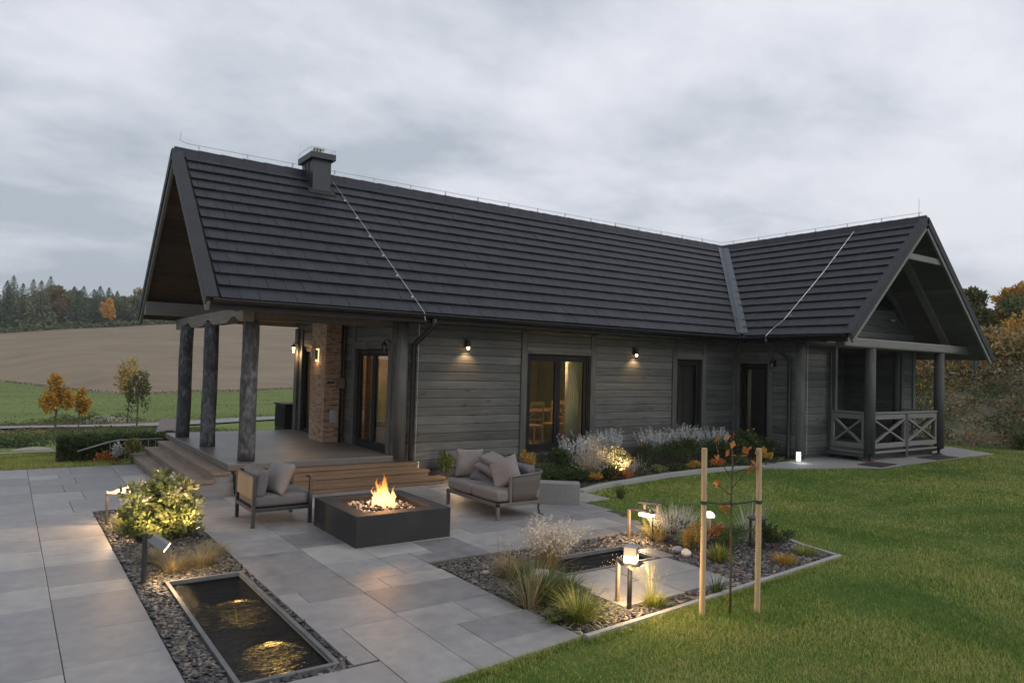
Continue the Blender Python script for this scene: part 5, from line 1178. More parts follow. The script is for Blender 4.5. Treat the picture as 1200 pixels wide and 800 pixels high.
def tuft(x, y, h, rad, n, mat, label, cat='ornamental grass', wd=.006, spread=.45, droop=.7, name='ornamental_grass', plumes=0, pmat=None, group='ornamental grasses in the gravel bed', ph=1.0, psize=.02, z=None):
    r = R2(); z = -.02 if z is None else z; t = thing(name, (x, y, z), label, cat, group)
    D, a = rand_dirs(n, r, spread); rr_ = rad*.35*np.sqrt(r.random(n)); B = np.stack([x + rr_*np.cos(a), y + rr_*np.sin(a), np.full(n, z)], 1)
    L = h*r.uniform(.55, 1.12, n); V, F = blades(B, D, L, wd*r.uniform(.6,1.3,n), r, droop*r.uniform(.3,1.3,n)); np_mesh('leaves', V, F, mat, t, tint=np.repeat(r.random(n), 4))
    if plumes:
        D, a = rand_dirs(plumes, r, spread*.75); B = np.stack([x + rad*.2*np.cos(a), y + rad*.2*np.sin(a), np.full(plumes, z)], 1); L = h*ph*r.uniform(.8,1.15,plumes)
        V, F = blades(B, D, L, .0035, r, .25); np_mesh('stem', V, F, l_straw, t, tint=np.repeat(r.random(plumes), 4))
        tip = V.reshape(plumes, 10, 3)
        parts = []; k = 26
        for q in range(k):
            u = 4*(.42 + .58*q/k); i0 = min(int(u), 3); f_ = u - i0; c = tip[:,2*i0]*(1-f_) + tip[:,2*min(i0+1,4)]*f_; c = c + r.normal(0, psize*(.2+.55*math.sin(math.pi*min(1,q/k+.08))), c.shape)
            parts.append(leaves(c, psize*r.uniform(.6,1.5,plumes), r, .5, .22))
        V, F = cat_(parts); np_mesh('plume', V, F, pmat or l_plume, t, tint=r.random(len(F)))
    return t
def shrub(x, y, h, rx, ry, n, ls, mat, label, cat='shrub', name='shrub', flowers=None, stems=8, group=None, k=9, z=None, lo=-.6, asp=.55, zc=.55, cs=.42):
    r = R2(); z = zg(x, y)-.02 if z is None else z; t = thing(name, (x, y, z), label, cat, group)
    P, d, w_ = clumps(n, r, rx, ry, h*.5, (x, y, z + h*zc), k, cs, lo); P[:,2] = np.maximum(P[:,2], z + .01)
    V, F = leaves(P, ls*r.uniform(.6,1.35,n), r, .25, asp, d); tn = np.clip(r.random(n)*.6 + (w_ % 5)*.09, 0, 1); mi = np.zeros(n, int); mats = [mat]
    if flowers:
        m_, cnt, fs, zlo, cl_ = flowers; Q = P[(P[:,2] > z + h*zlo)]
        c = Q[r.integers(0, len(Q), cnt)] + r.normal(0, .02, (cnt,3)) + np.array([0,0,.02]); c = np.repeat(c, cl_, 0) + r.normal(0, fs*.45, (cnt*cl_,3)); V2, F2 = leaves(c, fs*r.uniform(.6,1.2,len(c)), r, .5, .7)
        V, F = cat_([(V, F), (V2, F2)]); tn = np.concatenate([tn, r.random(len(F2))]); mi = np.concatenate([mi, np.ones(len(F2), int)]); mats = [mat, m_]
    np_mesh('foliage', V, F, mats, t, tint=tn, mi=mi)
    if stems:
        mb = MB()
        for i in range(stems):
            q = P[r.integers(0, n)]; mb.tube([(x + r.normal()*.02, y + r.normal()*.02, z), ((x+q[0])/2 + r.normal()*.02, (y+q[1])/2, z + (q[2]-z)*.55), tuple(q)], [.006,.0045,.002], 5)
        mb.build('stem', l_stem, t)
    return t
def spikes(x, y, h, rx, n, label, mat=l_silver, base=l_dark, group='silver spiky flowers along the log wall', name='lavender', cat='lavender', basew=1.0, z=None, sl=.4, dens=18, psz=.018, spread=.32):
    """flower spikes standing above a dark leafy base"""
    r = R2(); z = zg(x, y)-.02 if z is None else z; t = thing(name, (x, y, z), label, cat, group); nb = int(900*rx/.3)
    P, d, w_ = clumps(nb, r, rx*basew, rx*.8, h*.36, (x, y, z + h*.34), 8, .5, -.5); P[:,2] = np.maximum(P[:,2], z+.01); V, F = leaves(P, .045*r.uniform(.6,1.3,nb), r, .7, .35, d); np_mesh('foliage', V, F, base, t, tint=r.random(nb))
    D, a = rand_dirs(n, r, spread); rr_ = rx*np.sqrt(r.random(n)); B = np.stack([x + rr_*np.cos(a), y + rr_*.7*np.sin(a), z + h*.35 + 0*a], 1); D = D + np.stack([np.cos(a)*rr_, np.sin(a)*rr_, 0*a], 1)*.8; D /= np.linalg.norm(D, axis=1)[:,None]
    L = h*.65*r.uniform(.6,1.1,n); parts = []
    for q in range(dens):
        u = (1-sl) + sl*q/dens; c = B + D*(L*u)[:,None] + r.normal(0, psz*.3, (n,3)); parts.append(leaves(c, psz*r.uniform(.7,1.4,n)*(1.25-.5*q/dens), r, .9, .4))
    V, F = cat_(parts); np_mesh('flowers', V, F, mat, t, tint=r.random(len(F)))
    V, F = blades(B, D, L, .0035, r, 0.0, 2); np_mesh('stem', V, F, l_silver, t, tint=np.repeat(r.random(n), 2)); return t

# ---- bed two (right gravel bed)
tuft(4.42, 6.22, .34, .22, 420, l_straw, 'straw-coloured tuft with bare stalks at the left corner of the right gravel bed', wd=.006, spread=.5, droop=.9)
tuft(4.36, 6.30, .62, .18, 26, l_straw, 'sparse bare grass stalks standing above the straw tuft', wd=.003, spread=.22, droop=.1)
tuft(4.98, 6.30, .55, .30, 260, l_straw, 'airy grass with pale feathery plumes left of the small pond', wd=.006, spread=.50, droop=.5, plumes=80, ph=1.05, psize=.042)
tuft(4.26, 5.44, .44, .34, 760, l_grn, 'rounded dark green grass tuft in front of the small pond', wd=.007, spread=.55, droop=.9)
tuft(4.22, 4.86, .38, .25, 340, l_lime, 'arching lime-green grass clump at the near corner of the gravel bed', wd=.009, spread=.62, droop=.9)
tuft(4.02, 5.34, .56, .18, 120, l_straw, 'long pale stalks fanning out left of the dark green tuft', wd=.006, spread=.55, droop=.45)
tuft(5.08, 4.80, .17, .20, 420, l_lime, 'low lime-yellow grass mound beside the near edging', wd=.006, spread=.75, droop=.6)
tuft(5.10, 4.86, .44, .12, 36, l_lime, 'thin airy green stalks rising from the lime mound', wd=.003, spread=.30, droop=.2, plumes=14, pmat=l_lime, ph=.95, psize=.012)
spikes(7.15, 6.45, .50, .26, 190, 'pale violet-grey sage bush behind the two stones', mat=l_plume, group=None, name='sage_bush', cat='sage', sl=.75, dens=22, psz=.014, spread=.4, z=-.02)
tuft(6.98, 6.55, .34, .18, 220, l_straw, 'straw grass at the foot of the lit panel lamp', wd=.008, spread=.45, droop=.5)
tuft(7.10, 6.12, .30, .2, 260, l_lime, 'yellow-green grass below the violet-grey sage', wd=.008, spread=.5, droop=.5)
shrub(6.98, 5.98, .40, .17, .15, 420, .05, l_gold, 'golden leafy plant behind the cream stone', name='perennial', cat='plant', asp=.28, group=None)
tuft(6.93, 5.55, .21, .17, 210, l_lime, 'compact yellow-tipped agave-like rosette between the stakes', wd=.020, spread=.75, droop=.1, name='rosette_plant', cat='rosette plant', group=None)
shrub(7.45, 5.75, .36, .34, .26, 1500, .05, l_grn, 'feathery mid-green bush right of the yellow rosette', asp=.2, cs=.5)
shrub(8.02, 5.55, .34, .26, .24, 1100, .05, l_dark, 'dark green bush under the unlit flat-topped lamp', asp=.3)
tuft(8.05, 5.95, .62, .15, 70, l_plume, 'upright cream-striped grass behind the right stake', wd=.011, spread=.32, droop=.25)
shrub(7.6, 6.15, .26, .2, .2, 420, .045, l_rust, 'rusty brown low plant behind the white dome lamp', name='perennial', cat='plant', asp=.4)
tuft(7.55, 5.10, .16, .3, 420, l_gold, 'low golden ground grass next to the right stake', wd=.006, spread=.8, droop=.5)
tuft(8.15, 5.22, .15, .32, 420, l_lime, 'low mossy green ground grass at the pointed end of the bed', wd=.006, spread=.9, droop=.5)
tuft(8.55, 5.95, .22, .22, 300, l_lime, 'yellowish grass spilling over the far end edging', wd=.006, spread=.7, droop=.5)
tuft(5.90, 4.75, .22, .10, 70, l_mid, 'small green weed beside the sapling stem', wd=.010, spread=.5, droop=.3)
shrub(4.02, 4.92, .12, .14, .12, 240, .04, l_mid, 'tiny low green cushion plant left of the lime clump', name='perennial', cat='plant', stems=0)
tuft(4.55, 6.05, .30, .2, 240, l_grn, 'green tuft between the straw grass and the plume grass', wd=.006, spread=.55, droop=.8)
tuft(4.62, 5.55, .36, .22, 260, l_grn, 'loose green tuft right of the rounded dark green one', wd=.006, spread=.6, droop=.8)
tuft(7.05, 6.75, .34, .16, 160, l_lime, 'yellow-green tuft right at the posts of the lit panel lamp', wd=.007, spread=.5, droop=.5)
# ---- bed one (left gravel bed)
shrub(1.66, 9.75, .94, .60, .50, 3900, .060, l_yel, 'large glowing yellow-green shrub in the left gravel bed', flowers=(l_plume, 34, .045, .50, 7), stems=26, k=34, cs=.26, asp=.62, zc=.44, lo=-.95)
tuft(1.40, 10.30, .30, .24, 520, l_lime, 'small yellow-green mound left of the glowing shrub', wd=.008, spread=.6, droop=.5, group='ornamental grasses by the long pond')
for (x, y, h, lb) in ((1.50, 8.12, .30, 'fine straw grass at the head of the long pond'), (1.80, 8.18, .29, 'second fine straw grass right of the first at the pond head'), (1.98, 8.55, .26, 'fine straw grass against the patio edge by the pond'), (1.40, 8.60, .24, 'amber straw grass behind the tilted spotlight')):
    tuft(x, y, h, .26, 620, l_straw, lb, wd=.004, spread=.6, droop=.9, group='ornamental grasses by the long pond')
shrub(1.50, 9.62, .42, .34, .30, 1500, .055, l_yel, 'low leafy green growth at the left foot of the glowing shrub', zc=.4, lo=-.9, stems=4)
shrub(1.86, 9.60, .40, .28, .28, 1300, .055, l_yel, 'low leafy green growth at the right foot of the glowing shrub', zc=.4, lo=-.9, stems=4)
# ---- bush at the foot of the steps
shrub(6.95, 12.0, .62, .17, .14, 900, .05, l_mid, 'narrow green and yellow shrub at the wall beside the steps', flowers=(l_yel, 30, .035, .2, 2))
# ---- bed three along the house
shrub(8.25, 11.2, .62, .24, .22, 620, .05, l_gold, 'thin twiggy shrub with cream tips left of the wide window', stems=14, asp=.4)
shrub(8.95, 11.25, .74, .48, .36, 2400, .05, l_dark, 'dense dark green bush below the wide window', asp=.4)
spikes(9.45, 11.25, .92, .16, 40, 'tall silver spikes below the right leaf of the wide window', psz=.040, sl=.5)
spikes(10.1, 11.6, .90, .15, 34, 'silver spikes beside the right frame of the wide window', psz=.040, sl=.5)
tuft(9.45, 10.70, .62, .28, 200, l_straw, 'pale feathery plume grass behind the stone bench', wd=.006, spread=.45, droop=.3, plumes=80, ph=1.05, psize=.030, group=None, z=.02)
tuft(9.9, 11.0, .70, .24, 120, l_straw, 'second pale plume grass left of the yellow flowers', wd=.006, spread=.42, droop=.3, plumes=60, ph=1.05, psize=.030, group=None, z=.02)
shrub(10.35, 10.95, .62, .40, .30, 1900, .055, l_yel, 'bright yellow-green flowering plant lit by the garden spotlight', name='perennial', cat='flowers', flowers=(l_plume, 30, .045, .6, 5), asp=.4)
tuft(10.35, 10.52, .44, .24, 160, l_straw, 'beige airy grass at the curb in front of the yellow flowers', wd=.004, spread=.45, droop=.3, plumes=80, ph=1.0, psize=.018, group=None, z=.02)
tuft(10.85, 10.70, .52, .12, 9, l_plume, 'few bare pale stalks leaning right of the yellow flowers', wd=.008, spread=.5, droop=.3, group=None, z=.02)
for i, (x, y, h, rx, k, lb) in enumerate([(10.85,11.75,.90,.24,80,'tall silver flowers right of the wide window'), (12.3,11.75,.88,.24,78,'silver flowers in the middle of the log wall below the second lamp'), (13.4,11.7,.91,.28,96,'broad silver flowers left of the blinded window'), (14.08,11.45,.82,.20,52,'low silver flowers in front of the blinded window')]):
    spikes(x, y, h, rx, k, lb, psz=.044, sl=.46, spread=.36, basew=1.3, dens=26)
for x, y, h, rx, fl_, lb in ((11.35,11.15,.66,.46,(l_rust,7,.055,.45,6),'dark bush with a few orange flowers left of centre in the flower bed'), (12.1,11.05,.66,.42,(l_gold,5,.05,.5,4),'dark bush in front of the middle silver flowers'), (12.85,11.15,.70,.42,None,'dark bush right of the middle silver flowers'), (13.5,11.0,.62,.40,None,'dark bush in front of the broad silver flowers'), (14.15,10.95,.62,.40,(l_yel,10,.045,.4,4),'dark bush in front of the low silver flowers'),
    (14.8,11.1,.80,.46,(l_gold,16,.05,.4,4),'dark bush with golden leaves below the wing glass door'), (15.4,10.9,.55,.34,(l_gold,10,.05,.3,4),'dark low bush beside the wing drainpipe'), (9.0,10.75,.40,.34,None,'low dark bush behind the stone bench'), (9.75,10.62,.34,.30,(l_rust,8,.045,.4,4),'low dark bush with orange flowers at the curb'), (8.35,10.65,.42,.36,None,'dark bush hidden behind the sofa and bench')):
    shrub(x, y, h, rx, .34, 2300, .05, l_dark, lb, flowers=fl_, asp=.38, cs=.5, group='dark bushes of the flower bed')
for (x, y, m_, lb) in ((10.0,10.42,l_rust,'tiny orange flowers at the curb below the yellow plant'), (9.35,10.40,l_gold,'tiny golden flowers at the curb beside the plume grass'), (12.5,10.72,l_gold,'golden ground flowers at the middle of the curb'), (11.3,10.68,l_yel,'pale green ground plant at the curb'), (11.9,10.70,l_dark,'dark ground plant at the middle of the curb'), (13.2,10.68,l_rust,'rusty ground plant near the right end of the curb'), (13.9,10.6,l_mid,'green ground plant near the right end of the curb'), (14.9,10.6,l_gold,'golden ground plant by the white cube lamp'), (10.8,10.62,l_dark,'dark ground plant right of the beige airy grass')):
    shrub(x, y, .24, .30, .18, 620, .042, m_, lb, name='ground_plant', cat='plant', group='low plants at the curb', stems=0, lo=-.1, asp=.5)
# ---- staked sapling
t = thing('sapling', (5.58, 4.33, 0), 'thin sapling with a few orange leaves tied between two stakes', 'sapling')
mb = MB(); pts = [(5.58,4.33,-.02),(5.585,4.335,.5),(5.57,4.33,1.0),(5.58,4.33,1.35),(5.56,4.33,1.60)]; mb.tube(pts, [.011,.010,.009,.007,.004], 8)
br_ = [((5.575,4.33,1.12),(5.70,4.26,1.28),(5.82,4.20,1.48)), ((5.575,4.33,1.2),(5.46,4.38,1.38),(5.40,4.40,1.60)), ((5.575,4.33,1.05),(5.45,4.37,1.14),(5.42,4.38,1.20)), ((5.575,4.33,1.3),(5.66,4.30,1.42),(5.70,4.26,1.5)), ((5.575,4.33,1.0),(5.50,4.37,.98),(5.49,4.37,.9)), ((5.575,4.33,1.25),(5.68,4.27,1.30),(5.78,4.22,1.32))]
for b3 in br_: mb.tube(b3, [.005,.004,.002], 6)
mb.build('trunk', l_stem, t, smooth=True); r = R2(); C = []
for b3 in br_ + [((5.57,4.33,1.3),(5.57,4.33,1.45),(5.56,4.33,1.62))]:
    for k in range(6): u = .55 + .55*k/6; a, b_, c_ = (Vector(q) for q in b3); p = a.lerp(b_, min(1, u*2)) if u < .5 else b_.lerp(c_, (u-.5)*2); C.append(p)
C = np.array([tuple(p) for p in C]) + r.normal(0, .022, (len(C),3)); V, F = leaves(C, .074*r.uniform(.6,1.25,len(C)), r, -.1, .7); np_mesh('foliage', V, F, l_rust, t, tint=r.random(len(F)))
for (x, y, h, lb) in ((5.32,4.44,1.49,'left round wooden stake beside the sapling'), (5.83,4.22,1.49,'right round wooden stake beside the sapling')):
    mb = MB(); mb.tube([(x,y,-.03),(x+.004,y,.7),(x-.004,y+.002,h)], [.027,.026,.026], 16); tag(mb.build('tree_stake', m_stake, smooth=False, bevel=.003), lb, 'stake', 'tree stakes')
mb = MB(); zt_ = .985
mb.tube([(5.32,4.44,zt_+.01),(5.45,4.385,zt_-.005),(5.575,4.33,zt_-.01),(5.70,4.275,zt_-.0),(5.83,4.22,zt_+.02)], .008, 6)
for x, y in ((5.32,4.44),(5.83,4.22)): mb.lathe((x,y,zt_-.01), [(.031,0),(.031,.03)], 14)
mb.lathe((5.575,4.33,zt_-.03), [(.016,0),(.016,.035)], 10); tag(mb.build('tree_tie', mat_noise('green_webbing', [(.3,(.012,.028,.022)), (.7,(.025,.045,.036))], 20, .8)), 'dark green tie strap between the two stakes', 'strap')

# ---- stones
def stone(x, y, s, mat, label, z=0, rot=0, group='stones in the gravel'):
    bmm = bmesh.new(); bmesh.ops.create_icosphere(bmm, subdivisions=3, radius=1); r = random.Random(int(x*1000+y*77)); ph = [r.uniform(0,6) for _ in range(4)]
    for v in bmm.verts:
        k = 1 + .10*math.sin(2.3*v.co.x+ph[0]) + .10*math.sin(2.9*v.co.y+ph[1]) + .06*math.sin(4*v.co.z+ph[2]); v.co = Vector((v.co.x*s[0]*k, v.co.y*s[1]*k, v.co.z*s[2]*k))
    me = bpy.data.meshes.new('stone'); bmm.to_mesh(me); bmm.free(); o = finish(me, 'stone', mat, smooth=True); o.location = (x, y, z + s[2]*.75); o.rotation_euler = (0, 0, rot); return tag(o, label, 'stone', group)
stone(6.76, 6.03, (.085,.06,.045), m_rockd, 'smooth blue-grey stone beside the cream stone', rot=.4); stone(6.70, 5.84, (.085,.055,.05), mat_noise('cream_stone', [(.3,(.55,.48,.38)), (.7,(.66,.58,.47))], 5, .6, bumps=.1), 'smooth cream stone in front of the blue-grey one', rot=.6)
stone(1.25, 10.50, (.06,.03,.10), m_rock, 'upright tan stone beside the L-shaped lamp', rot=.3); stone(1.38, 9.95, (.06,.05,.04), m_rock, 'small tan stone left of the glowing shrub')
stone(4.25, 6.42, (.05,.035,.02), m_rock, 'little buff stone in the left corner of the right gravel bed')
mb = MB(); mb.obox((4.62, 5.98, .04), .20, .15, .09, (0,0,.6)); tag(mb.build('stone', mat_noise('pale_block', [(.3,(.40,.41,.41)), (.7,(.5,.5,.5))], 4, .7), bevel=.012), 'pale square stone block among the grasses', 'stone', 'stones in the gravel')
mb = MB(); mb.obox((16.95, 9.02, .112), .55, .95, .012, (0,0,math.radians(-82))); tag(mb.build('door_mat', m_rubber), 'dark mat on the path in front of the near wing post', 'mat', 'mats on the wing path')
mb = MB(); mb.obox((20.1, 9.1, .112), .55, 1.2, .012, (0,0,math.radians(-88))); tag(mb.build('door_mat', m_rubber), 'dark mat on the path in front of the far wing post', 'mat', 'mats on the wing path')

# ---- gravel chips
def inpoly(px, py, poly):
    c = np.zeros(len(px), bool); n = len(poly)
    for i in range(n):
        x0_, y0_ = poly[i]; x1_, y1_ = poly[(i+1)%n]
        m_ = ((y0_ > py) != (y1_ > py)) & (px < (x1_-x0_)*(py-y0_)/(y1_-y0_+1e-12) + x0_); c ^= m_
    return c
def scatter(poly, dens, r, excl=()):
    P = np.array(poly); lo, hi = P.min(0), P.max(0); n = int(dens*np.prod(hi-lo)); p = r.uniform(lo, hi, (n,2)); m_ = inpoly(p[:,0], p[:,1], poly)
    for e_ in excl: m_ &= ~((p[:,0] > e_[0]) & (p[:,0] < e_[2]) & (p[:,1] > e_[1]) & (p[:,1] < e_[3]))
    return p[m_]
r = R2(); p = scatter([(1.11,4.97),(2.14,4.97),(2.14,11.72),(1.11,11.72)], 1900, r, [(1.335,5.025,2.125,7.785)])
tag(pebbles('slate_gravel', np.stack([p[:,0],p[:,1],-.022+r.random(len(p))*.016],1), r.uniform(.015,.034,len(p)), m_slate, flat=.24, seed=5), 'flat dark slate chips around the long pond', 'gravel', kind='stuff')
B2i = [(3.99,4.60),(8.36,4.97),(8.70,6.3),(8.5,7.0),(7.60,7.08),(3.98,7.04)]
r = R2(); p = scatter(B2i, 1700, r, [(4.915,5.935,6.385,6.625),(4.77,4.89,6.46,5.94),(6.36,5.92,6.63,6.36)])
tag(pebbles('slate_gravel', np.stack([p[:,0],p[:,1],-.022+r.random(len(p))*.016],1), r.uniform(.015,.036,len(p)), m_slate, flat=.24, seed=6), 'flat slate chips covering the right gravel bed', 'gravel', kind='stuff')
r = R2(); n = 60; p = scatter(B2i, 4, r, [(4.9,4.9,6.5,6.65)]); V, F = leaves(np.stack([p[:,0],p[:,1],np.full(len(p),.012)],1), .045, r, 0, .6); tag(np_mesh('fallen_leaves', V, F, l_rust, tint=r.random(len(F))), 'fallen orange leaves on the slate chips', 'leaves', kind='stuff')
r = R2(); p = scatter(fb, 260, r); P3 = np.stack([p[:,0], p[:,1], .03 + np.maximum(0,(p[:,0]-10)*.018)], 1); V, F = leaves(P3, .06*r.uniform(.6,1.3,len(p)), r, .3, .5); tag(np_mesh('ground_cover', V, F, l_dark, tint=r.random(len(F))), 'leaf litter and ground cover in the flower bed', 'ground cover', kind='stuff')

# ---- lawn
m_lawn, nt_, b_, out_ = new_mat('lawn_blade')
vv = coords(nt_); f_ = M(nt_, 'ADD', M(nt_, 'MULTIPLY', tint_of(nt_), .42), M(nt_, 'ADD', M(nt_, 'MULTIPLY', M(nt_, 'SUBTRACT', noise(nt_, vv, .42, 5, .62, .8), .12), 1.25), M(nt_, 'SUBTRACT', M(nt_, 'MULTIPLY', noise(nt_, vv, 2.2, 3), .30), .19)))
cc_ = ramp(nt_, f_, [(.26,(.055,.115,.014)), (.46,(.105,.195,.024)), (.62,(.195,.275,.044)), (.80,(.40,.38,.11))])
nt_.links.new(cc_, b_.inputs['Base Color']); b_.inputs['Roughness'].default_value = .6; b_.inputs['Specular IOR Level'].default_value = .3
tr_ = nt_.nodes.new('ShaderNodeBsdfTranslucent'); nt_.links.new(cc_, tr_.inputs[0]); ms_ = nt_.nodes.new('ShaderNodeMixShader'); ms_.inputs[0].default_value = .25; nt_.links.new(b_.outputs[0], ms_.inputs[1]); nt_.links.new(tr_.outputs[0], ms_.inputs[2]); nt_.links.new(ms_.outputs[0], out_.inputs[0])
LAWN = [(2.45,4.36),(3.97,4.53),(8.46,4.90),(8.50,5.0),(8.82,6.3),(8.6,7.2),(7.72,7.16),(7.66,7.9),(7.82,8.95),(8.3,8.9),(8.42,9.70),(9.2,9.98),(10.2,10.18),(11.3,10.32),(12.4,10.34),(13.4,10.22),(13.75,10.05),(14.35,9.48),(15.1,9.12),(15.83,8.88),(16.4,8.52),(18.5,8.64),(20.4,8.72),(22.9,8.72),(23.7,10.3),(22.5,10.7),(22.4,14.0),(25.5,14.0),(26.2,9),(27,4),(27,-2),(2.3,-2),(2.3,4.0)]
def lawn_pts(poly, dfun, n0, r):
    P = np.array(poly); lo, hi = P.min(0), P.max(0); p = r.uniform(lo, hi, (n0,2)); d = np.hypot(p[:,0], p[:,1]); az = np.degrees(np.arctan2(p[:,0], p[:,1]))
    keep = (r.random(n0) < dfun(d)) & (az < 74) & (az > -6); p = p[keep]; return p[inpoly(p[:,0], p[:,1], poly)]
LVS = []
def lawn(name, poly, n0, dfun, label, hb=.045):
    r = R2(); p = lawn_pts(poly, dfun, n0, r); d = np.hypot(p[:,0], p[:,1]); n = len(p); sc_ = np.clip(d/7, 1, 3.2)
    D, a = rand_dirs(n, r, .42); B = np.stack([p[:,0], p[:,1], hgt(p[:,0], p[:,1]) - .004], 1)
    # uneven sward: longer in patches
    pat = .5 + .5*np.sin(p[:,0]*1.7 + 1.3*np.sin(p[:,1]*1.1))*np.sin(p[:,1]*1.9 + np.sin(p[:,0]*.9))
    V, F = blades(B, D, hb*r.uniform(.55,1.25,n)*(.65+.75*pat), .0042*sc_*r.uniform(.7,1.3,n), r, r.uniform(0,.9,n), 2); print('lawn', n)
    o = np_mesh(name, V, F, m_lawn, tint=np.repeat(np.clip(r.random(n) + .25*(pat-.5), 0, 1), 2)); return tag(o, label, 'grass', kind='stuff')
lawn('lawn_grass', LAWN, 2600000, lambda d: np.clip(1.1*(6/np.maximum(d,3))**1.9, 0, 1), 'short green lawn on the right of the garden')
lawn('lawn_grass', [(-9,16.46),(1.8,16.46),(2.2,17.5),(3.0,19),(3.4,24),(-10,24)], 260000, lambda d: d*0+.8, 'green grass verge behind the patio', hb=.06)
r = R2(); n = 5200; u = r.random(n); ex = 2.5 + 5.92*u; ey = np.where(ex < 3.98, 4.392 + .109*(ex-2.5), 4.492 + .0925*(ex-3.99)) - .012 - np.abs(r.normal(0,.03,n)); D, a = rand_dirs(n, r, .55)
V, F = blades(np.stack([ex,ey,np.full(n,-.03)],1), D, .075*r.uniform(.5,1.3,n), .0042, r, .7, 2); tag(np_mesh('edge_grass', V, F, m_lawn, tint=np.repeat(r.random(n),2)), 'longer unmown grass along the paving and edging', 'grass', kind='stuff')
tuft(8.75, 9.1, .34, .16, 120, l_mid, 'tall weed clump growing in the lawn beside the bench', wd=.007, spread=.35, droop=.4, name='weed', cat='weed', group=None)

# ================================================================ LANDSCAPE
def crown_np(x, y, z, h, rx, kind, r, n, ls):
    if kind == 'conifer':
        t = r.random(n)**1.15; a = r.uniform(0,6.283,n); whorl = .5 + .5*np.cos(t*2*np.pi*17 + 1.5*np.sin(a*2)); rad = rx*(1 - t)**.74*(.04 + .96*r.random(n)**.95)*(.84 + .16*whorl)*(1 + .16*np.sin(a*5+t*30)) + .02
        P = np.stack([x + rad*np.cos(a), y + rad*np.sin(a), z + h*(.09 + .91*t) - rad*.22], 1); dirs = np.stack([np.cos(a), np.sin(a), np.full(n,-.35)], 1); return P, dirs, (t*16).astype(int)
    return clumps(n, r, rx, rx, h*.43, (x, y, z + h*.58), 15 if kind != 'round' else 10, .36, -.75)
def tree(x, y, h, rx, kind, mat, label, n=700, ls=1.0, name=None, group='trees of the far wood', cat='tree', z=None, tr=.12, asp=.6, trunk_to=.85):
    r = R2(); z = H(x, y) if z is None else z; t = thing(name or ('conifer' if kind == 'conifer' else 'broadleaf_tree'), (x, y, z), label, cat, group)
    P, d, w_ = crown_np(x, y, z, h, rx, kind, r, n, ls); sz_ = ls*r.uniform(.6,1.4,n)
    if kind == 'conifer': sz_ = sz_*np.clip(1.15 - (P[:,2]-z)/h, .25, 1)
    V, F = leaves(P, sz_, r, .1 if kind != 'conifer' else -.1, asp, d)
    np_mesh('crown', V, F, mat, t, tint=np.clip(r.random(n)*.55 + (w_*7 % 5)*.11, 0, 1))
    mb = MB(); mb.tube([(x,y,z-.3),(x+tr*.3,y,z+h*.35),(x-tr*.2,y,z+h*trunk_to)], [tr,tr*.7,tr*.15], 8)
    if kind != 'conifer':
        for i in range(6):
            a = r.uniform(0,6.28); q = .35+.07*i; mb.tube([(x,y,z+h*q*.8),(x+rx*.5*math.cos(a),y+rx*.5*math.sin(a),z+h*(q+.18))], [tr*.4,tr*.1], 5)
    mb.build('trunk', m_bark, t); return t
f_dk = mat_leaf('far_spruce', G((.042,.066,.028),(.075,.110,.045),(.12,.155,.062)), sc=.3, trans=.2); f_gr = mat_leaf('far_pine', G((.075,.095,.040),(.13,.150,.062),(.19,.205,.09)), sc=.3, trans=.2)
f_ol = mat_leaf('far_birch', G((.075,.085,.03),(.14,.145,.05),(.22,.20,.075)), sc=.3, trans=.15); f_au = mat_leaf('far_autumn', G((.11,.085,.025),(.20,.15,.04),(.32,.23,.06)), sc=.3, trans=.15); f_or = mat_leaf('far_orange', G((.36,.17,.02),(.60,.30,.035),(.75,.42,.06)), sc=.3, trans=.15)
# (px-like azimuth slots turned into metres): x across, distance y, height, radius, kind, material, label
spots = []
rt = random.Random(42)
def yfar(k): return 214 + k*9
desc = {id(f_dk): 'dark spruce', id(f_gr): 'green pine', id(f_ol): 'olive birch', id(f_au): 'ochre tree', id(f_or): 'orange tree'}
front = [(-3.0,13,5.0,'conifer',f_dk),(3.2,16.5,4.6,'conifer',f_dk),(6.5,15.5,4.4,'conifer',f_gr),(10.2,16,4.8,'conifer',f_gr),(13.6,14.2,4.2,'tall',f_au),(16.0,12,3.6,'tall',f_gr),(18.3,13.2,4.4,'conifer',f_dk),(22.0,14.0,5.2,'conifer',f_dk),(25.2,10.5,4.4,'tall',f_ol),(28.4,10.8,4.0,'tall',f_gr),(31.6,12.0,5.0,'tall',f_ol),(34.4,10.4,4.0,'tall',f_gr)]
for i, (x, h, rx, k, m_) in enumerate(front): spots.append((x - 3.5, 216 + (i % 3)*3, h, rx, k, m_))
mid = [(-8,17,5,'conifer',f_dk),(-1,19,5,'conifer',f_dk),(4.5,20,4.6,'conifer',f_dk),(9,18.8,4.6,'conifer',f_gr),(12.5,19.2,4.4,'conifer',f_gr),(15.5,18.5,5,'tall',f_gr),(18.5,17,4.4,'conifer',f_dk),(21,17.2,4.4,'conifer',f_dk),(24,16.5,4.5,'conifer',f_dk),(26.5,16.2,4.2,'conifer',f_dk),(29,15,3.4,'conifer',f_dk),(31.5,13,3.4,'conifer',f_dk),(34.2,15.0,4.2,'tall',f_au),(37.2,14.2,4.4,'tall',f_gr),(40.8,12.2,4.2,'tall',f_dk),(44.2,11.4,4.6,'tall',f_au),(47.4,11.8,3.8,'conifer',f_dk),(51,12,4.0,'conifer',f_dk),(55,11.2,4.4,'tall',f_gr),(59,11.5,4.6,'conifer',f_dk),(64,10.5,4.5,'tall',f_au),(69,11,5,'tall',f_gr),(75,12,5,'conifer',f_dk)]
for i, (x, h, rx, k, m_) in enumerate(mid): spots.append((x - 3.5, 226 + (i % 4)*4, h-1.2, rx, k, m_))
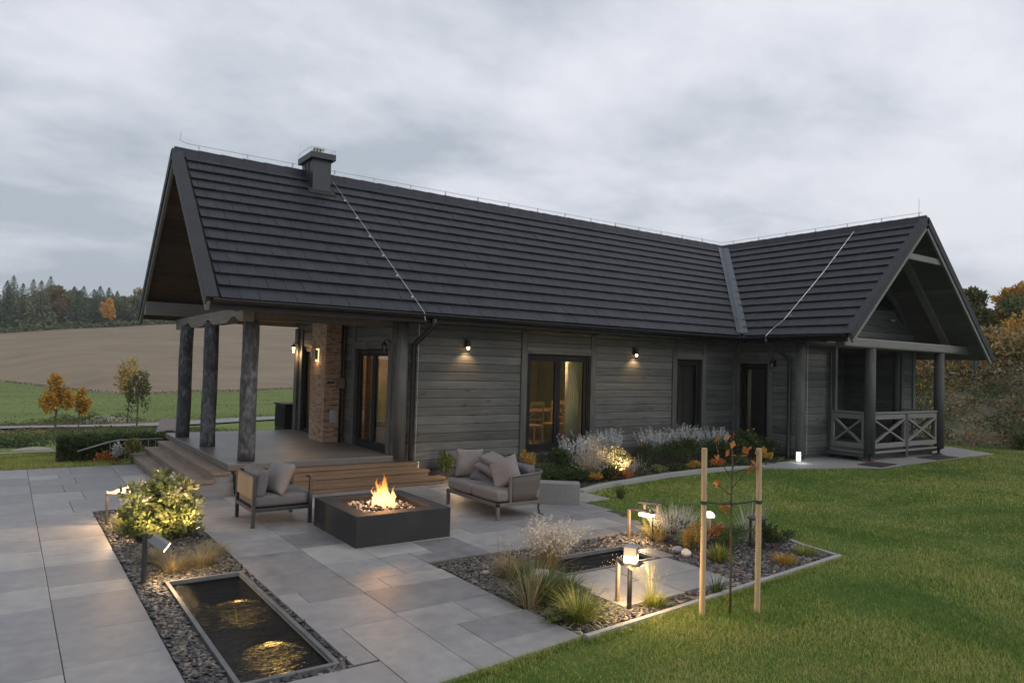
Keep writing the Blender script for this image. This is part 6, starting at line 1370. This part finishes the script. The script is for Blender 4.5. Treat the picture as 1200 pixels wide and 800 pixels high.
for i in range(26):
    x = -14 + i*3.6 + rt.uniform(-1,1); spots.append((x, 246 + rt.uniform(0,14), rt.uniform(11,16.5)*(1 if x < 28 else .72), rt.uniform(3.4,4.6), 'conifer' if rt.random() < .55 else 'tall', rt.choice([f_dk, f_dk, f_gr])))
spots.append((21.2, 213, 8.2, 2.3, 'tall', f_or)); spots.append((44.5, 217, 8.5, 3.2, 'tall', f_ol)); spots.append((41.6, 220, 10, 3.2, 'tall', f_gr))
cnt_ = {}; ORD = ['first','second','third','fourth','fifth','sixth','seventh','eighth','ninth','tenth','eleventh','twelfth','thirteenth','fourteenth','fifteenth','sixteenth','seventeenth','eighteenth','nineteenth','twentieth','twenty-first','twenty-second']
for i, (x, y, h, rx, k, m_) in enumerate(sorted(spots, key=lambda q: math.atan2(q[0], q[1]))):
    row = 'front' if y < 222 else ('middle' if y < 244 else 'back'); key = (row, id(m_)); c_ = cnt_.get(key, 0); cnt_[key] = c_ + 1
    lb = 'bright orange tree standing out at the edge of the far wood' if m_ is f_or else '%s %s from the left in the %s row of the far wood' % (ORD[c_], desc[id(m_)], row)
    if m_ is not f_or: h *= .78 if x < 14 else .72
    tree(x, y, h, rx, k, m_, lb, n=3200 if y < 240 else 1400, ls=.80 if y < 240 else 1.0, tr=.22, group='trees of the far wood')
r = R2(); n = 16000; x = r.uniform(-30, 110, n); y = 236 + r.random(n)*30; z = hgt(x, y) + r.random(n)**1.3*4.5; V, F = leaves(np.stack([x,y,z],1), 1.1*r.uniform(.6,1.4,n), r, .2, .7); tag(np_mesh('wood_undergrowth', V, F, f_dk, tint=r.random(n)), 'dark undergrowth between the trunks of the far wood', 'undergrowth', kind='stuff')
# far undergrowth and hedge at the head of the field
r = R2(); n = 7000; x = r.uniform(-20, 95, n); y = 210.5 + r.random(n)*3 + .02*x; z = hgt(x, y) + r.random(n)**1.5*(1.0 + .8*np.sin(x*.35)**2 + .9*(x>36)); V, F = leaves(np.stack([x,y,z],1), .7*r.uniform(.6,1.4,n), r, .2, .7); tag(np_mesh('field_hedge', V, F, f_gr, tint=r.random(n)*.8), 'scrubby hedge along the top of the ploughed field', 'hedge', kind='stuff')
# house in the wood
t = thing('farm_house', (-1.6, 222, H(-1.6,222)), 'small pale-roofed house half hidden in the far wood', 'house'); z0 = H(-1.6,218)+.6
mb = MB(); mb.box(-6.5,219,z0-1,3.0,226,z0+1.9); mb.build('wall', m_white, t); mb = MB(); mb.prism([(218.2,z0+1.9),(222.5,z0+5.2),(226.8,z0+1.9),(226.8,z0+1.7),(218.2,z0+1.7)], -1.2, 1.9, 'x'); mb.build('roof', m_flash, t)
for q in (-4.8,-2.2,.6): mb = MB(); mb.box(q, 218.93, z0+.3, q+1.2, 218.99, z0+1.3); mb.build('window', m_frame, t)

# two clipped hedges
def hedge(pts, wd, h, label, seed, z0=None, n=9000, mat=l_dark, ls=.055):
    r = R2(); P = np.array(pts, float); t_ = r.random(n)*(len(P)-1); c = np.stack([np.interp(t_, np.arange(len(P)), P[:,k]) for k in (0,1)],1); d = P[-1]-P[0]; d = d/np.linalg.norm(d); s = np.array([-d[1], d[0]])
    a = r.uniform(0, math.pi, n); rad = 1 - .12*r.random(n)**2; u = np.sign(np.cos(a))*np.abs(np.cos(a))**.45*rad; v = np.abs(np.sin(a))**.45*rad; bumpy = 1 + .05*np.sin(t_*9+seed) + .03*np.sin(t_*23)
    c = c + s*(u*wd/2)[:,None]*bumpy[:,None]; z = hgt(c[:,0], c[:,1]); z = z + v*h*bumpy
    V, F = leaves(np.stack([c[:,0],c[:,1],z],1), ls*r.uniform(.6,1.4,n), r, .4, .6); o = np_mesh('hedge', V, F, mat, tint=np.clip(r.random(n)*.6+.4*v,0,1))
    core = MB(); q = P.tolist(); k = len(q)
    for i in range(k-1): a_ = Vector((*q[i], H(*q[i]) + h*.42)); b_ = Vector((*q[i+1], H(*q[i+1]) + h*.42)); core.bar(a_, b_, wd*.82, h*.84)
    tag(o, label, 'hedge'); c_ = core.build('branches', l_stem, o, bevel=.05); return o
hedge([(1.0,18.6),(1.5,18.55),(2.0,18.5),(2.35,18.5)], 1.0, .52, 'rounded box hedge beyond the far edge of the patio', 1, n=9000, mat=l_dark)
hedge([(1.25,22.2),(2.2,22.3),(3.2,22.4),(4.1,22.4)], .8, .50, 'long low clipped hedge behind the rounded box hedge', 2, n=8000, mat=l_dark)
shrub(2.25, 16.85, .50, .22, .2, 700, .055, l_yel, 'yellow autumn bush at the foot of the side steps', flowers=(l_gold, 20, .05, .3, 5), z=-.03)
shrub(1.75, 16.80, .26, .22, .14, 300, .05, l_rust, 'low rusty plant at the edge of the patio', name='ground_plant', cat='plant', z=-.03, stems=0)
shrub(2.0, 17.2, .42, .16, .16, 360, .05, l_silver, 'pale grey-leaved plant left of the yellow bush', z=-.03)
# hand rail beyond the side steps
t = thing('hand_rail', (2.2, 18.2, -.1), 'pale metal handrail behind the side steps', 'railing'); mb = MB(); mb.tube([(1.35,18.0,.12),(1.9,17.9,.30),(2.1,17.9,.34),(3.0,17.95,.34)], .018, 8); mb.build('rail', m_conc, t, smooth=True)
for k in range(7): x = 1.95+.15*k; mb = MB(); mb.tube([(x,17.92,-.1),(x,17.92,.32)], .009, 6); mb.build('baluster', m_conc, t)
# shed roof below the porch
t = thing('garden_shed', (5, 25, -.6), 'low shed with a brown boarded roof beyond the side steps', 'shed'); m_shr = mat_wood('brown_shed_roof', 'y', [(.2,(.10,.082,.078)), (.8,(.16,.135,.128))], knots=False, pitch=.2)
mb = MB(); quadslab(mb, [(3.62,23.2,-.20),(4.55,23.2,-.20),(4.85,25.4,.20),(4.15,25.4,.20)], .06); mb.build('roof', m_shr, t); mb = MB(); mb.prism([(3.9,23.6),(4.5,23.6),(4.75,25.2),(4.2,25.2)], -.75, -.22); mb.build('wall', m_plinth, t)
# small trees by the road
n_or = mat_leaf('amber_leaf', G((.25,.13,.02),(.46,.25,.035),(.62,.39,.07)), sc=2); n_yl = mat_leaf('thin_yellow_leaf', G((.20,.14,.03),(.36,.25,.05),(.48,.34,.08)), sc=2); n_gn = mat_leaf('late_green_leaf', G((.05,.06,.02),(.09,.10,.03),(.15,.13,.04)), sc=2)
tree(1.95, 38.2, 2.65, .82, 'round', n_or, 'small amber tree beside the road', n=2600, ls=.13, group='young trees by the road', tr=.05, asp=.7)
tree(2.95, 39.6, 1.95, .52, 'round', n_or, 'little orange bush tree right of the small amber tree', n=1300, ls=.12, group='young trees by the road', tr=.03, asp=.7)
tree(5.75, 45.5, 4.3, .92, 'tall', n_yl, 'slender half-bare yellow tree beyond the road', n=1000, ls=.13, group='young trees by the road', tr=.05, asp=.6)
tree(5.25, 38.4, 3.0, .66, 'tall', n_gn, 'slender greenish tree in front of the half-bare yellow tree', n=1100, ls=.12, group='young trees by the road', tr=.045, asp=.6)
l_weed = mat_leaf('brown_weed', G((.07,.055,.03),(.13,.10,.05),(.20,.15,.08)), sc=1.0)
# rough growth in the meadow
def scrub(cx, cy, rx, ry, n, h, mat, label, ls=.14):
    r = R2(); x = cx + r.normal(0, rx*.5, n); y = cy + r.normal(0, ry*.5, n); u = ((x-cx)/rx)**2 + ((y-cy)/ry)**2; k = u < 1.3; x, y, u = x[k], y[k], u[k]; lump = .45 + .55*np.abs(np.sin(x*2.1+cy)*np.cos(y*1.3+x)); z = hgt(x, y) + h*lump*np.maximum(0,1-u/1.3)**.5*r.random(len(x)); V, F = leaves(np.stack([x,y,z],1), ls*r.uniform(.6,1.5,len(x)), r, .6, .4); tag(np_mesh('undergrowth', V, F, mat, tint=r.random(len(F))), label, 'undergrowth', kind='stuff')
scrub(4.2, 49, 3.0, 2.2, 4200, .7, l_mid, 'scrubby green patch between the young trees', ls=.11); scrub(1.5, 45.3, 6.0, .9, 2400, .25, l_weed, 'brownish weeds along the far side of the road', ls=.10); scrub(6.5, 46.9, 5.0, .7, 1500, .22, l_straw, 'straw weeds along the far side of the road', ls=.09)
scrub(3.4, 37.6, 5.5, 1.0, 2600, .22, l_weed, 'brown weeds on the near verge of the road', ls=.09); scrub(.5, 32, 5.0, 3.5, 7000, .26, l_mid, 'rough green weeds on the slope below the hedges', ls=.10); scrub(1.0, 33.5, 2.0, .7, 900, .25, l_gold, 'golden weeds left of the long hedge', ls=.08); scrub(5.0, 34, 3.5, 2.5, 3400, .25, l_mid, 'rough green weeds right of the young trees', ls=.10); scrub(.3, 27.5, 1.2, .8, 900, .45, l_dark, 'dark shrublets at the left edge of the slope', ls=.10); scrub(5, 48, 1.3, 1.1, 900, .7, l_plume, 'pale dry bush among the green scrub', ls=.10); scrub(20, 50, 12, 1.5, 1800, .2, l_mid, 'rough grass seen between the log columns', ls=.10)
stone(.7, 24.8, (.5,.16,.09), m_rock, 'flat pale boulder on the grass beyond the patio', z=H(.7,24.8)-.03)
r = R2(); n = 1500; x = r.uniform(-3,45,n); y = bline(x) - r.random(n)*1.4; z = hgt(x,y)+r.random(n)*.25; V, F = leaves(np.stack([x,y,z],1), .22*r.uniform(.5,1.4,n), r, .4, .6); tag(np_mesh('dry_weeds', V, F, mat_leaf('dry_weed', G((.10,.06,.035),(.17,.11,.065),(.24,.17,.10)), sc=.5), tint=r.random(n)), 'brown dry weeds along the foot of the ploughed field', 'weeds', kind='stuff')

r = R2(); n = 22000; x = r.uniform(-14, 50, n); y = 46 + (bline(x)-46)*r.random(n); z = hgt(x,y)+r.random(n)*.08; V, F = leaves(np.stack([x,y,z],1), .09*r.uniform(.5,1.6,n), r, .5, .35); tag(np_mesh('meadow_grass', V, F, l_mid, tint=r.random(n)), 'tussocky grass of the meadow', 'grass', kind='stuff')
# ---- bank on the right
base = np.array([(24.6,17),(24.2,13.5),(24.2,10.8),(24.9,9.0),(26.0,6.5),(27.5,3.0),(29,-2)]); top = base + np.array([(3.4,2.0),(3.4,1.8),(3.2,1.3),(3.3,.6),(3.4,.2),(3.6,0),(3.6,-.5)])
zt_ = np.array([1.75,1.8,1.95,2.6,3.2,3.6,3.8]); r = R2(); NA, NB = 170, 46; tt = np.linspace(0, 6, NA); A = np.stack([np.interp(tt, range(7), base[:,k]) for k in (0,1)],1); Bq = np.stack([np.interp(tt, range(7), top[:,k]) for k in (0,1)],1); ZT = np.interp(tt, range(7), zt_)
from mathutils import noise as mno
V = []
for i in range(NA):
    for j in range(NB):
        s = j/(NB-1); q = A[i]*(1-s) + Bq[i]*s; z = .08 + (ZT[i]-.08)*(1-(1-s)**1.25); dn = mno.noise((q[0]*1.1, q[1]*1.1, z*1.5))*.22 + abs(mno.noise((q[0]*3, q[1]*3, z*4)))*.16*(s<.97); V.append((q[0]-dn*.8, q[1]-dn*.3, z+dn*.35*(s>.02)))
a = (np.arange(NA-1)[:,None]*NB + np.arange(NB-1)[None]).ravel(); F = np.stack([a, a+NB, a+NB+1, a+1], 1)
m_bank = mat_noise('overgrown_bank', [(.26,(.055,.050,.038)), (.42,(.13,.115,.088)), (.56,(.105,.115,.050)), (.7,(.24,.21,.15)), (.85,(.34,.30,.24))], 1.6, .95, detail=9, bumps=.9, bd=.05, scale2=9, dist=1.0)
tag(np_mesh('rocky_bank', V, F[:, ::-1], m_bank, smooth=False), kind='structure')
Vb = np.array(V); 
for m_, cnt, lb, ls in ((l_mid, 9000, 'green weeds covering the rocky bank', .09), (l_straw, 9500, 'dry straw weeds on the rocky bank', .10), (l_rust, 1500, 'rust coloured leaves on the rocky bank', .09), (l_dark, 5200, 'dark low shrubs on the rocky bank', .10)):
    ii = r.integers(0, len(Vb), cnt*2); nzv = np.array([mno.noise((Vb[i][0]*.9 + cnt, Vb[i][1]*.9, Vb[i][2]*1.2)) for i in ii]); ii = ii[nzv > -.02][:cnt]; P = Vb[ii] + r.normal(0,.07,(len(ii),3)) + np.array([-.04,-.02,.07]); Vv, Ff = leaves(P, ls*r.uniform(.6,1.6,len(P)), r, .5, .35); tag(np_mesh('undergrowth', Vv, Ff, m_, tint=r.random(len(Ff))), lb, 'undergrowth', kind='stuff')
tuft(25.2, 8.9, .8, .4, 160, l_grn, 'broad green clump at the right foot of the rocky bank', wd=.05, spread=.6, droop=.4, name='weed', cat='weed', group=None, z=.1)
# logs lying on the crest
def log_(a, b, r_, lb):
    mb = MB(); mb.tube([a, tuple((Vector(a)+Vector(b))/2 + Vector((0,0,.05))), b], r_, 12); tag(mb.build('fallen_log', m_bark), lb, 'log', 'logs on the crest of the bank')
log_((27.3,13.2,1.95),(28.0,9.6,2.55),.16,'long grey log on the crest of the bank'); log_((28.2,9.4,2.75),(29.2,6.4,3.2),.17,'second grey log further right on the crest of the bank')
# autumn growth and trees behind
n_a2 = mat_leaf('autumn_oak', G((.24,.13,.035),(.45,.26,.055),(.58,.39,.10)), sc=.8, trans=.15); n_br = mat_leaf('bronze_scrub', G((.18,.12,.055),(.32,.21,.095),(.44,.30,.14)), sc=.8); n_g2 = mat_leaf('dull_green', G((.06,.075,.028),(.11,.125,.045),(.17,.175,.065)), sc=.8)
tree(45.5, 18.4, 4.1, 1.8, 'round', f_ol, 'rounded green tree right behind the wing gable', n=2600, ls=.30, group='trees on the right hill', tr=.15)
tree(47.0, 16.6, 5.0, 2.2, 'round', n_a2, 'tall autumn oak on the right hill', n=3600, ls=.32, group='trees on the right hill', tr=.2)
tree(50.0, 15.2, 5.2, 2.3, 'round', n_a2, 'second autumn oak at the right edge of the picture', n=3000, ls=.32, group='trees on the right hill', tr=.2)
tree(43.5, 15.6, 3.6, 1.6, 'round', n_g2, 'low dull green tree below the autumn oak', n=1500, ls=.28, group='trees on the right hill', tr=.12)
tree(55.0, 18.6, 5.0, 2.6, 'round', n_a2, 'wide autumn tree behind the oaks', n=2600, ls=.35, group='trees on the right hill', tr=.2)
for i, (x, y, h, rx, m_, lb) in enumerate([(35.5,15.6,1.9,1.3,n_a2,'orange shrub behind the bank below the gable tip'),(34.5,13.4,1.5,1.1,n_br,'bronze shrub behind the crest of the bank'),(36.5,13.2,2.2,1.3,n_a2,'tall orange shrub right of the gable tip'),(33.5,15.5,1.8,1.2,n_br,'bronze shrub seen past the right wing post'),(38,17.2,2.6,1.5,n_br,'large bronze shrub behind the gable tip'),(32.4,16.4,1.6,1.1,n_or,'amber shrub beside the right wing post'),(39.5,14.4,2.0,1.3,n_a2,'orange shrub in front of the barn')]):
    shrub(x, y, h, rx, rx, 1500, .17, m_, lb, group='autumn shrubs on the right hill', z=H(x,y)-.2, stems=10, k=12)
t = thing('barn', (47, 13.6, H(47,13.6)), 'grey weathered barn roof among the autumn trees', 'barn'); zb = 3.3
mb = MB(); mb.box(43.6,11.6,2.0,50.5,15.0,zb+.4); mb.build('wall', m_plinth, t); mb = MB(); mb.prism([(11.2,zb+.4),(13.3,zb+1.45),(15.4,zb+.4),(15.4,zb+.3),(13.3,zb+1.35),(11.2,zb+.3)], 43.2, 51, 'x'); mb.build('roof', m_conc, t)
t = thing('steel_post', (27.2,11.15,1.8), 'grey steel post standing on the bank under the gable tip', 'post'); mb = MB(); mb.tube([(27.4,11.2,1.4),(27.4,11.2,3.4)], .07, 12); mb.build('shaft', m_flash, t); mb = MB(); mb.lathe((27.4,11.2,1.85), [(.12,0),(.12,.02)], 12); mb.build('base_plate', m_flash, t)
for cx_, cy_, m_, lb in ((29.6,15.5,n_br,'bronze weeds at the far end of the bank crest'),(30.2,10.3,n_g2,'dull green weeds behind the logs on the bank crest'),(30,13,n_a2,'orange weeds behind the long log'),(31,12.5,n_br,'bronze scrub along the crest of the bank'),(34,16,n_a2,'orange scrub on the right hill behind the bank'),(36,11,n_g2,'dull green scrub on the right hill'),(40,13.5,n_br,'bronze scrub below the barn'),(39,18.5,n_a2,'orange scrub behind the right wing post')):
    r = R2(); nn_ = 5200; x = cx_ + r.normal(0,1.9,nn_); y = cy_ + r.normal(0,1.7,nn_); lump = .35+.65*np.abs(np.sin(x*1.3+cy_)*np.cos(y*1.1+x*.6)); z = hgt(x,y) + 1.5*lump*r.random(nn_); k_ = x > 27.9; x, y, z = x[k_], y[k_], z[k_]
    V, F = leaves(np.stack([x,y,z],1), .17*r.uniform(.6,1.5,len(x)), r, .4, .5); tag(np_mesh('undergrowth', V, F, m_, tint=r.random(len(F))), lb, 'undergrowth', kind='stuff')
for cx_, cy_, m_, lb in ((28.4,12.2,n_br,'bronze scrub spilling over the bank crest'),(28.6,15.0,n_a2,'orange scrub at the far part of the bank crest'),(29.2,18.5,n_br,'brown scrub behind the right wing post'),(31.0,16.8,n_a2,'orange scrub rising behind the crest'),(27.6,16.8,n_g2,'green weeds at the far end of the bank')):
    r = R2(); nn_ = 5200; x = cx_ + r.normal(0,1.1,nn_); y = cy_ + r.normal(0,1.3,nn_); lump = .3+.7*np.abs(np.sin(x*1.9+cy_)*np.cos(y*1.7+x*.9)); k_ = x > 26.4; x, y, lump = x[k_], y[k_], lump[k_]; z = hgt(x,y) + .45*lump*r.random(len(x))
    V, F = leaves(np.stack([x,y,z],1), .12*r.uniform(.6,1.5,len(x)), r, .4, .5); tag(np_mesh('undergrowth', V, F, m_, tint=r.random(len(F))), lb, 'undergrowth', kind='stuff')
r = R2(); n = 15000; x = 27.0 + 12*r.random(n)**1.5; y = r.uniform(5, 22, n); z = hgt(x,y)+r.random(n)*.45; V, F = leaves(np.stack([x,y,z],1), .16*r.uniform(.6,1.4,n), r, .6, .3); tag(np_mesh('hill_grass', V, F, l_straw, tint=r.random(n)), 'dry straw grass on the right hill', 'grass', kind='stuff')
r = R2(); n = 14000; x = r.uniform(28, 60, n); y = r.uniform(3, 28, n); z = hgt(x,y)+r.random(n)*.35; V, F = leaves(np.stack([x,y,z],1), .22*r.uniform(.6,1.4,n), r, .5, .4); tag(np_mesh('hill_grass', V, F, l_mid, tint=r.random(n)), 'rough grass on the right hill', 'grass', kind='stuff')
# ---------------------------------------------------------------- thin autumn air
m_hz = bpy.data.materials.new('haze_air'); m_hz.use_nodes = True; nt_ = m_hz.node_tree; nt_.nodes.clear(); pvn = nt_.nodes.new('ShaderNodeVolumePrincipled'); o_ = nt_.nodes.new('ShaderNodeOutputMaterial'); nt_.links.new(pvn.outputs[0], o_.inputs['Volume'])
pvn.inputs['Color'].default_value = (.86,.90,.96,1); pvn.inputs['Density'].default_value = .00045; pvn.inputs['Anisotropy'].default_value = .2
mb = MB(); mb.box(-290, -62, -8, 440, 760, 62); tag(mb.build('haze', m_hz), 'thin pale air haze over the valley', 'haze', kind='stuff')
